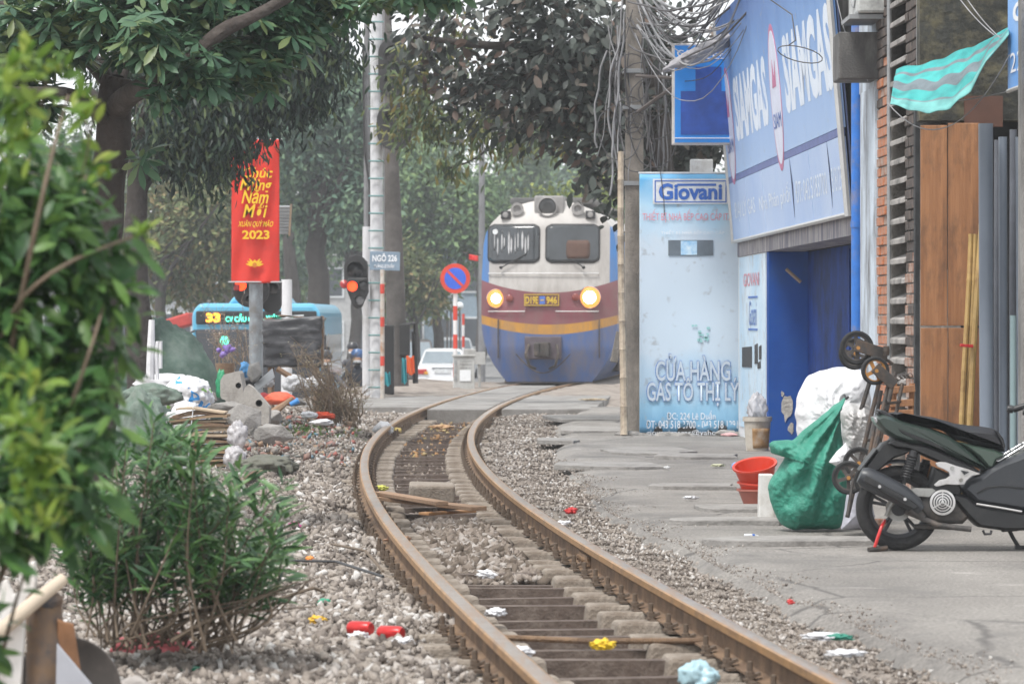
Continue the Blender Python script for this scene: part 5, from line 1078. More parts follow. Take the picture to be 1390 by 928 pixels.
# ================================================================== STREET TRAFFIC
m_carw = mat('white_car_paint', (.70, .71, .73), rough=.25, var=.02, coat=.5); m_tyre = mat('tyre_rubber', (.02, .02, .021), rough=.85, var=.3); m_cglass = mat('car_glass', (.20, .24, .27), rough=.1, spec=.8, var=.1); m_tail = mat('tail_lamp', (.45, .02, .015), rough=.2); m_amb = mat('amber_lamp', (.75, .38, .03), rough=.2)
def car(x, Z, zb_, paint, label, w_=1.74, hgt=1.45, dark=False):
    c = thing('car', label, 'car', (x, Z, zb_), R(0), 'cars in the street beyond the crossing', True)
    def sec(y, pts): return [(px_*w_/2, y, z) for px_, z in pts]
    def bodyring(y, top, wt): 
        h = [(-.86, .22), (-.98, .38), (-1.0, .62), (-.97*wt, top-.08), (-.88*wt, top), (.88*wt, top), (.97*wt, top-.08), (1.0, .62), (.98, .38), (.86, .22)]
        return sec(y, h)
    st_ = [(0, .78, .93), (.06, .90, .97), (.45, .95, 1), (1.0, .95, 1), (3.2, .92, 1), (3.6, .88, .98), (4.25, .72, .92), (4.4, .6, .85)]
    mb = MB(); vs = []; n = 10
    for y, t, wt in st_: vs += bodyring(y, t, wt)
    fs = [list(range(n))]+[[i*n+j, i*n+(j+1) % n, (i+1)*n+(j+1) % n, (i+1)*n+j] for i in range(len(st_)-1) for j in range(n)]+[[(len(st_)-1)*n+j for j in range(n)]]
    mb.add(vs, fs); mb.build('body', paint, c, smooth=True, bevel=.02)
    cab = [(.55, .93, .92), (1.15, hgt-.06, .72), (1.5, hgt, .68), (2.4, hgt-.02, .68), (3.25, .92, .9)]
    mb = MB(); vs = []
    for y, t, k in cab: vs += sec(y, [(-.9, .90), (-k, t-.02), (-k*.8, t+.02), (k*.8, t+.02), (k, t-.02), (.9, .90)])
    n = 6; fs = [list(range(n))]+[[i*n+j, i*n+(j+1) % n, (i+1)*n+(j+1) % n, (i+1)*n+j] for i in range(len(cab)-1) for j in range(n)]+[[(len(cab)-1)*n+j for j in range(n)]]
    mb.add(vs, fs); mb.build('roof', paint, c, smooth=True, bevel=.015)
    mb = MB(); mb.add(sec(.60, [(-.80, .96), (.80, .96)])+sec(1.06, [(.66, hgt-.11), (-.66, hgt-.11)]), [[0, 1, 2, 3]]); mb.v = [(x_, y_-.03, z_+.02) for x_, y_, z_ in mb.v]; mb.build('rear_window', m_cglass, c, solid=.012)
    for s in (-1, 1):
        mb = MB(); mb.add([(s*(.79*w_/2), 1.3, .95), (s*(.80*w_/2), 2.9, .95), (s*(.66*w_/2), 2.35, hgt-.1), (s*(.66*w_/2), 1.4, hgt-.1)], [[0, 1, 2, 3]]); mb.v = [(x_+s*.045, y_, z_) for x_, y_, z_ in mb.v]; mb.build('side_window', m_cglass, c, solid=.012)
        mb = MB(); mb.box((s*w_/2*.80, .01, .70), (.36, .12, .17)); l_ = mb.build('tail_light', m_tail, c, bevel=.03); mb = MB(); mb.box((s*w_/2*.62, -.025, .66), (.12, .08, .09)); mb.build('indicator', m_amb, l_, bevel=.01)
        for y in (.85, 3.55): mb = MB(); mb.lathe([(.2, -.1), (.31, -.1), (.31, .1), (.2, .1), (.19, .06), (.001, .06)] if s > 0 else [(.2, .1), (.31, .1), (.31, -.1), (.2, -.1), (.19, -.06), (.001, -.06)], 24, Matrix.Translation((s*(w_/2-.12), y, .31)) @ Matrix.Rotation(R(90), 4, 'Y'), False); mb.build('wheel', m_tyre, c)
    mb = MB(); mb.box((0, -.02, .36), (w_*.95, .2, .24)); bp_ = mb.build('bumper', paint, c, bevel=.05)
    mb = MB(); mb.box((0, -.0, .72), (.52, .06, .13)); mb.build('number_plate', m_white, c, bevel=.005); mb = MB(); mb.box((0, .0, .83), (.7, .06, .03)); mb.build('trim', m_chr, c, bevel=.005)
    return c
ZS = -1.1
car(P(600.5, 0, 122).x, 122, ZS-.04, m_carw, 'white saloon car waiting with red tail lights behind the grey cabinet')
car(P(615, 0, 140).x, 140, ZS+.12, mat('silver_white_paint', (.62, .64, .66), rough=.3, coat=.4), 'second white car just ahead of the white saloon', 1.8, 1.55)
car(P(560, 0, 131).x, 131, ZS, mat('dark_car_paint', (.10, .09, .09), rough=.3, coat=.4), 'dark car with a red tail light left of the white saloon', 1.75, 1.66)

# bus facing the crossing
bus = thing('bus', 'light blue city bus with lit destination display waiting behind the rubbish heap', 'bus', (P(348, 0, 72).x, 72, ZS-.1), 0, None, True)
m_busb = mat('bus_light_blue', (.10, .40, .60), rough=.35, var=.05, coat=.3); m_busg = mat('bus_glass', (.035, .04, .05), rough=.12, spec=.8, var=.2); m_ledb = mat('display_black', (.015, .017, .02), rough=.3)
BW, BH = 2.52, 2.83
mb = MB(); out = [(-BW/2, .35), (BW/2, .35), (BW/2, BH-.18), (BW/2-.14, BH), (-BW/2+.14, BH), (-BW/2, BH-.18)]
mb.prism(out, 0, 9, Matrix(((1, 0, 0, 0), (0, 0, 1, 0), (0, 1, 0, 0), (0, 0, 0, 1)))); mb.build('body', m_busb, bus, bevel=.08)
mb = MB(); mb.box((0, -.02, 1.55), (2.36, .05, 1.55)); ws = mb.build('windscreen', m_busg, bus, bevel=.08)
mb = MB(); mb.box((0, -.025, 2.55), (2.36, .05, .26)); dp = mb.build('display', m_ledb, bus, bevel=.03)
m_ledo = mat('led_orange', (1, .3, .02), emit=((1, .30, .02), 2.2)); m_ledg = mat('led_green', (.1, .9, .6), emit=((.08, .85, .55), 1.5))
BMt = Matrix.Translation((0, -.055, 0)) @ Matrix.Rotation(R(90), 4, 'X')
text('33', (-.98, 2.46, -.70, 2.64), BMt, m_ledo, dp, bold=.05)
text('CV CẦU GIẤY', (-.60, 2.47, .10, 2.63), BMt, m_ledg, dp, bold=.02); text('- XUÂN ĐỈNH', (.14, 2.47, .72, 2.63), BMt, m_ledg, dp, bold=.02)
mb = MB(); mb.prism([(-.62, 0), (.62, 0), (.5, .16), (-.5, .16)], .8, 3.2, Matrix(((1, 0, 0, 0), (0, 0, 1, 0), (0, 1, 0, BH-.02), (0, 0, 0, 1)))); mb.build('roof_unit', m_busb, bus, bevel=.05)
for s in (-1, 1):
    mb = MB(); mb.box((s*1.05, -.03, .75), (.3, .06, .2)); mb.build('headlight', m_white, bus, bevel=.04)
    mb = MB(); mb.tube([(s*1.2, 0, 2.3), (s*1.36, -.3, 2.2), (s*1.36, -.3, 1.9)], .02, 6); mb.box((s*1.36, -.3, 1.8), (.18, .1, .36)); mb.build('mirror', m_head, bus)
    for y in (1.8, 6.8): mb = MB(); mb.lathe([(.2, -.12), (.46, -.12), (.46, .12), (.2, .12)], 24, Matrix.Translation((s*1.12, y, .46)) @ Matrix.Rotation(R(90), 4, 'Y')); mb.build('wheel', m_tyre, bus)
    mb = MB(); mb.box((s*(BW/2), 4.5, 1.75), (.03, 8, .9)); mb.build('side_window', m_busg, bus)
mb = MB(); mb.box((0, -.02, .62), (2.2, .06, .2)); mb.build('bumper', m_grime, bus, bevel=.03); mb = MB(); mb.lathe([(.09, 0), (.001, .01)], 16, Matrix.Translation((-.62, -.06, 2.1)) @ Matrix.Rotation(R(90), 4, 'X'), False); mb.build('sticker', m_ledg, ws)
rc = MB(); p_ = P(238, 428, 88); rc.box((p_.x, 88, p_.z-.2), (.9, 1.5, .3), (0, -.3, 0)); tag(rc.build('red_awning', mat('red_awning', (.45, .045, .035), rough=.7), bevel=.05), 'red awning glimpsed left of the bus roof', 'awning')

# motorbikes with riders (facing the crossing)
def skin_body(name, joints, edges, m, parent, sub=2):
    me = bpy.data.meshes.new(name); me.from_pydata([j[:3] for j in joints], edges, []); me.materials.append(m); o = bpy.data.objects.new(name, me); COL.objects.link(o); o.parent = parent
    md = o.modifiers.new('skin', 'SKIN'); md.use_smooth_shade = True; me.skin_vertices[0].data[0].use_root = True
    for i, j in enumerate(joints): me.skin_vertices[0].data[i].radius = (j[3], j[3])
    s = o.modifiers.new('sub', 'SUBSURF'); s.levels = sub; s.render_levels = sub; return o
m_skin = mat('skin', (.42, .25, .17), rough=.6); m_jack = [mat('dark_jacket', (.035, .04, .055), rough=.8), mat('grey_jacket', (.07, .07, .08), rough=.8)]; m_helm = [mat('blue_helmet', (.06, .14, .32), rough=.3), mat('black_helmet', (.03, .03, .035), rough=.3)]
def motorbike(x, Z, zb_, k, label_b, label_p, col, rz=0.0):
    b = thing('motorbike', label_b, 'motorbike', (x, Z, zb_), rz, 'motorbikes waiting in the street', True)
    for y in (0, 1.25): mb = MB(); mb.ring([(.22, -.04), (.28, -.03), (.29, 0), (.28, .03), (.22, .04)], 24, Matrix.Translation((0, y, .29)) @ Matrix.Rotation(R(90), 4, 'Y')); mb.build('wheel', m_tyre, b, smooth=True)
    mb = MB(); mb.puff([(-.1, .45), (.2, .35), (.45, .28), (.8, .3), (1.5, .62), (1.45, .76), (.7, .78), (.45, .45), (.2, .75), (.1, .95), (-.02, .95), (-.05, .7)], .17, .06, .03, Matrix(((0, 0, 1, 0), (1, 0, 0, 0), (0, 1, 0, 0), (0, 0, 0, 1)))); mb.build('body', col, b, smooth=True)
    mb = MB(); mb.lathe([(.09, 0), (.08, .05), (.001, .07)], 18, Matrix.Translation((0, -.12, .92)) @ Matrix.Rotation(R(90), 4, 'X'), False); mb.build('headlight', m_white, b)
    mb = MB(); mb.tube([(-.34, .1, 1.0), (-.1, -.0, 1.0), (.1, 0, 1.0), (.34, .1, 1.0)], .016, 6); mb.build('handlebar', m_grime, b)
    for s in (-1, 1): mb = MB(); mb.tube([(s*.25, .05, 1.0), (s*.33, -.02, 1.18)], .008, 5); mb.lathe([(.05, 0), (.05, .02)], 12, Matrix.Translation((s*.34, -.02, 1.2)) @ Matrix.Rotation(R(90), 4, 'X')); mb.build('mirror', m_grime, b)
    mb = MB(); mb.box((0, -.05, .28), (.12, .3, .03)); mb.build('mudguard', col, b); mb = MB(); mb.box((0, .98, .8), (.26, .72, .09)); mb.build('seat', m_blk, b, bevel=.03)
    p = thing('person', label_p, 'person', (x, Z, zb_), rz, None, True)
    j = [(0, .95, .86, .15), (0, .90, 1.12, .15), (0, .86, 1.34, .16), (0, .82, 1.45, .07), (0, .80, 1.52, .06), (0, .78, 1.64, .10), (0, .77, 1.74, .09),
         (-.2, .84, 1.36, .075), (-.33, .6, 1.16, .055), (-.30, .22, 1.06, .04), (.2, .84, 1.36, .075), (.33, .6, 1.16, .055), (.30, .22, 1.06, .04),
         (-.13, .9, .84, .10), (-.2, .5, .74, .085), (-.18, .52, .36, .06), (-.18, .40, .30, .05), (.13, .9, .84, .10), (.2, .5, .74, .085), (.18, .52, .36, .06), (.18, .40, .30, .05)]
    e = [(0, 1), (1, 2), (2, 3), (3, 4), (4, 5), (5, 6), (2, 7), (7, 8), (8, 9), (2, 10), (10, 11), (11, 12), (0, 13), (13, 14), (14, 15), (15, 16), (0, 17), (17, 18), (18, 19), (19, 20)]
    skin_body('body', j, e, m_jack[k], p)
    mb = MB(); mb.lathe([(.125, -.02), (.145, .04), (.135, .10), (.09, .16), (.001, .175)], 20, Matrix.Translation((0, .79, 1.68)), False); mb.build('helmet', m_helm[k], p, smooth=True)
    mb = MB(); mb.lathe([(.06, -.07), (.095, -.05), (.10, .03), (.08, .06)], 16, Matrix.Translation((0, .755, 1.64))); mb.build('face', m_skin, p, smooth=True)
    mb = MB(); mb.lathe([(.05, -.05), (.09, -.04), (.092, .0), (.07, .01)], 14, Matrix.Translation((0, .74, 1.61))); mb.build('face_mask', m_white, p, smooth=True)
    for s in (-1, 1):
        mb = MB(); c0 = Vector((s*.30, .17, 1.04)); mb.tube([c0+Vector((0, .06, .01)), c0+Vector((0, .0, .0))], [.035, .04], 8); hnd = mb.build('hand', m_skin, p, smooth=True)
        for q in range(4): mb = MB(); mb.tube([c0+Vector((s*(.03-.018*q), -.01, .015)), c0+Vector((s*(.03-.018*q), -.06, .0)), c0+Vector((s*(.03-.018*q), -.05, -.035))], .009, 5); mb.build('finger', m_skin, hnd)
    return b
motorbike(P(483, 0, 76).x, 76, ZS-.05, 0, 'motorbike ridden by the rider in a blue helmet', 'rider in a dark jacket, blue helmet and white face mask', mat('red_bike', (.12, .025, .03), rough=.35))
motorbike(P(458, 0, 70).x, 70, ZS-.02, 1, 'motorbike with a pale front nearest to the black covered cart', 'rider in a dark grey jacket and black helmet near the cart', mat('grey_bike', (.20, .21, .22), rough=.35), .35)
motorbike(P(468, 0, 90).x, 90, ZS, 1, 'third motorbike farther off behind the two others', 'third rider in dark clothes farther behind', mat('black_bike', (.03, .03, .035), rough=.35), -.2)

# ================================================================== FAR STREET FURNITURE
fl = thing('light_pole', 'tall grey light pole rising behind the train roof', 'pole', (P(654, 0, 120).x, 120, ZS)); x_ = P(654, 0, 120).x
mb = MB(); mb.lathe([(.12, ZS), (.085, 9.5)], 12, Matrix.Translation((x_, 120, 0))); mb.build('shaft', m_pgrey, fl, smooth=True)
for (px, py, Z, lab) in ((607, 416, 128, 'left globe street lamp beyond the no parking sign'), (612, 399, 132, 'upper globe street lamp beyond the no parking sign'), (624, 415, 130, 'right globe street lamp beyond the no parking sign')):
    l_ = thing('globe_lamp', lab, 'street lamp', (P(px, 0, Z).x, Z, ZS), 0, 'globe lamps along the street'); c_ = P(px, py, Z); mb = MB(); mb.stone(c_, .14, 1, 3, (1, 1, 1), 0); mb.build('globe', m_white, l_, smooth=True); mb = MB(); mb.tube([(c_.x, Z, ZS), (c_.x, Z, c_.z-.12)], .035, 6); mb.build('post', m_grime, l_)
z2 = 105; b3 = thing('striped_post', 'far red and white striped pole beyond the cabinet', 'pole', (P(629, 0, z2).x, z2, ZS)); x_ = P(629, 0, z2).x
for kk in range(8): mb = MB(); mb.lathe([(.04, ZS+.32*kk), (.04, ZS+.32*(kk+1))], 8, Matrix.Translation((x_, z2, 0))); mb.build('pole_band', m_red if kk % 2 else m_wp2, b3)
fg = thing('flag', 'small red flag on a thin stick left of the train window', 'flag', P(634, 350, 73)); mb = MB(); q0, q1 = P(630, 352, 73), P(649, 341, 73)
mb.grid(12, 6, lambda i, j: Vector((q0.x+.1+(q1.x-q0.x-.1)*i, 73+.03*math.sin(i*6), q1.z-.04-(.02+.11*(1-j))-.03*i+.06*.0))); mb.build('cloth', mat('flag_red', (.62, .04, .04), rough=.7), fg, smooth=True, solid=.006); mb = MB(); mb.tube([P(628, 342, 73), P(652, 346, 73.2)], .01, 5); mb.build('stick', m_grime, fg)
m_bld = mat('far_building', (.32, .33, .35), rough=.9, var=.2, scale=.5, dirt=((.2, .2, .21), .4, .6)); m_win = mat('far_window', (.06, .07, .085), rough=.3)
def far_house(x0, x1, Z, h_, label, m, nxw, nzw, d_=6):
    b = thing('house', label, 'house', ((x0+x1)/2, Z, ZS)); mb = MB(); mb.box(((x0+x1)/2, Z+d_/2, ZS+h_/2), (x1-x0, d_, h_)); mb.build('wall', m, b)
    mb = MB(); mb.box(((x0+x1)/2, Z+d_/2-.2, ZS+h_+.1), (x1-x0+.6, d_+.6, .25)); mb.build('roof', m, b)
    for i in range(nxw):
        for j in range(nzw):
            cx_ = x0+(x1-x0)*(i+.5)/nxw; cz_ = ZS+h_*(j+.55)/nzw; ww = (x1-x0)/nxw*.5; hh = h_/nzw*.5
            mb = MB(); mb.box((cx_, Z-.02, cz_), (ww+.2, .16, hh+.2)); fr = mb.build('window', m_white if m is not m_white else m_bld, b); mb = MB(); mb.box((cx_, Z-.08, cz_), (ww, .08, hh)); mb.build('pane', m_win, fr)
far_house(-22, -12.5, 150, 6.5, 'low grey house half hidden behind trees far left', m_bld, 4, 2); far_house(-11.5, -6.8, 190, 5.5, 'far pale house glimpsed between trees above the motorbikes', mat('far_pale_wall', (.42, .42, .42), rough=.9), 3, 2); far_house(-6, -1.5, 200, 6, 'far bluish house glimpsed beyond the globe lamps', mat('far_blue_wall', (.25, .33, .40), rough=.9), 3, 2)
fw = MB(); fw.box((-14, 112, ZS+.75), (16, .25, 1.5)); fw = fw.build('wall', mat('far_wall', (.30, .30, .30), rough=.9, var=.3, scale=.8)); tag(fw, 'long low grey wall behind the bus and trees', 'wall', kind='thing')
# ================================================================== VEGETATION
m_bark = mat('grey_brown_bark', (.05, .039, .034), rough=.95, var=.35, scale=7, bump=.9, bscale=25, dirt=((.09, .08, .07), .35, 4))
m_bark2 = mat('dark_bark', (.05, .042, .038), rough=.95, var=.35, scale=6, bump=.9, bscale=25)
m_twig = mat('twig', (.14, .105, .075), rough=.9, var=.3, scale=12)
LEAFSET = {}
def leaf_crown(parent, name, tv, tt, pos, d, n, size, cols, n_single=0, trans=.2, rough=.45, spec=.35, nscale=.6, poswarp=.3, ident=None):
    """pos (N,3), d direction, n up hint, size (N). The n_single largest-showing leaves are parts; the rest one part"""
    A = axes(d, n, size); ident = ident or name
    if n_single:
        sc_ = size*F/np.maximum(pos[:, 1], 1)+rng.random(len(size))*2; px = CX+pos[:, 0]/pos[:, 1]*F; py = YH-(pos[:, 2]-H)/pos[:, 1]*F
        vis = (px > 0) & (px < 1390) & (py > 0) & (py < 928); sc_ = np.where(vis, sc_+np.percentile(size, 90)*F*(1/pos[:, 1]-1/np.median(pos[:, 1]))*3, -1)
        order = np.argsort(-sc_); pick = order[:n_single]; rest = order[n_single:]
        m1 = island_mat(ident+'_leaf', cols, rough, trans, nscale, spec=spec, poswarp=poswarp, objrand=True)
        me = bpy.data.meshes.new('leaf'); me.from_pydata([tuple(v) for v in tv], [], [list(map(int, t)) for t in tt]); me.materials.append(m1); me.polygons.foreach_set('use_smooth', [True]*len(me.polygons))
        off = poff(parent)
        for i in pick:
            o = bpy.data.objects.new('leaf', me); COL.objects.link(o); M_ = Matrix([list(A[i][0])+[pos[i][0]-off.x], list(A[i][1])+[pos[i][1]-off.y], list(A[i][2])+[pos[i][2]-off.z], [0, 0, 0, 1]]); o.parent = parent; o.matrix_basis = M_
        A, pos = A[rest], pos[rest]
    V, T = inst(tv, tt, A, pos)
    return mesh_np(name, V, T, island_mat(ident, cols, rough, trans, nscale, spec=spec, poswarp=poswarp), parent, smooth=True, kind='stuff')
def in_blobs(blobs, dens, depth=1.0, shell=.5):
    """points in pixel blobs (px, py, rpx[, ry]) at distance Z; returns points and outward directions"""
    out = []; od = []
    for b in blobs:
        px, py, r_, Z = b[0], b[1], b[2], b[3]; ry = b[4] if len(b) > 4 else r_
        c = np.array(P(px, py, Z)); k = Z/F; n_ = max(3, int(dens*r_*ry/1000)); v = rvec(n_); rad = rng.random(n_)**shell
        e = v*rad[:, None]; out.append(c+e*np.array([r_*k, r_*k*depth, ry*k])); od.append(e)
    return np.concatenate(out), np.concatenate(od)
def clumps(c, r, n):
    """leaf positions gaussian round clump centres"""
    k = np.repeat(np.arange(len(c)), n); return c[k]+rng.normal(size=(len(k), 3))*r, k
def limb(mb, pts, r0, r1, n=9):
    k = len(pts); P_ = [Vector(p) for p in pts]; q = []; rs = []
    for i in range(k-1):
        for t in np.linspace(0, 1, 5)[:-1]:
            p0 = P_[max(i-1, 0)]; p1, p2 = P_[i], P_[i+1]; p3 = P_[min(i+2, k-1)]
            q.append(.5*((2*p1)+(-p0+p2)*t+(2*p0-5*p1+4*p2-p3)*t*t+(-p0+3*p1-3*p2+p3)*t**3)); rs.append(r0+(r1-r0)*((i+t)/(k-1)))
    q.append(P_[-1]); rs.append(r1)
    mb.tube([p+Vector((noise.noise(p*2)*r0*.4, noise.noise(p*2+Vector((9, 0, 0)))*r0*.4, 0)) for p in q], [r*(1+.12*noise.noise(p*4)) for r, p in zip(rs, q)], n)

# ---------- big whorl-leaved tree at the left
ZA = 25.0; A_ = lambda px, py, dz=0: P(px, py, ZA+dz)
at_ = thing('whorl_leaved_tree', 'big tree with forked trunk and whorled leaves above the bushes at left', 'tree', (A_(128, 0).x, ZA, 0))
mb = MB(); limb(mb, [P(128, 708, ZA)-Vector((0, 0, .1)), A_(131, 520), A_(137, 300), A_(150, 170), A_(160, 105)], .15, .105, 12); tk = mb.build('trunk', m_bark, at_, smooth=True)
mb = MB()
limb(mb, [A_(155, 150), A_(185, 125, -.4), A_(235, 100, -.65), A_(300, 45, -.6), A_(345, 22, -.5), A_(430, -25, -.4)], .085, .03)
limb(mb, [A_(158, 120), A_(110, 70, .2), A_(60, 50, .3), A_(-20, -10, .4)], .07, .04); limb(mb, [A_(160, 110), A_(175, 60, .3), A_(205, -30, .4)], .06, .035)
limb(mb, [A_(300, 48, -.3), A_(275, 10, -.2), A_(262, -30, 0)], .045, .025); limb(mb, [A_(150, 170), A_(100, 130, -.4), A_(40, 125, -.6), A_(-30, 120, -.8)], .05, .03)
limb(mb, [A_(230, 102, -.2), A_(250, 60, -.6), A_(180, 60, -.8)], .025, .012)
mb.build('branch', m_bark, tk, smooth=True)
bl = [(60, 30, 75, ZA-.3), (160, 20, 70, ZA-.6), (250, 10, 60, ZA-.4), (205, 55, 45, ZA-1), (265, 85, 35, ZA-.7), (20, 80, 60, ZA), (330, 10, 60, ZA), (400, 15, 55, ZA+.2), (455, 0, 45, ZA+.2, 22), (270, 120, 34, ZA-.6, 24), (300, 95, 40, ZA-.2), (350, 85, 40, ZA-.1), (390, 55, 40, ZA), (215, 130, 25, ZA-.8, 18), (520, -5, 60, ZA+.3, 18), (600, -8, 60, ZA+.3, 16), (195, 215, 16, ZA-.3, 14), (90, 60, 36, ZA-.4), (30, 140, 45, ZA-.3)]
c, e = in_blobs(bl, 17, .9, .45); n_ = len(c); k = 8
kk = np.repeat(np.arange(n_), k); ang = np.tile(np.arange(k)*2*math.pi/k, n_)+np.repeat(rng.random(n_)*6, k)
ax_ = np.array([0, -.15, .8])+rng.normal(size=(n_, 3))*.35; ax_ /= np.linalg.norm(ax_, axis=1, keepdims=True)
t1 = np.cross(ax_, np.array([1, .2, .1])); t1 /= np.linalg.norm(t1, axis=1, keepdims=True); t2 = np.cross(ax_, t1)
d = t1[kk]*np.cos(ang)[:, None]+t2[kk]*np.sin(ang)[:, None]+ax_[kk]*(-.35+.3*rng.random(len(kk)))[:, None]
tvA, ttA = leaf_template(.30, .2, .12, 3, 1.25)
leaf_crown(at_, 'crown', tvA, ttA, c[kk], d, ax_[kk]+.05*rng.normal(size=(len(kk), 3)), rng.uniform(.13, .20, len(kk)), [(.035, .085, .050), (.055, .125, .068), (.085, .17, .09), (.15, .19, .07)], 260, .25, .4, nscale=1.2, ident='whorl_foliage')

# ---------- dark drooping tree behind it
ZB = 43.0; B2 = lambda px, py, dz=0: P(px, py, ZB+dz)
mg = thing('drooping_tree', 'dark dense tree with drooping leaves hanging over the red banner', 'tree', (B2(186, 0).x, ZB, 0))
mb = MB(); limb(mb, [P(192, 590, ZB), B2(186, 400), B2(184, 300), B2(186, 240), B2(205, 120), B2(260, 60)], .17, .08, 12); tk = mb.build('trunk', m_bark2, mg, smooth=True)
mb = MB(); limb(mb, [B2(187, 265), B2(205, 240, .2), B2(250, 200, .3), B2(330, 150, .4)], .08, .03); limb(mb, [B2(190, 220), B2(175, 180), B2(120, 120)], .08, .04); limb(mb, [B2(205, 120), B2(300, 90, -.4), B2(400, 60, -.4)], .07, .03); mb.build('branch', m_bark2, tk, smooth=True)
bl = [(240, 150, 70, ZB), (298, 163, 70, ZB), (362, 112, 68, ZB), (415, 80, 60, ZB), (445, 40, 45, ZB), (350, 50, 80, ZB), (270, 60, 80, ZB+.5), (210, 190, 45, ZB), (280, 218, 36, ZB, 30), (316, 186, 38, ZB, 30), (402, 132, 26, ZB), (250, 215, 40, ZB, 25), (425, 130, 30, ZB), (180, 110, 70, ZB+1), (465, 75, 16, ZB), (296, 238, 14, ZB, 12)]
c, e = in_blobs(bl, 24, 1.1, .5); p_, k_ = clumps(c, .15, 16)
d = np.array([0, 0, -1.0])+rng.normal(size=p_.shape)*.42+np.repeat(e*.35, 16, axis=0)
tvB, ttB = leaf_template(.30, .25, .18, 2, .9)
leaf_crown(mg, 'crown', tvB, ttB, p_, d, np.repeat(e, 16, axis=0)+rng.normal(size=p_.shape)*.5, rng.uniform(.09, .16, len(p_)), [(.010, .020, .018), (.018, .036, .028), (.034, .064, .042), (.085, .115, .045)], 120, .12, .45, nscale=.7, ident='drooping_foliage')

# ---------- big-leaved rubber tree over the track on the right
ZF = 47.0; F2 = lambda px, py, dz=0: P(px, py, ZF+dz)
fi = thing('rubber_tree', 'dusty dark rubber tree with broad leaves arching over the line', 'tree', (F2(905, 0).x, ZF+1, 0))
mb = MB(); limb(mb, [F2(915, 574, 1), F2(905, 400, 1), F2(895, 250, 1), F2(880, 120, .8), F2(850, 20, .6)], .26, .16, 12); tk = mb.build('trunk', m_bark2, fi, smooth=True)
mb = MB(); limb(mb, [F2(885, 160, .8), F2(820, 100, .4), F2(740, 70, 0), F2(640, 60, -.2), F2(560, 50, -.3)], .11, .03); limb(mb, [F2(895, 240, .9), F2(850, 200, .5), F2(800, 170, .2), F2(700, 150, 0)], .09, .03); limb(mb, [F2(870, 90, .8), F2(780, 20, .5), F2(680, -20, .3)], .09, .04); limb(mb, [F2(890, 200, .9), F2(940, 120, 1.2), F2(1000, 40, 1.3)], .1, .04)
mb.build('branch', m_bark2, tk, smooth=True)
bl = [(800, 60, 75, ZF), (740, 40, 70, ZF), (680, 20, 60, ZF, 40), (780, 130, 65, ZF), (720, 110, 60, ZF), (660, 110, 45, ZF, 45), (830, 170, 50, ZF), (815, 225, 38, ZF-.2, 40), (838, 265, 22, ZF-.2, 30), (620, 95, 40, ZF, 32), (580, 40, 40, ZF, 40), (560, 95, 22, ZF, 18), (640, 145, 34, ZF, 24), (700, 165, 38, ZF, 25), (760, 178, 34, ZF, 22), (610, 20, 60, ZF, 25), (880, 60, 80, ZF+1.2), (900, 150, 80, ZF+1.4), (960, 110, 70, ZF+1.6), (930, 220, 60, ZF+1.6), (860, 240, 40, ZF+.8), (880, 320, 40, ZF+1.5), (980, 190, 60, ZF+2), (720, -20, 80, ZF, 40), (855, 0, 60, ZF, 50)]
c, e = in_blobs(bl+[(770, 90, 110, ZF+1.2, 80), (830, 200, 50, ZF+1, 60), (720, 150, 60, ZF+.8, 30)], 13, 1.5, .6); p_, k_ = clumps(c, .13, 7)
dd = np.repeat(e, 7, axis=0)*.6+rng.normal(size=p_.shape)*.6+np.array([-.25, -.2, -.35])
tvF, ttF = leaf_template(.46, .18, .12, 3, .85)
leaf_crown(fi, 'crown', tvF, ttF, p_, dd, np.array([0, -.5, 1.0])+rng.normal(size=p_.shape)*.5, rng.uniform(.10, .23, len(p_)), [(.018, .022, .020), (.032, .042, .036), (.052, .064, .055), (.085, .098, .085), (.13, .085, .065)], 280, .05, .5, nscale=.8, ident='rubber_foliage')
# lighter small-leaved branches reaching in behind it
ZM = 57.0; mt = thing('mango_tree', 'green small-leaved tree reaching in beside the white signal mast', 'tree', (P(930, 0, ZM).x, ZM, 0)); M2 = lambda px, py, dz=0: P(px, py, ZM+dz)
mb = MB(); limb(mb, [M2(945, 545), M2(935, 300), M2(900, 150), M2(800, 60)], .2, .12, 10); tk = mb.build('trunk', m_bark2, mt, smooth=True); mb = MB(); limb(mb, [M2(800, 60), M2(720, 90), M2(640, 120), M2(560, 150)], .08, .02); limb(mb, [M2(720, 90), M2(680, 180), M2(645, 215), M2(600, 232)], .03, .01); mb.build('branch', m_bark2, tk, smooth=True)
bl = [(570, 130, 34, ZM, 34), (548, 160, 22, ZM, 26), (600, 165, 36, ZM, 28), (640, 175, 30, ZM, 22), (545, 105, 20, ZM, 22), (610, 60, 40, ZM), (570, 80, 30, ZM), (690, 200, 24, ZM, 20), (620, 224, 26, ZM, 12), (605, 232, 14, ZM, 10), (665, 150, 40, ZM), (535, 190, 8, ZM, 10), (760, 150, 60, ZM), (820, 120, 60, ZM)]
c, e = in_blobs(bl, 30, 1.2, .5); p_, k_ = clumps(c, .16, 9); dd = np.array([-.1, 0, -.75])+rng.normal(size=p_.shape)*.5
leaf_crown(mt, 'crown', tvB, ttB, p_, dd, np.array([0, -.6, .8])+rng.normal(size=p_.shape)*.4, rng.uniform(.12, .20, len(p_)), [(.03, .045, .022), (.05, .075, .035), (.08, .12, .04), (.15, .16, .05), (.17, .13, .03)], 0, .2, .5, ident='mango_foliage')

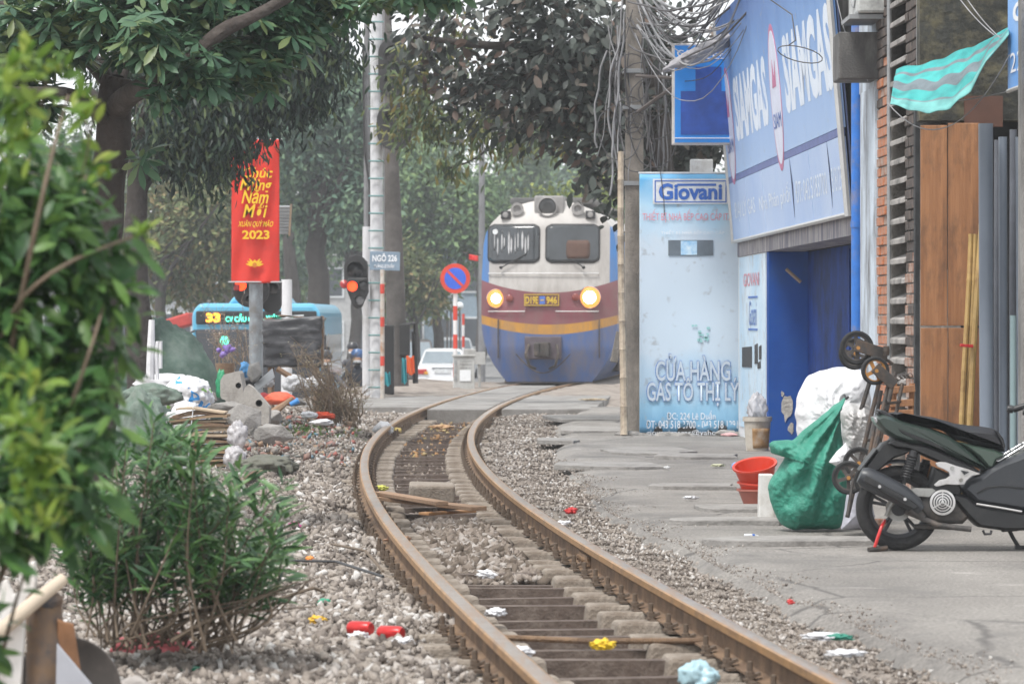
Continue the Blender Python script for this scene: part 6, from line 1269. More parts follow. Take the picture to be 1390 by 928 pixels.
# ---------- blurred bush close at the left
ZN = 9.2; N2 = lambda px, py, dz=0: P(px, py, ZN+dz)
nb_ = thing('leafy_bush', 'large bright green leafy bush close by at the left edge', 'bush', (N2(-60, 0).x, ZN, -.1))
mb = MB(); rd = random.Random(8)
base = N2(-70, 1165)
for (pts, r0, r1) in (([(-70, 1165), (-40, 800), (10, 500), (60, 250), (92, 130)], .012, .003), ([(-70, 1165), (-20, 850), (60, 650), (120, 480), (150, 380)], .011, .002), ([(-80, 1165), (-60, 700), (0, 460), (70, 370), (190, 318)], .008, .004), ([(-70, 1165), (0, 900), (40, 760), (90, 640)], .008, .002), ([(20, 420), (70, 330), (110, 240), (128, 150)], .003, .0015), ([(0, 330), (40, 220), (66, 90)], .003, .0015), ([(90, 300), (120, 230), (117, 165)], .005, .003)):
    limb(mb, [N2(px, py, .25*math.sin(i*1.7)) for i, (px, py) in enumerate(pts)], r0, r1, 7)
mb.build('stem', m_twig, nb_, smooth=True)
bl = [(-70, 380, 90, ZN), (-80, 560, 100, ZN), (-60, 720, 80, ZN), (-40, 860, 60, ZN), (50, 330, 95, ZN, 85), (20, 460, 100, ZN), (60, 560, 95, ZN, 90), (50, 660, 95, ZN-.3, 80), (100, 270, 40, ZN+.3), (130, 390, 55, ZN), (150, 350, 35, ZN+.2), (115, 480, 45, ZN), (100, 560, 45, ZN-.2), (20, 230, 55, ZN), (15, 740, 40, ZN-.4, 26), (95, 690, 32, ZN-.3, 50), (10, 300, 60, ZN), (155, 470, 20, ZN+.2, 30)]
c, e = in_blobs(bl, 7.5, .8, .6); p_, k_ = clumps(c, .030, 6); dd = np.repeat(e, 6, axis=0)*.6+rng.normal(size=p_.shape)*.6+np.array([.1, 0, -.3])
tvN, ttN = leaf_template(.36, .22, .2, 3, .8)
# young pale shoots at the top
c2, e2 = in_blobs([(22, 150, 36, ZN-.8, 40), (70, 110, 24, ZN-.6, 30), (100, 150, 30, ZN, 26), (40, 95, 30, ZN-.7, 26), (10, 110, 30, ZN-.8, 30), (115, 235, 28, ZN, 24), (15, 200, 50, ZN-.6, 30), (40, 600, 60, ZN-1, 60), (50, 700, 50, ZN-1, 40), (190, 320, 22, ZN, 10), (30, 520, 40, ZN-1, 30)], 5.5, .8, .5); p2, k2 = clumps(c2, .012, 5); d2 = rng.normal(size=p2.shape)*.6+np.array([0, 0, .5])
leaf_crown(nb_, 'foliage', tvN, ttN, p_, dd, np.array([0, -.5, 1.0])+rng.normal(size=p_.shape)*.45, rng.uniform(.055, .10, len(p_)), [(.022, .06, .022), (.045, .115, .034), (.085, .18, .048), (.15, .27, .065)], 230, .3, .4, nscale=3, ident='bush_foliage')
leaf_crown(nb_, 'young_foliage', tvN, ttN, p2, d2, np.array([0, -.5, 1.0])+rng.normal(size=p2.shape)*.5, rng.uniform(.045, .075, len(p2)), [(.07, .15, .03), (.12, .22, .035), (.20, .31, .05), (.32, .38, .08)], 60, .4, .4, nscale=4, ident='young_foliage')

# ---------- oleander clump
ZO = 14.9; ol = thing('oleander_shrub', 'low oleander shrub with narrow leaves and bare leaning stems on the gravel', 'shrub', (P(205, 0, ZO).x, ZO, -.1))
mb = MB(); tips = []; rd = random.Random(12)
for k in range(80):
    bx_ = rd.uniform(115, 335); b0 = P(bx_, 872+rd.uniform(-12, 14), ZO+rd.uniform(-.35, .35)); tx_ = min(382, max(90, bx_+rd.gauss(0, 75))); ty_ = 565+abs(tx_-215)*.95*rd.uniform(.5, 1)+rd.uniform(0, 110)
    ty_ = min(ty_, 830); t0 = P(tx_, ty_, ZO+rd.uniform(-.5, .6)); mid = b0*.55+t0*.45+Vector((rd.uniform(-.06, .06), rd.uniform(-.05, .05), rd.uniform(-.06, .02)))
    limb(mb, [b0, mid, t0], rd.uniform(.004, .007), .002, 6)
    for q in np.linspace(.38, 1.0, 8): tips.append((b0*(1-q)**2+mid*2*q*(1-q)+t0*q*q, (t0-mid).normalized(), q))
for k in range(26): b0 = P(rd.uniform(140, 290), 878+rd.uniform(-14, 10), ZO+rd.uniform(-.3, .3)); limb(mb, [b0, b0+Vector((rd.uniform(-.1, .3), rd.uniform(-.1, .1), .08)), b0+Vector((rd.uniform(.1, .55), 0, rd.uniform(.1, .3)))], .006, .003, 5)
mb.build('stems', m_twig, ol, smooth=True, kind='stuff')
tp = []; td = []
for p, d_, q in tips:
    for j in range(5 if q < .95 else 9): a = rd.random()*6.28; r_ = Vector((math.cos(a), math.sin(a), 0)); tp.append(p+Vector((rd.gauss(0, .012), rd.gauss(0, .012), rd.gauss(0, .015)))); td.append(d_*rd.uniform(.3, .9)+r_*.75+Vector((0, 0, rd.uniform(-.3, .25))))
tp = np.array([v[:] for v in tp]); td = np.array([v[:] for v in td]); tvO, ttO = leaf_template(.17, .25, .12, 3, 1.0)
leaf_crown(ol, 'foliage', tvO, ttO, tp, td, np.array([0, -.3, 1.0])+rng.normal(size=tp.shape)*.35, rng.uniform(.07, .135, len(tp)), [(.02, .065, .025), (.04, .11, .035), (.07, .165, .05), (.12, .23, .07)], 220, .2, .38, spec=.5, nscale=3, ident='oleander_foliage')

# ---------- weeds by the rubbish
tvW, ttW = leaf_template(.3, .2, .2, 2, .9)
n_ = 500; px = rng.uniform(-.5, .5, n_); wp = np.array([P(418, 578, 44.5)[:]])+np.stack([rng.normal(0, .28, n_), rng.normal(0, .7, n_), np.zeros(n_)], 1); wp[:, 2] = gz(wp[:, 0], wp[:, 1])+rng.uniform(.02, .10, n_)
V, T = inst(tvW, ttW, axes(rvec(n_)+np.array([0, 0, .5]), rvec(n_), rng.uniform(.04, .09, n_)), wp); mesh_np('weeds', V, T, island_mat('weed_green', [(.05, .12, .03), (.11, .2, .05), (.2, .26, .08)], .6, .3), None, True, 'stuff')

# ---------- trees across the street
def bg_tree(px, py_top, py_bot, wpx, Z, label, cols, ident, n_cl=420, lp=22, lsz=(.16, .34), trunk_px=None, trunk_top=330, r_tr=.3, dens=1.0, group='trees across the street'):
    t = thing('street_tree', label, 'tree', (P(px, 0, Z).x, Z, ZS), 0, group); k = Z/F; rd = random.Random(int(px*7+Z))
    z1, z0 = P(0, py_top, Z).z, P(0, py_bot, Z).z; hw_ = wpx*k/2; tx = P(trunk_px or px, 0, Z).x
    mb = MB(); limb(mb, [(tx, Z, ZS), (tx+.15, Z, (ZS+z0)/2), (tx+.1, Z, z0+.3), (tx+(P(px, 0, Z).x-tx)*.5, Z, z0+(z1-z0)*.35)], r_tr, r_tr*.55, 9); tk = mb.build('trunk', m_bark2, t, smooth=True)
    mb = MB()
    for q in range(5): a = rd.uniform(-1, 1); limb(mb, [(tx+.1, Z, z0+.2), (tx+a*hw_*.4, Z+rd.uniform(-1, 1), z0+(z1-z0)*.3), (P(px, 0, Z).x+a*hw_*.75, Z+rd.uniform(-2, 2), z0+(z1-z0)*rd.uniform(.4, .75))], r_tr*.45, r_tr*.12, 6)
    mb.build('limb', m_bark2, tk, smooth=True)
    # sub-crowns give an uneven outline
    subs = [(P(px, 0, Z).x+rd.uniform(-.75, .75)*hw_, Z+rd.uniform(-.6, .6)*hw_, z0+(z1-z0)*rd.uniform(.18, .85), rd.uniform(.28, .5)) for _ in range(11)]+[(P(px, 0, Z).x, Z, (z0+z1)/2, .6)]
    c = []; e = []
    for s in subs:
        m_ = max(6, int(n_cl*dens/12*s[3]*2.2)); v = rvec(m_); rr = rng.random(m_)**.35; v[:, 2] *= .9; ee = v*rr[:, None]
        c.append(np.array(s[:3])+ee*np.array([hw_*s[3], hw_*s[3], (z1-z0)*.5*s[3]*1.1])); e.append(v)
    c = np.concatenate(c); e = np.concatenate(e); p_, k_ = clumps(c, .22+.10*hw_/3, lp); ee = np.repeat(e, lp, axis=0)
    tvD = np.array([(0, 0, 0), (.5, -.24, .06), (1, 0, -.08), (.5, .24, .06)]); ttD = np.array([(0, 1, 2), (0, 2, 3)])
    V, T = inst(tvD, ttD, axes(ee*.6+rng.normal(size=p_.shape)*.6+np.array([0, 0, -.3]), np.array([0, 0, 1.0])+ee*.8+rng.normal(size=p_.shape)*.4, rng.uniform(*lsz, len(p_))), p_)
    mesh_np('crown', V, T, island_mat(ident, cols, .6, .2, .35, poswarp=.45), t, kind='stuff'); return t
gA = [(.05, .10, .055), (.09, .16, .075), (.14, .23, .10), (.22, .31, .12)]; gB = [(.06, .09, .035), (.11, .15, .055), (.17, .19, .075), (.28, .21, .10)]; gC = [(.045, .095, .07), (.08, .15, .10), (.13, .21, .14), (.20, .29, .16)]; gD = [(.10, .14, .03), (.17, .21, .05), (.25, .28, .07)]
bg_tree(255, 235, 415, 170, 105, 'olive tree with reddish leaf tips left of the red banner', gB, 'olive_foliage', 520, 22, (.14, .28), 213, r_tr=.22)
bg_tree(130, 200, 420, 240, 118, 'olive tree far left behind the bushes', gB, 'olive_foliage', 420, 18, (.2, .34), 150)
bg_tree(425, 60, 330, 200, 112, 'tall pale green tree with a dark trunk between banner and mast', gC, 'pale_foliage', 800, 22, (.18, .32), 425, r_tr=.42)
bg_tree(330, 90, 360, 190, 135, 'dark green tree standing behind the red banner', gA, 'mid_foliage', 560, 20, (.22, .36), 305)
bg_tree(470, 120, 390, 170, 150, 'bluish tree seen right behind the white signal mast', gC, 'pale_foliage', 520, 20, (.24, .4), 478)
bg_tree(585, 195, 435, 170, 138, 'mid green tree above the no parking sign', gA, 'mid_foliage', 640, 20, (.2, .36), 590, r_tr=.25)
bg_tree(560, 330, 450, 110, 125, 'low yellowish tree beside the leaning post', gB, 'olive_foliage', 260, 18, (.16, .3), 560, r_tr=.12)
bg_tree(655, 160, 400, 190, 175, 'tall hazy tree behind the grey light pole', gA, 'mid_foliage', 560, 20, (.26, .44), 650)
bg_tree(740, 165, 420, 220, 205, 'hazy blue green tree right above the train roof', gC, 'pale_foliage', 560, 20, (.3, .5), 740)
bg_tree(775, 240, 400, 100, 100, 'bright yellow green tree peeping over the train roof', gD, 'bright_foliage', 220, 18, (.16, .28), 775, r_tr=.14)
bg_tree(860, 160, 420, 200, 170, 'hazy tree behind the train and the utility pole', gA, 'mid_foliage', 420, 18, (.26, .44), 870)
bg_tree(520, 90, 380, 200, 190, 'far hazy tree rising behind the signal mast', gC, 'pale_foliage', 520, 20, (.3, .5), 530)
bg_tree(380, 285, 440, 150, 165, 'dark low tree in the gap right of the banner', gA, 'mid_foliage', 320, 18, (.24, .4), 385)
bg_tree(40, 150, 430, 260, 140, 'dark tree at the far left edge of the street', gA, 'mid_foliage', 420, 18, (.24, .4), 30)
for (px, Z, r_, lab) in ((440, 126, .17, 'slim leaning trunk right of the big dark trunk'), (397, 128, .3, 'thick trunk half hidden behind the grey lamp pole')):
    b = thing('tree_stem', lab, 'tree', (P(px, 0, Z).x, Z, ZS)); mb = MB(); limb(mb, [(P(px, 0, Z).x, Z, ZS), (P(px+2, 0, Z).x, Z, 1.5), (P(px-6, 0, Z).x, Z, 4.5), (P(px-4, 0, Z).x, Z, 7)], r_, r_*.5, 8); mb.build('trunk', m_bark2, b, smooth=True)
# far-off green mass closing the street
n_ = 22000; x = rng.uniform(-60, 60, n_); y = rng.uniform(235, 262, n_); zt_ = 10.5+2.5*np.sin(x*.21)+1.5*np.sin(x*.63+1); z = ZS+rng.random(n_)**.7*(zt_-ZS)
tvD = np.array([(0, 0, 0), (.5, -.3, .06), (1, 0, -.08), (.5, .3, .06)]); ttD = np.array([(0, 1, 2), (0, 2, 3)])
V, T = inst(tvD, ttD, axes(rvec(n_)+np.array([0, -.3, -.2]), rvec(n_)+np.array([0, -.3, 1]), rng.uniform(.6, 1.3, n_)), np.stack([x, y, z], 1)); mesh_np('far_trees', V, T, island_mat('far_foliage', gC, .7, .1, .1, poswarp=.5), None, False, 'stuff')

# ---------- hazy air
hb_ = MB(); hb_.box((0, 155, 11.75), (340, 340, 27.5)); m_hz = bpy.data.materials.new('haze'); m_hz.use_nodes = True; nt_ = m_hz.node_tree; nt_.nodes.remove(nt_.nodes['Principled BSDF'])
pv = nt_.nodes.new('ShaderNodeVolumePrincipled'); pv.inputs['Color'].default_value = (.93, .96, 1, 1); pv.inputs['Density'].default_value = .0010; nt_.links.new(pv.outputs[0], nt_.nodes['Material Output'].inputs['Volume'])
tag(hb_.build('haze', m_hz), None, None, None, 'stuff')
# ================================================================== RED BANNER
ZR = 50.0; R_ = lambda px, py, dz=0: P(px, py, ZR+dz)
bn = thing('banner', 'red New Year banner with yellow writing hung on a grey pole', 'banner', (R_(348, 0).x, ZR, 0))
m_bred = mat('banner_red', (.66, .030, .016), rough=.6, var=.12, scale=2.5); m_byel = mat('banner_yellow', (.85, .55, .02), rough=.6, var=.04)
m_gpole = mat('galvanised_pole', (.30, .33, .36), rough=.55, metal=.35, var=.2, scale=5, dirt=((.18, .17, .16), .4, 4))
q0, q1 = R_(315, 383.5), R_(380, 190)
def bwave(u, v): return .012*math.sin(u*7+v*5)+.010*math.sin(u*15-v*9)+.02*math.sin(v*4)-.02*math.exp(-((u-.5)/.05)**2)*0
mb = MB(); mb.grid(40, 60, lambda i, j: Vector((q0.x+(q1.x-q0.x)*i, ZR-.13+bwave(i, j), q0.z+(q1.z-q0.z)*j-.012*math.sin(i*math.pi)*(j < .02)))); mb.build('cloth', m_bred, bn, smooth=True, solid=.004)
for py in (383, 190):
    a, b = R_(311, py), R_(383.5, py); mb = MB(); mb.tube([(a.x, ZR-.13, a.z), (b.x, ZR-.13, b.z)], .013, 8); mb.build('rod', m_galv, bn)
BM_ = Matrix.Translation((0, ZR-.175, 0)) @ Matrix.Rotation(R(90), 4, 'X')
def bb(a, b, c, d): p, q = R_(a, d), R_(b, c); return (p.x, p.z, q.x, q.z)
def slant(o, k):
    zc = sum(v.co.z for v in o.data.vertices)/len(o.data.vertices)
    for v in o.data.vertices: v.co.x += (v.co.z-zc)*k
for body, bx, bo in (('Chúc', (330, 371, 228, 242), .035), ('Mừng', (328, 369, 242, 264), .035), ('Năm', (331, 366, 257, 277), .035), ('Mới', (333, 363, 276, 296), .035), ('XUÂN QUÝ MÃO', (325, 372, 299, 309.5), .03), ('2023', (330, 367, 313, 325), .06)):
    o = text(body, bb(*bx), BM_, m_byel, bn, bold=bo*.5); slant(o, .22 if body != '2023' else 0)
c_ = R_(347, 361); 
def petal(a, l, w_, off):
    mb = MB(); ca, sa = math.cos(a), math.sin(a); pts = [(0, 0), (.45*l, -w_), (.8*l, -w_*.55), (l, 0), (.8*l, w_*.55), (.45*l, w_)]
    mb.prism([(x*ca-y*sa, x*sa+y*ca) for x, y in pts], 0, .003, Matrix.Translation((c_.x, ZR-.175-off, c_.z)) @ Matrix.Rotation(R(90), 4, 'X')); return mb
for k, a in enumerate((12, 32, 52, 90, 128, 148, 168)): petal(R(a), .125 if a != 90 else .085, .018 if a != 90 else .03, .002*k).build('lotus_petal', m_byel, bn)
mb = MB(); mb.prism([(.03*math.cos(a), .01+.036*math.sin(a)) for a in np.linspace(0, 6.28, 14)[:-1]], 0, .003, Matrix.Translation((c_.x, ZR-.195, c_.z)) @ Matrix.Rotation(R(90), 4, 'X')); mb.build('lotus_heart', mat('lotus_orange', (.7, .22, .02)), bn)
x_ = R_(347.5, 0).x; mb = MB(); mb.lathe([(.097, -.15), (.088, 3.9)], 20, Matrix.Translation((x_, ZR, 0))); mb.build('pole', m_gpole, bn, smooth=True)
for z in (.5,): mb = MB(); mb.lathe([(.105, 0), (.12, .02), (.12, .1), (.105, .12)], 20, Matrix.Translation((x_, ZR, .05))); mb.build('collar', m_gpole, bn, smooth=True)
# signal and lamp pole behind the banner
tb_ = thing('second_signal', 'black signal with a red light half hidden by the red banner', 'traffic light', (R_(345, 0, 6).x, 56, P(0, 400, 56).z))
sighead(tb_, (P(341, 0, 56).x, 56, P(0, 390, 56).z), .55, .62, .2, ((-.15, .04, .09, m_redlit), (.17, .03, .09, m_off), (0, -.2, .08, m_off)))
sighead(tb_, (P(369, 0, 56.4).x, 56.4, P(0, 398, 56.4).z), .3, .62, .2, ((.02, .08, .09, m_off),))
mb = MB(); mb.box((P(321.5, 0, 55.8).x, 55.8, P(0, 390, 55.8).z), (.09, .1, .1)); mb.build('side_lamp', MATS['dark_red_lens'], tb_, bevel=.02)
mb = MB(); mb.lathe([(.05, -1), (.05, 2.4)], 12, Matrix.Translation((P(349, 0, 56.3).x, 56.3, 0))); mb.build('post', m_pgrey, tb_)
gl = thing('grey_lamp_pole', 'pale grey pole standing behind the black covered cart', 'pole', (P(389, 0, 58).x, 58, -.2)); mb = MB(); mb.lathe([(.088, -.6), (.085, 1.94), (.08, 1.95)], 18, Matrix.Translation((P(389, 0, 58).x, 58, 0))); mb.build('shaft', m_ivory, gl, smooth=True)
lv = thing('louvred_panel', 'grey louvred panel with brown edge behind the red banner', 'panel', (P(386, 0, 57).x, 57, P(0, 318, 57).z)); q0, q1 = P(379, 318, 57), P(394, 279, 57)
for k in range(9): z = q0.z+(q1.z-q0.z)*(k+.5)/9; mb = MB(); mb.box(((q0.x+q1.x)/2, 57, z), (q1.x-q0.x, .06, .03), (.4, 0, 0)); mb.build('slat', m_galv, lv)
mb = MB(); mb.box((q1.x, 57, (q0.z+q1.z)/2), (.03, .08, q1.z-q0.z+.05), (0, .06, 0)); mb.build('frame', mat('brown_frame', (.22, .16, .11), rough=.7), lv); mb = MB(); mb.tube([(q0.x, 57.1, q0.z+.05), (q0.x-.15, 57.1, q0.z-.4)], .02, 6); mb.build('bracket', m_pgrey, lv)

# ================================================================== RUBBISH BY THE LINE
hp = MB(); m_heap = mat('rubbish_soil', (.17, .15, .13), rough=.95, var=.4, scale=9, bump=1, bscale=30, dirt=((.32, .30, .28), .35, 10))
def _hp(i, j):
    y = 33+j*21; u0 = P(150, 0, y).x-.3; u1 = P(478, 0, y).x+.1; x = u0+(u1-u0)*i
    b = math.sin(min(1, i*1.3+.15)*math.pi)**.7 if i < 1 else 0; b = max(0, b)*math.sin(j*math.pi)**.5 if 0 < j < 1 else 0
    p = Vector((x*3, y*1.2, 0)); return Vector((x, y, gh(x, y)-.05+b*(.26+.2*noise.noise(p)+.12*noise.noise(p*2.6))*(1-.5*i)))
hp.grid(60, 80, _hp); hp.build('dirt_mound', m_heap, kind='structure', smooth=True)
GD = lambda px, py, Z: Vector((P(px, py, Z).x, Z, 0))
def T(o, label, cat, group=None): return tag(o, label, cat, group)
m_tarp = mat('dusty_green_tarp', (.055, .10, .078), rough=.75, var=.2, scale=3, bump=.3, bscale=30, dirt=((.13, .17, .15), .45, 3))
hpb = blob('tarpaulin_heap', GD(232, 0, 43.5)-Vector((0, 0, .15)), (.72, .62, .74), 2, m_tarp, None, 5, .10, 1.2, .16, 2.6, .2, .25, (-.18, 0)); T(hpb, 'big heap covered with a dusty dark green tarpaulin behind the white bags', 'tarpaulin')
m_pink = mat('faded_pink_stripe', (.25, .10, .095), rough=.8)
m_sack = mat('grey_green_sack', (.13, .18, .145), rough=.8, var=.2, scale=4, bump=.4, bscale=60, dirt=((.2, .23, .2), .4, 5))
T(blob('sack', GD(190, 0, 34.2)-Vector((0, 0, .05)), (.28, .26, .36), 5, m_sack, None, 5, .14, 1.6, .22, 3.4, .25, .15), 'grey green woven sack bulging beside the cardboard stack', 'sack')
T(blob('sack', GD(206, 0, 35)+Vector((0, 0, .52)), (.26, .2, .10), 9, m_sack, None, 4, .2, 1.6, .3, 3, .2), 'folded green sack mouth lying on top of the grey green sack', 'sack')
m_wbag = mat('white_bag', (.72, .72, .74), rough=.5, var=.06, scale=4, dirt=((.55, .55, .58), .4, 5)); m_prt = mat('bag_print_blue', (.05, .25, .62), rough=.5); m_prg = mat('bag_print_green', (.28, .55, .12), rough=.5)
def bag_mat(name, c2, c3):
    m = bpy.data.materials.new(name); m.use_nodes = True; N, L = m.node_tree.nodes, m.node_tree.links; b = N['Principled BSDF']; t = N.new('ShaderNodeTexCoord'); n = N.new('ShaderNodeTexNoise'); n.inputs['Scale'].default_value = 6; n.inputs['Detail'].default_value = 1; L.new(t.outputs['Object'], n.inputs[0])
    r = N.new('ShaderNodeValToRGB'); r.color_ramp.interpolation = 'CONSTANT'; e = r.color_ramp.elements; e[0].position = 0; e[0].color = (*c3, 1); e[1].position = .33; e[1].color = (.74, .74, .76, 1); e.new(.64).color = (*c2, 1); e.new(.70).color = (.72, .73, .75, 1); L.new(n.outputs[0], r.inputs[0]); L.new(r.outputs[0], b.inputs['Base Color']); b.inputs['Roughness'].default_value = .45; return m
m_pbag = bag_mat('printed_bag', (.04, .30, .72), (.30, .58, .14))
T(blob('plastic_bag', GD(256, 0, 38)+Vector((0, 0, .38)), (.26, .2, .18), 11, m_pbag, None, 5, .2, 1.5, .3, 3.6, .15), 'white carrier bag with blue and green print on top of the heap', 'bag')
T(blob('plastic_bag', GD(252, 0, 36)+Vector((0, 0, .14)), (.19, .17, .19), 14, m_wbag, None, 5, .2, 1.5, .34, 3.6, .15), 'white carrier bag lettered in blue behind the cardboard stack', 'bag')
tx_o = thing('bag_print', None, None) if False else None
T(blob('plastic_bag', GD(226, 0, 39.5)+Vector((0, 0, .55)), (.32, .2, .10), 16, m_wbag, None, 4, .2, 1.5, .25, 3, .2), 'flat white plastic sheet lying across the top of the heap', 'plastic sheet')
text('354', (-.05, 0, .05, .06), plane_M(GD(268, 0, 35.78)+Vector((0, 0, .30)), (.25, 0, -1), (1, 0, .25)), m_prt, bpy.context.scene.objects['plastic_bag.001'])
sp_ = MB(); sp_.tube([P(204, 515, 37), P(205, 470, 37), P(206, 434, 37)], [.045, .04, .03], 8); T(sp_.build('white_post', m_wbag, smooth=True), 'upright white plastic post sticking out of the heap', 'post')
sp_ = MB(); sp_.tube([P(214, 515, 37), P(212, 480, 37), P(214, 464, 37), P(218, 463, 37), P(218, 500, 37)], .02, 7); T(sp_.build('white_hook', m_wbag, smooth=True), 'bent white plastic hook beside the upright white post', 'hook')
# holed concrete blocks
m_conc = mat('pale_concrete', (.40, .375, .345), rough=.9, var=.14, scale=5, bump=.4, bscale=50, dirt=((.24, .22, .20), .4, 4))
def holed(name, outl, hole, hr, Z, th, label, rot=0.0):
    n = 48; hx, hz_ = P(*hole, Z).x, P(*hole, Z).z; o2 = [(P(a, b, Z).x, P(a, b, Z).z) for a, b in outl]; ring = []
    for k in range(n):
        a = 2*math.pi*k/n; d = (math.cos(a), math.sin(a)); best = 9
        for (ax, az), (bx_, bz_) in zip(o2, o2[1:]+o2[:1]):
            ex, ez = bx_-ax, bz_-az; den = d[0]*ez-d[1]*ex
            if abs(den) < 1e-9: continue
            t = ((ax-hx)*ez-(az-hz_)*ex)/den; s_ = ((ax-hx)*d[1]-(az-hz_)*d[0])/den
            if t > 0 and -1e-6 <= s_ <= 1+1e-6: best = min(best, t)
        ring.append((hx+d[0]*best, hz_+d[1]*best))
    cir = [(hx+hr*math.cos(2*math.pi*k/n), hz_+hr*math.sin(2*math.pi*k/n)) for k in range(n)]; mb = MB()
    vs = [(x, Z, z) for x, z in ring]+[(x, Z, z) for x, z in cir]+[(x+.1*th, Z+th, z) for x, z in ring]+[(x, Z+th, z) for x, z in cir]; fs = []
    for k in range(n): k2 = (k+1) % n; fs += [[k, k2, n+k2, n+k], [2*n+k, 3*n+k, 3*n+k2, 2*n+k2], [k, 2*n+k, 2*n+k2, k2], [n+k, n+k2, 3*n+k2, 3*n+k]]
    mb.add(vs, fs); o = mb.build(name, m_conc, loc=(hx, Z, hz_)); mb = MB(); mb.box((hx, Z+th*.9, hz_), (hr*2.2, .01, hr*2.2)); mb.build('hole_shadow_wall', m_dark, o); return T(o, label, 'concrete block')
holed('concrete_block', [(299, 516), (304, 508), (325, 503), (333, 545), (326, 552), (299, 540)], (323.5, 523), .032, 41, .25, 'pale concrete block with a round hole leaning behind its twin')
holed('concrete_block', [(331, 528), (338, 520), (366, 552), (365, 578), (350, 575), (331, 552)], (351.5, 547), .037, 39.5, .12, 'slanted pale concrete block with a round hole in front')
for k, (px, py, rr, Z, sq, lab) in enumerate([(328, 568, .16, 38, (1.3, .8, .8), 'grey broken concrete lump above the cardboard stack'), (368, 590, .15, 38, (1.3, .8, .75), 'grey broken concrete lump right of the cardboard stack'), (338, 584, .12, 38.5, (1.3, .8, .6), 'small grey rubble lump between two larger lumps'), (306, 552, .12, 39.5, (1.5, .8, .5), 'flat grey rubble lump under the holed block'), (372, 568, .12, 40, (1, 1, .8), 'brown grey rubble lump behind the slanted block'), (400, 545, .12, 44, (1.2, .8, .6), 'grey rubble lump under the blue cup'), (345, 508, .10, 45, (1, .9, 1.3), 'small grey lump at the foot of the banner pole'), (280, 540, .12, 41, (1, 1, .8), 'dark lump between the white bag and holed block')]):
    mb = MB(); mb.stone(P(px, py, Z), rr*1.1, k+40, 1, sq, .3); T(mb.build('rubble_lump', m_slab, bevel=.01), lab, 'rubble')
# cardboard bundle
cbz = 34.6; cbt = thing('cardboard_stack', 'tied stack of flattened brown cardboard on the gravel', 'cardboard', GD(276, 0, cbz)); rd = random.Random(31)
m_cbs = [mat('cardboard', (.30, .205, .125), rough=.9, var=.2, scale=6), mat('dark_cardboard', (.19, .125, .08), rough=.9, var=.25, scale=6), mat('pale_cardboard', (.43, .335, .235), rough=.9, var=.15, scale=6)]
xb = P(232, 0, cbz).x; xe = P(320, 0, cbz).x; base_z = H-(632-YH)/F*cbz; hgt = (632-552)/F*cbz
for k in range(21):
    z = base_z+hgt*k/21; a, b = xb+rd.uniform(-.02, .05)+.03*math.sin(k), xe+rd.uniform(-.07, .02)-.05*(k > 14); th = hgt/21*rd.uniform(.5, .95); mb = MB(); tl = rd.uniform(-.03, .05); nx_ = 12
    vs = []
    for q in range(nx_+1):
        t = q/nx_; x = a+(b-a)*t; zz = z+tl*(t-.5)+.008*math.sin(t*5+k*1.3)-.02*(t-.5)**2*4*(k/21); 
        for y_ in (cbz-.22+rd.uniform(-.004, .004)+.02*math.sin(k*2.1), cbz+.22): vs += [(x, y_, zz), (x, y_, zz+th)]
    fs = []
    for q in range(nx_): o_k = q*4; fs += [[o_k, o_k+4, o_k+5, o_k+1], [o_k+2, o_k+3, o_k+7, o_k+6], [o_k, o_k+2, o_k+6, o_k+4], [o_k+1, o_k+5, o_k+7, o_k+3]]
    fs += [[0, 1, 3, 2], [nx_*4, nx_*4+2, nx_*4+3, nx_*4+1]]; mb.add(vs, fs); mb.build('sheet', rd.choice(m_cbs), cbt)
mb = MB(); xt = xb+.18; mb.tube([(xt, cbz-.235, base_z), (xt+.02, cbz-.24, base_z+hgt*.5), (xt+.05, cbz-.22, base_z+hgt+.01), (xt+.06, cbz+.2, base_z+hgt+.02)], .006, 5); mb.build('string', m_white, cbt)
m_clr = mat('clear_plastic', (.62, .60, .62), rough=.2, var=.15, scale=12, alpha=.6)
for k, (px, py, Z, sz_, lab) in enumerate([(322, 600, 34.3, (.09, .1, .12), 'crumpled clear plastic bag right of the cardboard stack'), (318, 628, 34, (.10, .1, .1), 'lower clear plastic bag at the corner of the cardboard stack'), (262, 640, 33.2, (.15, .1, .05), 'crumpled shiny foil at the foot of the cardboard stack')]):
    T(blob('clear_bag', P(px, py, Z)-Vector((0, 0, .05)), sz_, 20+k, m_clr if k < 2 else mat('foil', (.55, .55, .56), rough=.25, metal=.7, var=.3, scale=20), None, 4, .3, 2, .4, 4, .1), lab, 'plastic bag')
m_canv = mat('grey_green_canvas', (.125, .125, .10), rough=.9, var=.2, scale=5, bump=.3, bscale=70)
T(blob('canvas', Vector((P(362, 0, 33.6).x, 33.6, gh(P(362, 0, 33.6).x, 33.6)-.02)), (.29, .34, .10), 33, m_canv, None, 5, .2, 1.3, .3, 2.6, .2), 'crumpled grey green canvas lying on the gravel', 'canvas')
for (a, b, lab) in (((322, 655), (352, 636), 'long brown lath lying on the gravel in front of the canvas'), ((330, 605), (352, 598), 'short brown lath behind the canvas'), ((366, 612), (392, 606), 'rusty lath end right of the rubble lump')):
    p0, p1 = G(*a, 0), G(*b, 0); mb = MB(); d_ = p1-p0; mb.box((p0+p1)/2+Vector((0, 0, gh(p0.x, p0.y)+.05)), (d_.length, .07, .03), Matrix.Rotation(math.atan2(d_.y, d_.x), 3, 'Z')); T(mb.build('lath', mat('red_brown_wood', (.20, .105, .07), rough=.85, var=.25)), lab, 'lath')
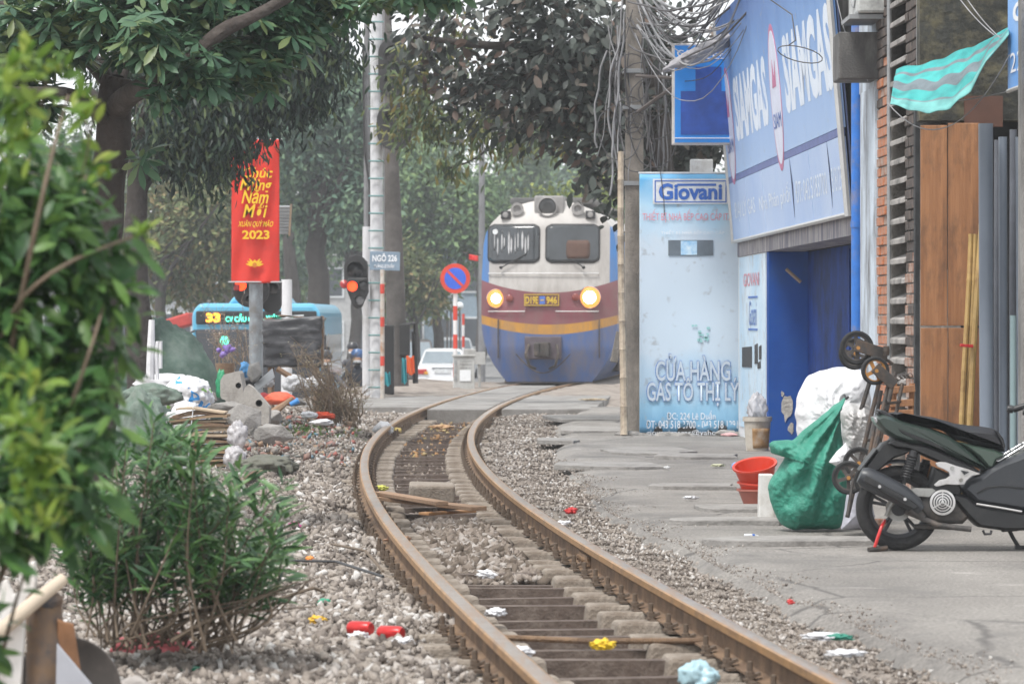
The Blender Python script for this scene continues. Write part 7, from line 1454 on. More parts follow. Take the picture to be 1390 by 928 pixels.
T(blob('cushion', P(380, 549, 43.5)+Vector((0, 0, .0)), (.18, .15, .075), 41, mat('orange_cushion', (.72, .13, .065), rough=.7, var=.15, scale=4), None, 4, .1, 1.5, .12, 3, .2), 'orange red cushion thrown on the rubbish', 'cushion')
T(blob('cushion', P(360, 550, 43.6), (.08, .1, .075), 42, mat('dark_red_cloth', (.30, .025, .03), rough=.8), None, 4, .2, 1.5, .2, 3, .2), 'dark red cloth beside the orange cushion', 'cloth')
mb = MB(); p0 = P(372, 551, 43.2); mb.tube([P(352, 566, 43), P(372, 559, 43.2), P(397, 540, 43.4)], [.03, .05, .02], 7); T(mb.build('brown_log', m_plank, smooth=True), 'brown curved piece of wood under the orange cushion', 'wood')
mb = MB(); mb.lathe([(.026, 0), (.036, .11)], 16, Matrix.Translation(P(394, 549, 42.6)) @ Matrix.Rotation(1.1, 4, 'Y')); T(mb.build('paper_cup', m_prt, bevel=.003), 'blue and white paper cup lying by the rubbish', 'cup')
T(blob('cloth_scrap', P(440, 569, 45), (.13, .12, .045), 44, mat('orange_red_scrap', (.70, .07, .02), rough=.7), None, 4, .3, 1.6, .4, 3, .1), 'bright orange scrap of cloth right of the rubbish heap', 'cloth')
T(blob('plastic_bag', P(437, 577, 43.5), (.13, .12, .035), 45, m_wbag, None, 4, .3, 1.6, .4, 3, .1), 'small crumpled white bag below the orange scrap', 'bag')
T(blob('plastic_bag', Vector((G(520, 580).x, G(520, 580).y, -.1)), (.12, .1, .085), 46, m_wbag, None, 4, .3, 1.6, .4, 3, .1), 'crumpled white plastic bag on the gravel beside the left rail', 'bag')
T(blob('plastic_scrap', Vector((G(537, 577).x, G(537, 577).y, -.1)), (.08, .08, .035), 47, mat('dirty_yellow', (.5, .38, .12), rough=.6), None, 3, .3, 1.6, .3, 3, .1), 'dirty yellow scrap beside the crumpled bag at the left rail', 'plastic scrap')
for k, (px, py, Z, sz_, lab, m) in enumerate([(400, 522, 46, (.14, .12, .10), 'grey white plastic bag under the dry branches', m_wbag), (425, 520, 46.5, (.13, .1, .08), 'whitish crumpled bag among the dry branches', m_wbag), (332, 503, 46.5, (.06, .06, .10), 'blue plastic bag left of the banner pole', mat('blue_plastic', (.06, .25, .52), rough=.4)), (362, 516, 45.5, (.08, .1, .07), 'white wrapped bundle beside the metal sheet', m_wbag), (300, 530, 43, (.06, .05, .16), 'green plastic scrap beside the white bag', mat('green_plastic', (.03, .30, .14), rough=.4)), (420, 558, 44.5, (.10, .08, .04), 'white scrap lying under the branch tips', m_wbag)]):
    T(blob('plastic_bag', P(px, py+6, Z)-Vector((0, 0, .03)), sz_, 50+k, m, None, 4, .3, 1.7, .4, 3, .1), lab, 'bag')
mb = MB(); mb.add([P(345, 522, 45), P(370, 500, 45.1), P(373, 512, 44.8), P(350, 530, 44.7)], [[0, 1, 2, 3]]); T(mb.build('metal_sheet', m_galv, solid=.008), 'thin grey metal sheet tilted at the foot of the pole', 'metal sheet')
mb = MB(); mb.box(P(340, 519, 46), (.3, .2, .12), (.1, -.3, .2)); T(mb.build('black_tray', m_blk, bevel=.01), 'black plastic tray behind the holed concrete blocks', 'tray')
# black wrapped cart
ct = thing('covered_cart', 'cart load wrapped in black plastic beside the banner pole', 'cart', GD(397, 0, 48.5)); q0, q1 = P(356, 498, 48.2), P(437, 432, 48.2)
bm = bmesh.new(); bmesh.ops.create_cube(bm, size=2); bmesh.ops.subdivide_edges(bm, edges=bm.edges, cuts=18, use_grid_fill=True)
for v in bm.verts:
    p = v.co.copy(); f_ = noise.noise(Vector((p.x*1.1, p.y*2, p.z*5)))*.07+noise.noise(Vector((p.x*2.5+p.z, p.y*3, p.z*9)))*.035
    p *= 1+f_; p.x *= 1-.03*(1-p.z); v.co = Vector(((q0.x+q1.x)/2+p.x*(q1.x-q0.x)/2, 48.6+p.y*.42, (q0.z+q1.z)/2+p.z*(q1.z-q0.z)/2+(.02*p.x if p.z > 0 else 0)))
me = bpy.data.meshes.new('wrapping'); bm.to_mesh(me); bm.free(); me.materials.append(mat('black_plastic_wrap', (.035, .035, .04), rough=.42, var=.3, scale=3, dirt=((.16, .16, .17), .35, 4, (1, 1, 3)))); me.polygons.foreach_set('use_smooth', [True]*len(me.polygons)); o = bpy.data.objects.new('wrapping', me); COL.objects.link(o); o.parent = ct; o.location = -poff(ct)
mb = MB()
for s in (-1, 1): mb.box(((q0.x+q1.x)/2+s*.3, 48.6, q0.z/2), (.05, .6, q0.z))
mb.box((q1.x+.0, 48.3, (q0.z+q1.z)/2), (.035, .05, .7)); mb.build('cart_frame', m_plank, ct)
for s in (-1, 1): mb = MB(); mb.ring([(.2, -.02), (.25, -.02), (.25, .02), (.2, .02)], 20, Matrix.Translation(((q0.x+q1.x)/2+s*.36, 48.6, .2)) @ Matrix.Rotation(R(90), 4, 'Y')); mb.build('wheel', m_tyre, ct)
for k, (a, b) in enumerate((((372, 431), (410, 428)), ((380, 428), (425, 432)), ((362, 432), (384, 430)))): mb = MB(); pa, pb_ = P(*a, 48.5), P(*b, 48.7); d_ = pb_-pa; mb.box((pa+pb_)/2, (d_.length, .1, .02), Matrix.Rotation(-math.atan2(d_.z, d_.x), 3, 'Y')); T(mb.build('loose_lath', m_plank if k else m_white), ['white lath lying on top of the black covered cart', 'long brown lath on the black covered cart', 'short brown lath on the left of the covered cart'][k], 'lath')
mb = MB(); mb.tube([P(376, 500, 46), P(400, 515, 46)], .04, 6); T(mb.build('broken_plank', m_plank), 'short broken plank under the black covered cart', 'plank')
# dry branches with buds; cut blossom branches
def brush(name, label, x0, x1, yb, ytop, Z, n, m_b, cols, ident, r_, nl, lsz, lean_=.0, cat='branches'):
    t = thing(name, label, cat, GD((x0+x1)/2, 0, Z)); mb = MB(); tp_ = []; rd = random.Random(int(x0))
    for k in range(n):
        bx_ = rd.uniform(x0+(x1-x0)*.35, x1); b0 = P(bx_, yb+rd.uniform(-15, 10), Z+rd.uniform(-.4, .4)); a = rd.uniform(x0, x1); t0 = P(a+lean_, rd.uniform(ytop, yb-20), Z+rd.uniform(-.5, .5)); mid = (b0+t0)/2+Vector((rd.uniform(-.12, .12), 0, rd.uniform(0, .12)))
        pts = [b0*(1-q)**2+mid*2*q*(1-q)+t0*q*q+Vector((rd.gauss(0, .008), 0, rd.gauss(0, .008))) for q in np.linspace(0, 1, 8)]; mb.tube(pts, [r_*(1-.75*q) for q in np.linspace(0, 1, 8)], 5, False)
        for q in range(2, 8):
            for _ in range(2):
                e_ = pts[q]+Vector((rd.gauss(0, .09), rd.gauss(0, .06), rd.gauss(.04, .06))); mb.tube([pts[q], (pts[q]+e_)/2+Vector((0, 0, .01)), e_], [r_*.35, r_*.25, r_*.12], 4, False); tp_ += [e_, (pts[q]+e_)/2]
    mb.build('twigs', m_b, t, kind='stuff'); tp_ = np.array([v[:] for v in tp_]); k = rng.integers(0, len(tp_), nl); p_ = tp_[k]+rng.normal(0, .015, (nl, 3))
    tvD = np.array([(0, 0, 0), (.5, -.3, .1), (1, 0, 0), (.5, .3, .1)]); ttD = np.array([(0, 1, 2), (0, 2, 3)])
    V, TT_ = inst(tvD, ttD, axes(rvec(nl), rvec(nl), rng.uniform(*lsz, nl)), p_); mesh_np('buds', V, TT_, island_mat(ident, cols, .7, .2), t, kind='stuff'); return t
m_dry = mat('dry_twig', (.25, .19, .135), rough=.9, var=.3, scale=15)
brush('dry_branches', 'tangled heap of dry cut branches with yellowish buds on the rubbish', 388, 492, 578, 468, 45.5, 78, m_dry, [(.25, .22, .10), (.40, .36, .2), (.5, .46, .36)], 'dry_buds', .010, 800, (.012, .03), 6)
brush('blossom_branches', 'thin cut branches with tiny pale pink blossom before the bus', 268, 340, 500, 405, 47.5, 26, m_dry, [(.55, .35, .38), (.65, .55, .5), (.55, .52, .40)], 'blossom', .006, 420, (.012, .024), 0, 'blossom branches')
fl_ = MB(); rd = random.Random(3)
for k in range(14): fl_.stone(P(306, 474, 46)+Vector((rd.gauss(0, .05), rd.gauss(0, .04), rd.gauss(0, .04))), .035, k, 1, (1, 1, 1), .2)
T(fl_.build('purple_flowers', mat('purple_flower', (.30, .20, .55), rough=.7, var=.25, scale=20), smooth=True, kind='thing'), 'bunch of purple flowers standing before the bus', 'flowers')
mb = MB(); mb.lathe([(.08, 0), (.12, .25)], 16, Matrix.Translation(P(306, 520, 46))); T(mb.build('flower_pot', m_plank), 'brown flower pot under the purple flowers', 'pot')
# small scraps over the heap
VV = []; TT = []; o_ = 0; n_ = 1500; y = rng.uniform(34, 50, n_); x = np.array([P(px, 0, Z).x for px, Z in zip(rng.uniform(230, 480, n_), y)]); r_ = .008+.04*rng.random(n_)**2
V, T_ = stones(x, y, r_, OV, OT, .12, .4); mesh_np('rubbish', V, T_, island_mat('scraps', [(.12, .11, .10), (.2, .18, .16), (.26, .24, .21), (.3, .2, .13), (.35, .33, .3), (.16, .13, .11), (.6, .6, .6), (.24, .21, .19), (.36, .09, .07), (.2, .18, .15), (.14, .24, .3)], .8), kind='stuff')
n_ = 260; y = rng.uniform(40, 53, n_); u = rng.normal(0, .22, n_); x = tc(y)+u; V, T_ = stones(x, y, rng.uniform(.01, .04, n_), OV, OT, .03, .6); mesh_np('dead_leaves', V*1.0, T_, island_mat('dead_leaf', [(.28, .15, .07), (.38, .22, .10), (.22, .14, .08), (.5, .42, .2)], .8), kind='stuff')

# litter on the gravel and between the rails
def scrap(px, py, w_, m, label, cat='litter', z=0.0, n_=None, h_=.012, name='litter_scrap'):
    p = G(px, py, z); p.z = z-.09 if px < 800 and z == 0 else z; return T(blob(name, p, (w_/2, w_/2.5, h_*1.7), px % 97, m, None, 4, .6, 2.2, .6, 4, .1), label, cat)
C_ = lambda n, c, **k: mat(n, c, rough=.5, **k)
def can(px, py, rz, label):
    p = G(px, py, -.05); mb = MB(); mb.lathe([(.026, 0), (.033, .01), (.033, .105), (.026, .118), (.022, .118)], 18, Matrix.Translation(p) @ Matrix.Rotation(rz, 4, 'Z') @ Matrix.Rotation(R(90), 4, 'Y')); T(mb.build('drink_can', mat('red_can', (.55, .03, .03), rough=.3, metal=.4, var=.2, scale=14), smooth=True), label, 'can')
can(504, 853, 2.6, 'red drink can lying by the left rail, behind its neighbour'); can(515, 858, -.5, 'red drink can lying by the left rail, nearest to the rail')
scrap(545, 850, .10, m_wbag, 'white paper scrap beside the red cans'); scrap(487, 842, .09, m_wbag, 'white crumpled scrap left of the red cans')
scrap(430, 821, .08, C_('yellow_scrap', (.7, .42, .03)), 'yellow wrapper on the gravel left of the track'); scrap(440, 799, .06, C_('green_scrap', (.03, .3, .18)), 'green scrap on the gravel left of the track')
scrap(399, 699, .08, C_('pink_scrap', (.75, .12, .4)), 'pink scrap on the gravel far left of the track'); scrap(315, 680, .07, C_('orange_scrap', (.7, .25, .05)), 'orange scrap on the gravel right of the oleander top')
scrap(336, 728, .06, MATS['orange_scrap'], 'orange scrap close to the oleander tips'); scrap(381, 739, .05, MATS['orange_scrap'], 'small orange scrap in the middle of the gravel'); scrap(421, 744, .05, MATS['orange_scrap'], 'orange scrap nearest to the sleepers')
scrap(518, 651, .09, C_('lime_scrap', (.55, .55, .1)), 'lime yellow leaf scrap inside the left rail'); scrap(660, 762, .10, m_wbag, 'white scrap lying on a sleeper bar'); scrap(672, 811, .09, m_wbag, 'flat white scrap on a tie bar'); scrap(705, 862, .12, m_wbag, 'white paper beside the near tie bar')
scrap(817, 881, .09, C_('yellow_bag', (.75, .5, .02)), 'yellow wrapper between the near sleepers'); scrap(767, 697, .11, m_wbag, 'white bag scrap right of the right rail'); scrap(775, 697, .08, C_('red_scrap', (.5, .03, .03)), 'red scrap right of the right rail', z=.01)
scrap(540, 716, .14, C_('brown_leaf', (.30, .16, .09)), 'brown dead leaf clump by the left rail')
for (px, py, w_, h_, m, lab) in ((948, 918, .15, .06, mat('pale_blue_bag', (.34, .50, .56), rough=.35, var=.25, scale=14), 'pale blue plastic bag stuck by the near right rail'), (600, 576, .30, .03, C_('tan_leaf', (.4, .24, .12)), 'tan leaf heap between the rails near the crossing')): p = G(px, py, -.06); p.z = -.12; T(blob('plastic_bag' if 'bag' in lab else 'leaf_heap', p, (w_/2, w_/2, h_), 77, m, None, 4, .3, 1.6, .4, 3.4, .1), lab, 'bag' if 'bag' in lab else 'leaves')
for (px, py, w_, m, lab) in ((1118, 867, .16, m_wbag, 'white paper scraps at the concrete edge'), (1140, 868, .1, C_('green_glossy', (.02, .2, .14)), 'dark green scrap at the concrete edge'), (1150, 890, .14, m_wbag, 'torn white paper nearest on the concrete edge'), (1073, 820, .03, MATS['red_scrap'], 'tiny red cap on the gravel edge'), (975, 633, .12, C_('pale_leaf', (.5, .5, .35)), 'pale leaf on the pavement by the red basins'), (938, 677, .10, m_wbag, 'white scrap on the pavement left of the basins'), (805, 543, .35, C_('pale_board', (.55, .42, .25)), 'pale board end lying on the level crossing'), (905, 636, .05, C_('white_dot', (.6, .6, .6)), 'small white scrap on the broken slabs')):
    p = G(px, py, .012); T(blob('paper_scrap', p, (w_/2, w_/2.2, .012), px % 89, m, None, 4, .6, 2.2, .6, 4, .1), lab, 'litter')
tp_ = thing('toothpaste_tube', 'white and blue toothpaste tube lying on the pavement', 'tube', G(1022, 729, .01)); p = G(1009, 729, .02); mb = MB(); mb.box(p+Vector((.03, 0, .004)), (.05, .035, .035)); mb.build('cap', m_white, tp_, bevel=.004); mb = MB(); mb.box(p+Vector((.062, 0, .004)), (.015, .036, .034)); mb.build('blue_band', m_txtblue, tp_, bevel=.003); mb = MB(); mb.add([p+Vector((.07, -.018, -.012)), p+Vector((.07, .018, -.012)), p+Vector((.07, .018, .02)), p+Vector((.07, -.018, .02)), p+Vector((.135, -.02, -.014)), p+Vector((.135, .02, -.014)), p+Vector((.135, .02, -.006)), p+Vector((.135, -.02, -.006))], [[0, 1, 2, 3], [4, 7, 6, 5], [0, 4, 5, 1], [1, 5, 6, 2], [2, 6, 7, 3], [3, 7, 4, 0]]); mb.build('tube', m_white, tp_)
for k, (a, b, m) in enumerate((((450, 738), (520, 775), m_twig), ((380, 812), (440, 803), m_twig), ((370, 760), (520, 782), m_blk))): p0, p1 = G(*a, -.04), G(*b, -.04); mid = (p0+p1)/2+Vector((.05, .1, .03)); mb = MB(); mb.tube([p0, mid, p1], .008, 6); T(mb.build('twig', m), ['dead twig lying on the gravel left of the sleepers', 'short dead twig by the green scrap', 'black cord lying across the gravel'][k], 'twig' if k < 2 else 'cord')

# ================================================================== JUNK AT THE NEAR LEFT
ZJ = 12.7; J = lambda px, py, dz=0: P(px, py, ZJ+dz)
def jprism(name, pts, Z, th, m, label, cat, bev=.004):
    mb = MB(); mb.prism([(P(a, b, Z).x, P(a, b, Z).z) for a, b in pts], 0, -th, Matrix(((1, 0, 0, 0), (0, 0, -1, Z), (0, 1, 0, 0), (0, 0, 0, 1)))); return T(mb.build(name, m, bevel=bev), label, cat)
m_foam = mat('white_foam', (.72, .70, .68), rough=.8, var=.06, scale=6, dirt=((.5, .45, .4), .35, 5))
jprism('foam_board', [(-40, 900), (0, 864), (34, 830), (31, 880), (26, 960), (-40, 1010)], ZJ-.1, .05, m_foam, 'white foam board standing at the near left corner', 'board')
jprism('broken_foam', [(-10, 840), (-5, 795), (8, 786), (14, 800), (18, 808), (25, 800), (26, 775), (15, 764), (20, 760), (30, 772), (34, 790), (38, 778), (36, 764), (47, 762), (48, 790), (46, 806), (20, 832), (0, 850)], ZJ+.05, .05, m_foam, 'broken jagged white foam above the brown roll', 'foam')
mb = MB(); mb.tube([J(-40, 890, -.16), J(0, 857, -.15), J(40, 822, -.1), J(86, 785, 0)], [.028, .027, .026, .022], 10); T(mb.build('pale_pole', mat('pale_stick', (.50, .42, .33), rough=.8, var=.15, scale=8), smooth=True), 'thick pale wooden pole slanting over the brown roll', 'pole')
m_roll = mat('stained_brown', (.18, .115, .07), rough=.85, var=.3, scale=5, dirt=((.04, .045, .055), .5, 5))
mb = MB(); x0 = J(60, 0).x
def _rl(i, j): a = math.pi*(1.15*i-.08); r_ = .066*(1+.1*math.sin(j*5)); return Vector((x0+r_*math.cos(math.pi-a)*1.0+.01*math.sin(j*4), ZJ+.02-r_*math.sin(a)*1.3, -.1+(J(0, 805).z+.1)*j-.05*(j > .97)))
mb.grid(24, 24, _rl); T(mb.build('brown_roll', m_roll, smooth=True, solid=.006), 'stained brown roll of matting standing at the near left', 'matting')
T(blob('brown_fold', J(60, 828), (.064, .07, .035), 61, m_roll, None, 4, .12, 1.5, .15, 3, .1), 'rounded folded end on top of the brown roll', 'fold')
mb = MB(); mb.grid(10, 16, lambda i, j: Vector((J(80, 0).x+(J(108, 0).x-J(80, 0).x)*i*(1-.35*j), ZJ-.02+.04*i*i-.02*j, J(0, 905).z+(J(0, 838).z-J(0, 905).z)*j-.02*i))); T(mb.build('orange_brown_flap', mat('rust_brown_leather', (.27, .13, .06), rough=.7, var=.3, scale=8), smooth=True, solid=.012), 'orange brown flap hanging right of the brown roll', 'flap')
jprism('grey_board', [(77, 872), (126, 930), (140, 1010), (74, 1010)], ZJ-.12, .012, mat('grey_fibre_board', (.36, .37, .41), rough=.8, var=.1), 'grey pointed board in front of the dark basin', 'board')
p = J(92, 935, .12); Mb = Matrix.Translation(p) @ Matrix.Rotation(R(72), 4, 'X') @ Matrix.Rotation(R(14), 4, 'Y'); mb = MB(); mb.lathe([(.001, -.06), (.12, -.055), (.17, -.01), (.185, .0), (.19, -.004), (.175, -.02), (.12, -.068), (.001, -.072)], 40, Mb, False); T(mb.build('dark_basin', mat('dark_rubber', (.055, .047, .043), rough=.7, var=.3, scale=7, dirt=((.12, .1, .09), .35, 6)), smooth=True), 'dark round rubber basin tipped up at the near left', 'basin')
T(blob('red_cloth', Vector((P(205, 0, 15.6).x, 15.6, -.1)), (.16, .12, .06), 63, mat('faded_red_cloth', (.42, .10, .11), rough=.8, var=.2), None, 4, .25, 1.5, .3, 3, .1), 'faded red cloth half hidden under the oleander stems', 'cloth')
T(blob('teal_rag', Vector((P(265, 0, 14.9).x, 14.9, -.1)), (.06, .05, .02), 64, MATS['green_scrap'], None, 3, .3, 1.5, .4, 3, .1), 'teal rag on the gravel under the oleander', 'cloth')
T(blob('grey_rag', Vector((P(180, 0, 13.9).x, 13.9, -.13)), (.10, .10, .06), 65, mat('grey_rag', (.34, .31, .29), rough=.9), None, 4, .3, 1.5, .3, 3, .1), 'pale grey rag beside the dark basin on the gravel', 'cloth')
# ================================================================== THINGS ON THE PAVEMENT
m_gsack = mat('green_woven_sack', (.025, .215, .150), rough=.6, var=.18, scale=3, bump=1.0, bscale=22, dirt=((.07, .30, .225), .45, 4)); m_wsack = mat('white_woven_sack', (.74, .74, .76), rough=.6, var=.05, scale=3, bump=.8, bscale=16, dirt=((.60, .60, .62), .35, 3))
def silk(name, outl, Zc, half, m, label, cat, seed, folds=.05, pull=None):
    """sack whose outline is given in the picture plane at its own distance; bulges half metres deep"""
    pts = [P(a, b, Zc) for a, b in outl]; cx_ = sum(p.x for p in pts)/len(pts); cz_ = sum(p.z for p in pts)/len(pts); n = 150; rings = 40
    # resample the outline
    L_s = []; tot = 0
    for a, b in zip(pts, pts[1:]+pts[:1]): L_s.append((b-a).length); tot += L_s[-1]
    ol_ = []
    for k in range(n):
        t = tot*k/n; i = 0
        while t > L_s[i]: t -= L_s[i]; i += 1
        ol_.append(pts[i]+(pts[(i+1) % len(pts)]-pts[i])*(t/L_s[i]))
    ol2 = [(ol_[k-1]+ol_[k]*4+ol_[(k+1) % n])/6+Vector((noise.noise(ol_[k]*14), 0, noise.noise(ol_[k]*14+Vector((5, 5, 5)))))*folds*.16 for k in range(n)]
    vs = []; fs = []; rr = [math.sin(math.pi/2*q/(rings-1)) for q in range(rings)]
    for s in (-1, 1):
        for q in range(rings):
            r_ = rr[q]; 
            for k in range(n):
                p = ol2[k]; x = cx_+(p.x-cx_)*r_; z = cz_+(p.z-cz_)*r_; dp = half*math.sqrt(max(0, 1-r_**2.2))
                v = Vector((x*4, seed, z*3)); f_ = folds*((.5-abs(noise.noise(Vector((x*7+z*2.2, seed, z*2.4-x*3)))))*.9+noise.noise(v*1.6)*.7+.5*(.3-abs(noise.noise(Vector((x*15-z*5, seed+4, z*7+x*6)))))+.3*(.3-abs(noise.noise(Vector((x*34+z*20, seed+8, z*30))))))
                if pull: dx, dz = x-P(*pull, Zc).x, z-P(*pull, Zc).z; f_ += folds*.9*math.sin(math.atan2(dz, dx)*22+noise.noise(v)*2)*min(1, math.hypot(dx, dz)*3)*math.exp(-math.hypot(dx, dz)*1.6)
                vs.append((x, Zc+s*(dp+f_*(1-r_**6)), z))
    for s in (0, 1):
        o = s*rings*n
        for q in range(rings-1):
            for k in range(n): fs.append([o+q*n+k, o+q*n+(k+1) % n, o+(q+1)*n+(k+1) % n, o+(q+1)*n+k])
    b = rings*n; e = (rings-1)*n
    for k in range(n): fs.append([e+k, e+(k+1) % n, b+e+(k+1) % n, b+e+k])
    mb = MB(); mb.add(vs, fs); o = mb.build(name, m, smooth=True, auto=False, loc=(cx_, Zc, cz_)); return T(o, label, cat)
silk('sack', [(1083, 594), (1079, 560), (1084, 530), (1096, 512), (1112, 503), (1135, 499), (1160, 498), (1175, 505), (1182, 540), (1182, 610), (1175, 690), (1100, 690)], 24.0, .22, m_wsack, 'big clean white sack bulging behind the green one', 'sack', 3, .06)
silk('sack', [(1150, 538), (1143, 552), (1142, 580), (1144, 612), (1149, 640), (1152, 672), (1149, 700), (1140, 716), (1105, 719), (1078, 719), (1062, 712), (1049, 690), (1042, 662), (1048, 645), (1062, 628), (1068, 616), (1046, 616), (1044, 600), (1050, 596), (1076, 598), (1085, 588), (1100, 575), (1125, 556), (1140, 545)], 23.4, .17, m_gsack, 'green woven sack pulled up to a peak beside the red basins', 'sack', 9, .075, (1147, 542))
m_silv = mat('silvery_bag', (.50, .49, .48), rough=.35, metal=.2, var=.2, scale=9, bump=.5, bscale=40)
silk('bag', [(1140, 560), (1152, 546), (1172, 544), (1184, 556), (1186, 600), (1180, 625), (1160, 632), (1148, 618), (1143, 590)], 23.1, .10, m_silv, 'crumpled silvery bag wedged behind the trolley frames', 'bag', 14, .09)
silk('bag', [(1125, 628), (1136, 612), (1148, 600), (1160, 618), (1165, 640), (1150, 640)], 22.95, .05, m_wsack, 'small white bag end hanging over the green sack', 'bag', 17, .05)
silk('bag', [(1142, 718), (1150, 672), (1158, 655), (1180, 660), (1188, 700), (1186, 718)], 22.9, .1, mat('grey_lilac_bag', (.40, .40, .45), rough=.6, var=.12, scale=5), 'grey bag on the ground behind the lower trolley wheels', 'bag', 19, .04)
mb = MB(); mb.tube([P(1146, 536, 23.35), P(1149, 541, 23.3), P(1152, 538, 23.3)], .008, 6); T(mb.build('tie_string', m_blk), 'dark string tied at the peak of the green sack', 'string')
for k, (px, py, Z, w_, rz) in enumerate(((1161, 717, 22.6, .11, .3), (1196, 716, 22.5, .07, .8))):
    p = G(px, py); mb = MB(); mb.box((p.x, p.y, .03), (w_, .09, .055), (0, 0, rz)); T(mb.build('loose_brick', m_bmx, bevel=.006), ['loose red brick on the ground by the grey bag', 'broken piece of brick by the rear scooter wheel'][k], 'brick')
# basins, pail, foam box
zB = 26.4; m_redp = mat('red_plastic', (.58, .050, .022), rough=.4, var=.12, scale=4); m_brn = mat('brown_red_plastic', (.36, .115, .085), rough=.5, var=.15, scale=4); cxb = P(1030, 0, zB).x
def basin(zb_, r1, r0, h_, m, tx, ty, label, dx=0): 
    Mx = Matrix.Translation((cxb+dx, zB, zb_)) @ Euler((tx, ty, 0)).to_matrix().to_4x4(); mb = MB(); mb.lathe([(.001, .006), (r0, .006), (r1-.006, h_-.004), (r1+.012, h_), (r1+.012, h_-.014), (r1, h_-.012), (r0+.004, 0), (.001, 0)], 36, Mx, False); return T(mb.build('basin', m, smooth=True), label, 'basin', 'stacked plastic basins')
basin(.0, .148, .10, .125, m_brn, 0, 0, 'brown red plastic basin lowest of the stack'); basin(.07, .15, .105, .10, m_redp, .04, .06, 'red plastic basin in the middle of the stack'); basin(.16, .15, .11, .15, m_redp, .28, -.16, 'tilted red plastic basket topmost of the stack', -.01)
mb = MB(); q = P(1041, 708, 24.3); w_ = .105; mb.box((q.x, 24.4, .158), (w_, .16, .315), None, .86); T(mb.build('foam_box', mat('white_dirty_foam', (.62, .61, .59), rough=.8, var=.08, dirt=((.45, .42, .38), .4, 7)), bevel=.008), 'dirty white foam block standing between basins and green sack', 'foam block')
pk = thing('paint_pail', 'dirty white paint pail with a bag in it beside the blue doorway', 'pail', (P(1028, 0, 37.4).x, 37.4, 0)); cxp = P(1028, 0, 37.4).x
m_pail = mat('dirty_pail', (.50, .46, .40), rough=.6, var=.12, scale=5, dirt=((.30, .25, .2), .4, 5))
mb = MB(); mb.lathe([(.001, 0), (.115, 0), (.137, .32), (.145, .32), (.145, .30), (.15, .30), (.15, .345), (.135, .345), (.11, .02), (.001, .02)], 32, Matrix.Translation((cxp, 37.4, 0)), False); mb.build('body', m_pail, pk, smooth=True)
mb = MB(); mb.grid(10, 6, lambda i, j: Vector((cxp+(.121+.018*j)*math.sin(-.45+1.5*i), 37.4-(.123+.018*j)*math.cos(-.45+1.5*i), .03+.2*j))); mb.build('label', mat('rusty_label', (.30, .17, .07), rough=.8, var=.35, scale=9, dirt=((.42, .36, .3), .35, 7)), pk, smooth=True, solid=.002)
T(blob('clear_bag', Vector((cxp, 37.4, .32)), (.12, .1, .13), 71, m_clr, None, 4, .3, 1.6, .5, 3, .1, .35), 'clear plastic bag stuffed into the paint pail', 'plastic bag')
T(blob('blue_bag', G(1006, 636, 0), (.085, .1, .03), 72, mat('pale_blue_plastic', (.22, .36, .62), rough=.4, var=.2), None, 4, .3, 1.6, .4, 3, .1), 'flat pale blue plastic bag behind the red basins', 'bag')
T(blob('pink_scrap', G(990, 592, .0), (.09, .1, .02), 73, mat('pale_pink', (.62, .36, .36), rough=.7), None, 3, .3, 1.6, .4, 3, .1), 'pale pink scrap under the tall board', 'litter')

# ---------- folding trolleys
m_fr = mat('worn_black_iron', (.055, .05, .048), rough=.6, metal=.4, var=.35, scale=12, dirt=((.14, .09, .06), .4, 8)); m_hub = mat('dusty_black_hub', (.075, .065, .06), rough=.7, var=.3); m_orim = mat('orange_rust_rim', (.40, .19, .05), rough=.7, var=.3)
def twheel(par, px, py, rpx, Z, rim=m_hub, yaw=0.0, nsp=6):
    c = P(px, py, Z); r_ = rpx/F*Z; M_ = Matrix.Translation(c) @ Matrix.Rotation(yaw, 4, 'Z') @ Matrix.Rotation(R(90), 4, 'X')
    mb = MB(); mb.ring([(r_*.74, -.016), (r_*.9, -.019), (r_*.985, -.012), (r_, 0), (r_*.985, .012), (r_*.9, .019), (r_*.74, .016)], 32, M_); w_ = mb.build('wheel', m_tyre, par, smooth=True)
    mb = MB(); mb.ring([(r_*.66, -.012), (r_*.75, -.014), (r_*.75, .014), (r_*.66, .012)], 32, M_); mb.lathe([(r_*.2, -.03), (r_*.22, -.02), (r_*.22, .02), (r_*.2, .03)], 16, M_)
    for k in range(nsp): a = 2*math.pi*k/nsp+px; mb2 = MB(); mb2.box((r_*.44*math.cos(a), r_*.44*math.sin(a), 0), (r_*.5, .022, .014), Matrix.Rotation(a, 3, 'Z')); mb.add([M_ @ Vector(v) for v in mb2.v], mb2.f)
    mb.build('rim', rim, w_); mb = MB(); mb.lathe([(.014, -.04), (.012, .05)], 8, M_); mb.build('axle', m_orim, w_); return w_
def bars(par, name, L_b, r_, Z0, m=m_fr):
    for (a, b, za, zb_) in L_b: mb = MB(); mb.tube([P(*a, za), P(*b, zb_)], r_, 8); mb.build(name, m, par, smooth=True)
t1 = thing('hand_trolley', 'folded hand trolley with paired spoked wheels raised high against the wall', 'trolley', (P(1170, 0, 22.9).x, 22.9, 0), 0, 'folded hand trolleys')
twheel(t1, 1163, 472, 23.5, 22.7, yaw=.1); twheel(t1, 1160, 480, 22, 23.0, yaw=.1)
mb = MB(); a, b = P(1164, 469, 22.62), P(1202, 481, 22.7); d_ = b-a; mb.box((a+b)/2, (d_.length, .014, .075), Matrix.Rotation(-math.atan2(d_.z, d_.x), 3, 'Y')); mb.build('arm_plate', m_fr, t1, bevel=.004)
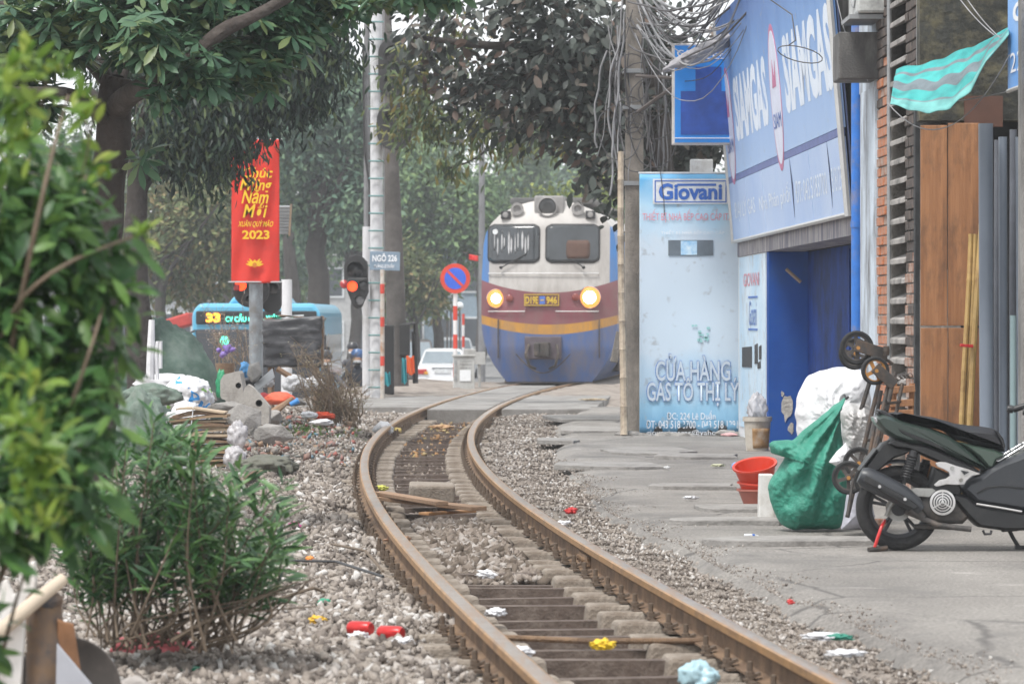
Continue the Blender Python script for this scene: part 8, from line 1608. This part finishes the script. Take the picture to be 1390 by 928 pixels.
bars(t1, 'frame_bar', [((1203, 478), (1150, 702), 22.8, 22.7), ((1215, 505), (1172, 700), 23.1, 22.9), ((1180, 520), (1160, 585), 23.0, 23.0)], .014, 22.8); bars(t1, 'cross_bar', [((1186, 548), (1206, 545), 22.8, 23.1), ((1174, 598), (1194, 595), 22.8, 23.0), ((1197, 484), (1212, 494), 22.7, 22.7)], .010, 22.8)
mb = MB(); mb.lathe([(.018, -.03), (.022, .0), (.018, .03)], 10, Matrix.Translation(P(1203, 476, 22.6))); mb.build('joint', m_fr, t1)
t2 = thing('hand_trolley', 'folded hand trolley with an orange rimmed wheel just below the paired wheels', 'trolley', (P(1190, 0, 22.5).x, 22.5, 0), 0, 'folded hand trolleys')
twheel(t2, 1188, 503, 19.5, 22.4, m_orim, .1, 4)
mb = MB(); a, b = P(1190, 500, 22.32), P(1212, 521, 22.4); d_ = b-a; mb.box((a+b)/2, (d_.length, .012, .07), Matrix.Rotation(-math.atan2(d_.z, d_.x), 3, 'Y')); mb.build('arm_plate', m_fr, t2, bevel=.004)
bars(t2, 'frame_bar', [((1206, 520), (1186, 610), 22.4, 22.3), ((1225, 520), (1208, 600), 22.7, 22.6), ((1196, 530), (1176, 640), 22.5, 22.4)], .012, 22.5); bars(t2, 'cross_bar', [((1200, 548), (1222, 545), 22.4, 22.7)], .009, 22.5)
twheel(t2, 1152, 648, 23, 22.35, yaw=-.1, nsp=5); twheel(t2, 1166, 628, 22, 22.7, yaw=-.1, nsp=5); bars(t2, 'axle_bar', [((1152, 648), (1170, 640), 22.35, 22.7)], .01, 22.4)
t3 = thing('hand_trolley', 'lowest hand trolley with its small wheel half behind the muffler', 'trolley', (P(1181, 0, 22.3).x, 22.3, 0), 0, 'folded hand trolleys'); twheel(t3, 1180, 652, 21, 22.15, yaw=-.15, nsp=5); bars(t3, 'frame_bar', [((1180, 652), (1200, 560), 22.2, 22.2), ((1150, 700), (1158, 650), 22.1, 22.2)], .010, 22.2)
pl_ = thing('wooden_pallet_piece', 'small brown slatted wooden frame chained behind the scooter tail', 'wooden frame', (P(1222, 0, 23.4).x, 23.4, 0))
for (a, b) in (((1204, 548), (1240, 546)), ((1204, 562), (1240, 560)), ((1206, 530), (1242, 527))): mb = MB(); p, q = P(*a, 23.4), P(*b, 23.4); d_ = q-p; mb.box((p+q)/2, (d_.length, .03, .045), Matrix.Rotation(-math.atan2(d_.z, d_.x), 3, 'Y')); mb.build('slat', m_wd, pl_, bevel=.004)
for px in (1212, 1236): mb = MB(); p, q = P(px, 575, 23.44), P(px+2, 520, 23.44); mb.tube([p, q], .02, 6); mb.build('upright', m_wd, pl_)
chn = MB()
for k in range(10): p = P(1212+2.6*k, 517-1.7*k+.1*k*k, 22.9); chn.ring([(.013, -.003), (.018, 0), (.013, .003)], 10, Matrix.Translation(p) @ Euler((k % 2*1.5, .5, 0)).to_matrix().to_4x4())
T(chn.build('chain', m_fr, kind='thing'), 'rusty chain hanging from the trolley to the brick wall', 'chain')

# ================================================================== SCOOTER
ZSc = 21.4; KS = F/ZSc; x0s = P(1219, 0, ZSc).x
sc = thing('scooter', 'dark green and black scooter parked with a red lock on its rear wheel', 'scooter', (x0s, ZSc, 0), 0, None, True)
GY = 745.5
def S(px, py): return ((px-1219)/KS, (GY-py)/KS)
def S7(zx, zy): return S(1180+zx/3.867, 520+zy/3.867)          # coordinates read off an enlarged crop
MS = Matrix(((1, 0, 0, 0), (0, 0, 1, 0), (0, 1, 0, 0), (0, 0, 0, 1)))
m_sgreen = mat('scooter_dark_green', (.026, .040, .034), rough=.28, var=.08, scale=3, coat=.25, dirt=((.05, .06, .055), .15, 8)); m_splast = mat('scooter_matt_black', (.013, .0135, .015), rough=.45, var=.15, scale=8, dirt=((.04, .038, .036), .2, 9)); m_sgrey = mat('scooter_dark_grey', (.030, .033, .039), rough=.4, var=.1, scale=5, dirt=((.055, .055, .055), .15, 8))
m_seat = mat('seat_vinyl', (.013, .013, .016), rough=.42, var=.2, scale=8, bump=.15, bscale=120); m_silver = mat('silver_casting', (.58, .57, .57), rough=.35, metal=.5, var=.08, dirt=((.4, .38, .36), .3, 8)); m_alloy = mat('dirty_alloy', (.34, .34, .33), rough=.45, metal=.5, var=.2, scale=12, dirt=((.14, .12, .1), .4, 8)); m_eng = mat('grimy_engine', (.075, .07, .068), rough=.7, metal=.3, var=.35, scale=12, dirt=((.17, .14, .12), .35, 9)); m_stire = mat('scooter_tyre', (.013, .013, .014), rough=.75, var=.3, scale=12, bump=.4, bscale=60, dirt=((.045, .042, .04), .3, 7))
m_lens = mat('tail_lens_clear', (.50, .50, .52), rough=.15, var=.1, spec=.8); m_rim = mat('scooter_rim', (.05, .05, .055), rough=.5, metal=.3, var=.2)
def sp(name, pts, hw_, m, ch=.03, inset=.02, off=0.0, par=None, conv=S7, bev=0): mb = MB(); mb.puff([conv(*p) for p in pts], hw_, ch, inset, MS, off); return mb.build(name, m, par or sc, smooth=True, bevel=bev)
def stube(name, pts, r_, m, par=None, y=0.0, n=10):
    mb = MB(); mb.tube([(S7(a, b)[0], y+(c[0] if c else 0), S7(a, b)[1]) for a, b, *c in pts], r_, n); return mb.build(name, m, par or sc, smooth=True)
def swheel(cx_, r_, wd):
    M_ = Matrix.Translation((cx_, 0, r_)) @ Matrix.Rotation(R(90), 4, 'X'); mb = MB(); mb.ring([(r_*.70, -wd*.36), (r_*.80, -wd*.5), (r_*.92, -wd*.47), (r_*.985, -wd*.25), (r_, 0), (r_*.985, wd*.25), (r_*.92, wd*.47), (r_*.80, wd*.5), (r_*.70, wd*.36)], 56, M_); w_ = mb.build('wheel', m_stire, sc, smooth=True, auto=False)
    mb = MB(); mb.ring([(r_*.62, -.025), (r_*.72, -wd*.38), (r_*.72, wd*.38), (r_*.62, .025)], 48, M_); mb.lathe([(.045, -.05), (.045, .05)], 20, M_); mb.build('rim', m_rim, w_, smooth=True)
    for k in range(5):
        mb = MB()
        for s in (-.12, .12): a = 2*math.pi*k/5+.3; mb.tube([M_ @ Vector((.04*math.cos(a), .04*math.sin(a), 0)), M_ @ Vector((r_*.65*math.cos(a+s), r_*.65*math.sin(a+s), 0))], .011, 6)
        mb.build('spoke', m_rim, w_, smooth=True)
    mb = MB(); mb.ring([(r_*.63, -.028), (r_*.69, -.034), (r_*.69, -.028), (r_*.63, -.022)], 48, M_); mb.build('rim_lip', m_alloy, w_, smooth=True); return w_
RWr = 57.5/KS; wh = swheel(0, RWr, .10); swheel(1.29, RWr*.97, .085)
M_ = Matrix.Translation((0, -.03, RWr)) @ Matrix.Rotation(R(90), 4, 'X'); mb = MB(); mb.lathe([(.075, -.005), (.075, .005)], 24, M_); mb.build('brake_drum', m_alloy, wh)
# body
sp('tail_panel', [(20, 175), (60, 152), (110, 165), (180, 190), (300, 222), (400, 262), (455, 300), (520, 350), (570, 400), (612, 440), (590, 452), (520, 420), (440, 385), (360, 345), (280, 318), (200, 310), (120, 285), (60, 245), (25, 205)], .135, m_sgreen, .05, .025)
sp('tail_lower', [(120, 280), (210, 308), (290, 318), (370, 350), (450, 390), (530, 425), (570, 455), (540, 462), (450, 440), (360, 412), (270, 372), (190, 340), (130, 335), (90, 310)], .125, m_splast, .03, .015)
sp('tail_fairing_top', [(30, 150), (60, 135), (110, 155), (165, 190), (170, 205), (120, 190), (60, 165)], .10, m_splast, .03, .01)
sp('side_insert', [(140, 228), (220, 262), (300, 290), (360, 320), (398, 352), (360, 340), (300, 315), (220, 285), (150, 250)], .140, m_splast, .012, .004)
sp('tail_light', [(14, 172), (40, 172), (80, 195), (118, 215), (122, 240), (85, 235), (45, 220), (20, 198)], .118, m_lens, .03, .012)
sp('grab_rail', [(38, 138), (52, 132), (110, 160), (160, 192), (158, 206), (100, 180), (45, 150)], .112, m_blk, .02, .006)
sp('seat', [(100, 152), (140, 148), (210, 158), (330, 174), (395, 192), (450, 208), (520, 218), (590, 224), (640, 232), (672, 252), (695, 285), (706, 322), (700, 352), (680, 352), (640, 335), (560, 322), (500, 306), (455, 296), (420, 270), (380, 240), (330, 218), (240, 200), (160, 180)], .125, m_seat, .06, .035)
sp('seat_front', [(648, 238), (672, 252), (695, 285), (706, 322), (700, 354), (684, 352), (672, 300)], .118, m_blk, .05, .02)
sp('side_panel', [(455, 300), (520, 312), (600, 328), (650, 338), (690, 358), (700, 375), (660, 400), (640, 440), (612, 442), (560, 385), (500, 340)], .120, mat('scooter_light_green', (.05, .075, .06), rough=.3, coat=.3, var=.06), .04, .02)
sp('centre_cover', [(470, 545), (500, 505), (560, 478), (610, 440), (680, 400), (760, 372), (840, 338), (930, 300), (1010, 290), (1060, 360), (1060, 520), (1000, 640), (900, 700), (780, 662), (640, 640), (545, 622), (500, 580)], .150, m_sgrey, .06, .03)
sp('lower_cover', [(415, 595), (430, 565), (500, 580), (545, 620), (640, 640), (780, 660), (900, 672), (960, 660), (960, 745), (860, 762), (700, 765), (560, 745), (500, 690), (440, 620)], .145, m_splast, .05, .02)
sp('cover_crease', [(545, 560), (600, 532), (680, 525), (780, 535), (900, 560), (900, 568), (780, 545), (680, 534), (605, 541), (552, 570)], .155, m_splast, .006, .002)
mb = MB(); mb.tube([(*[(S7(545, 622)[0])], -.150, S7(545, 622)[1]), (S7(660, 640)[0], -.156, S7(660, 640)[1]), (S7(782, 662)[0], -.150, S7(782, 662)[1])], .006, 6); mb.build('chrome_strip', m_silver, sc)
sp('floor_board', [(640, 420), (720, 385), (800, 350), (900, 330), (960, 360), (900, 400), (760, 420), (660, 450)], .10, m_sgreen, .03, .015)
for y in (-.09, .09):
    stube('rack_bar', [(650, 398), (668, 402), (740, 360), (830, 306), (900, 262)], .007, m_chr, None, y)
for k in range(3): mb = MB(); a = S7(690+60*k, 388-36*k); mb.tube([(a[0], -.09, a[1]), (a[0], .09, a[1])], .006, 6); mb.build('rack_rung', m_chr, sc)
# front: leg shield, fork, fender, handlebar, headlight
sp('leg_shield', [(900, 640), (960, 660), (1060, 560), (1120, 380), (1130, 180), (1110, 60), (1060, 20), (1030, 60), (1045, 200), (1020, 360), (960, 520)], .17, m_sgreen, .07, .03)
sp('front_fender', [(1060, 660), (1090, 560), (1180, 500), (1290, 500), (1370, 560), (1400, 640), (1360, 610), (1280, 560), (1190, 555), (1120, 600)], .07, m_sgreen, .03, .015)
for y in (-.075, .075): stube('fork', [(1120, 330), (1220, 640)], .02, m_blk, None, y)
sp('headlight_cowl', [(1000, 10), (1030, -60), (1100, -90), (1170, -60), (1190, 0), (1140, 60), (1060, 60)], .11, m_sgreen, .05, .03); sp('headlight', [(1150, -40), (1180, -10), (1175, 30), (1140, 50)], .09, m_lens, .03, .01)
for s in (-1, 1):
    mb = MB(); a = S7(1060, -40); b = S7(870, 110); c_ = S7(796, 142); mb.tube([(a[0], 0, a[1]), (a[0]-.02, s*.2, a[1]-.0), (b[0]+.05, s*.30, b[1]+.03), (S7(820, 135)[0], s*.33, S7(820, 135)[1])], .012, 8); mb.build('handlebar', m_blk, sc, smooth=True)
    mb = MB(); mb.tube([(S7(870, 118)[0], s*.32, S7(870, 118)[1]), (c_[0], s*.335, c_[1])], .019, 12); mb.lathe([(.022, 0), (.024, .02), (.018, .035)], 12, Matrix.Translation((c_[0], s*.335, c_[1])) @ Matrix.Rotation(R(-80), 4, 'Y')); mb.build('grip', m_blk, sc, smooth=True)
    mb = MB(); mb.tube([(a[0], s*.2, a[1]), (a[0]-.03, s*.3, a[1]+.15)], .006, 6); mb.lathe([(.001, -.012), (.055, -.01), (.06, .0), (.055, .01), (.001, .012)], 20, Matrix.Translation((a[0]-.04, s*.33, a[1]+.19)) @ Matrix.Rotation(R(80), 4, 'Y'), False); mb.build('mirror', m_blk, sc, smooth=True)
# rear guard, plate, hugger
sp('rear_guard', [(-28, 430), (0, 395), (60, 310), (115, 290), (150, 330), (215, 345), (190, 365), (120, 390), (60, 440), (10, 480), (-20, 478)], .085, m_splast, .03, .012)
mb = MB(); mb.box((S7(-12, 395)[0], 0, S7(-12, 395)[1]), (.008, .18, .16), (0, R(38), 0)); mb.build('plate_holder', m_blk, sc, bevel=.003)
mb = MB(); k_ = 18
for s0 in (0,):
    vs = []
    for q in range(k_):
        a = R(148-78*q/(k_-1)); 
        for y, rr in ((-.06, .018), (-.03, .034), (.03, .034), (.06, .018)): vs.append(((RWr+rr)*math.cos(a), y, RWr+(RWr+rr)*math.sin(a)))
    mb.add(vs, [[q*4+c, q*4+c+1, (q+1)*4+c+1, (q+1)*4+c] for q in range(k_-1) for c in range(3)])
mb.build('hugger', m_sgrey, sc, smooth=True, solid=.005)
# shock absorbers
def shock(y, a, b, name='shock_absorber'):
    (x0, z0), (x1, z1) = S7(*a), S7(*b); A_, B__ = Vector((x0, y, z0)), Vector((x1, y, z1)); mb = MB(); mb.tube([A_, B__], .012, 10); mb.tube([A_, A_+(B__-A_)*.16], .026, 12); s_ = mb.build(name, m_blk, sc, smooth=True)
    d_ = (B__-A_).normalized(); u = d_.cross(Vector((0, 1, 0))).normalized(); v = d_.cross(u); pts = []; n_ = 110
    for q in range(n_): t = q/(n_-1); an = t*2*math.pi*9; pts.append(A_+(B__-A_)*(.14+.62*t)+(u*math.cos(an)+v*math.sin(an))*.027)
    mb = MB(); mb.tube(pts, .0075, 6); mb.build('spring', m_blk, s_, smooth=True); mb = MB(); mb.lathe([(.022, -.02), (.022, .02)], 12, Matrix.Translation(B__) @ Matrix.Rotation(R(90), 4, 'X')); mb.build('eye', m_alloy, s_)
shock(-.10, (226, 345), (165, 540)); shock(.09, (308, 400), (270, 540))
# silver bracket, engine, fan, swing case
mb = MB()
mb.puff([S7(*p) for p in [(330, 410), (350, 403), (385, 405), (440, 424), (500, 440), (566, 465), (520, 476), (492, 500), (480, 520), (440, 523), (390, 520), (335, 532), (322, 522), (350, 498), (385, 490), (405, 475), (398, 455), (370, 440), (340, 428)]], .012, .005, .003, MS, -.158); br = mb.build('frame_bracket', m_silver, sc, smooth=True)
mb = MB(); mb.prism([S7(*p) for p in [(460, 445), (505, 455), (480, 470)]], -.176, -.171, MS); mb.build('opening_shade', m_dark, br)  # dark plate painted as the shaded hole through the bracket
for p in ((416, 435), (463, 497)): mb = MB(); a = S7(*p); mb.lathe([(.012, 0), (.012, .012)], 8, Matrix.Translation((a[0], -.168, a[1])) @ Matrix.Rotation(R(90), 4, 'X')); mb.build('bolt', m_alloy, br)
sp('inner_frame', [(330, 430), (420, 470), (480, 540), (470, 640), (380, 660), (300, 620), (280, 560), (310, 500)], .11, m_splast, .04, .02)
sp('swing_case', [(195, 548), (230, 540), (320, 543), (345, 560), (300, 590), (240, 585), (200, 572)], .02, m_alloy, .008, .004, -.115)
sp('engine', [(245, 600), (290, 560), (340, 540), (430, 560), (470, 620), (520, 690), (480, 730), (380, 730), (300, 715), (255, 670)], .12, m_eng, .04, .03)
stube('brake_arm', [(80, 690), (100, 640), (150, 575), (165, 545)], .012, m_alloy, None, -.09)
fc = S7(368, 614); fr_ = 17.2/KS; M_ = Matrix.Translation((fc[0], -.150, fc[1])) @ Matrix.Rotation(R(90), 4, 'X')
mb = MB(); mb.lathe([(fr_*1.02, -.03), (fr_, .004), (.001, .004)], 40, M_, False); fan = mb.build('fan_cover', m_dark, sc, smooth=True)
for k, (a, b) in enumerate(((.82, 1.0), (.62, .72), (.42, .52), (.22, .32))): mb = MB(); mb.ring([(fr_*a, .002), (fr_*a, .014-.001*k), (fr_*b, .012-.001*k), (fr_*b, .002)], 40, M_); mb.build('fan_ring', m_silver, fan, smooth=True)
mb = MB(); mb.lathe([(fr_*.15, .002), (fr_*.12, .018), (.001, .02)], 16, M_, False); mb.build('fan_boss', m_silver, fan)
for k in range(3): a = math.pi/2+2*math.pi*k/3; mb = MB(); mb.box((fr_*.55*math.cos(a), fr_*.55*math.sin(a), .009), (fr_*.85, .007, .008), Matrix.Rotation(a, 3, 'Z')); mb.v = [tuple(M_ @ Vector(v)) for v in mb.v]; mb.build('fan_spoke', m_silver, fan)
# exhaust
mb = MB(); ex = [(-62, 470), (-40, 480), (0, 500), (80, 540), (160, 580), (225, 625), (255, 655)]; mb.tube([(S7(a, b)[0], -.155, S7(a, b)[1]) for a, b in ex], [.044, .060, .064, .064, .060, .048, .030], 20); mf = mb.build('muffler', m_sgrey, sc, smooth=True)
mb = MB(); mb.puff([S7(*p) for p in [(-40, 470), (0, 488), (60, 522), (130, 560), (200, 600), (240, 632), (215, 650), (140, 615), (60, 570), (-10, 525), (-50, 500)]], .02, .012, .008, MS, -.207); hs_ = mb.build('heat_shield', m_splast, mf, smooth=True)
mb = MB(); mb.puff([S7(*p) for p in [(18, 520), (30, 516), (100, 548), (170, 590), (180, 602), (168, 602), (95, 568), (25, 532)]], .004, .002, .001, MS, -.230); mb.build('shield_slot', m_blk, hs_)
for p in ((33, 528), (165, 594)): mb = MB(); a = S7(*p); mb.lathe([(.010, 0), (.009, .008)], 8, Matrix.Translation((a[0], -.232, a[1])) @ Matrix.Rotation(R(90), 4, 'X')); mb.build('bolt', m_silver, hs_)
stube('exhaust_pipe', [(225, 650), (270, 700), (340, 730), (430, 745), (520, 755)], .017, m_eng, mf, -.13); mb = MB(); mb.tube([(S7(200, 640)[0], -.14, S7(200, 640)[1]), (S7(270, 695)[0], -.13, S7(270, 695)[1])], [.05, .022], 14); mb.build('exhaust_box', m_eng, mf, smooth=True)
stube('stand_bar', [(230, 745), (350, 745), (470, 752)], .016, m_eng, None, -.05); stube('foot_peg', [(580, 760), (590, 780), (620, 778), (625, 760)], .008, m_blk, None, -.14)
ss = stube('side_stand', [(745, 765), (770, 815), (800, 862)], .012, m_blk, None, .12); mb = MB(); a = S7(806, 866); mb.box((a[0], .12, a[1]+.004), (.06, .04, .02)); mb.build('stand_foot', m_blk, ss)
mb = MB(); a = S7(700, 764); mb.tube([(a[0], 0, a[1]), (a[0]+.1, .1, a[1])], .014, 8); mb.build('stand_pivot', m_blk, sc)
# red disc lock on the wheel
lk = thing('wheel_lock', 'red curved lock fastened through the rear scooter wheel', 'lock', (S7(40, 800)[0]+x0s, ZSc-.09, 0))
mb = MB(); mb.tube([(S7(a, b)[0]+x0s, ZSc+dy, S7(a, b)[1]) for a, b, dy in ((78, 716, -.02), (66, 725, -.09), (52, 745, -.12), (36, 790, -.125), (22, 835, -.12), (14, 862, -.11))], .010, 10); mb.build('shackle', mat('red_lock', (.62, .03, .03), rough=.3, coat=.4), lk, smooth=True)
mb = MB(); a = S7(34, 858); mb.tube([(a[0]+x0s-.055, ZSc-.13, a[1]-.006), (a[0]+x0s+.055, ZSc-.09, a[1]+.004)], .016, 10); mb.build('lock_body', m_fr, lk, smooth=True)
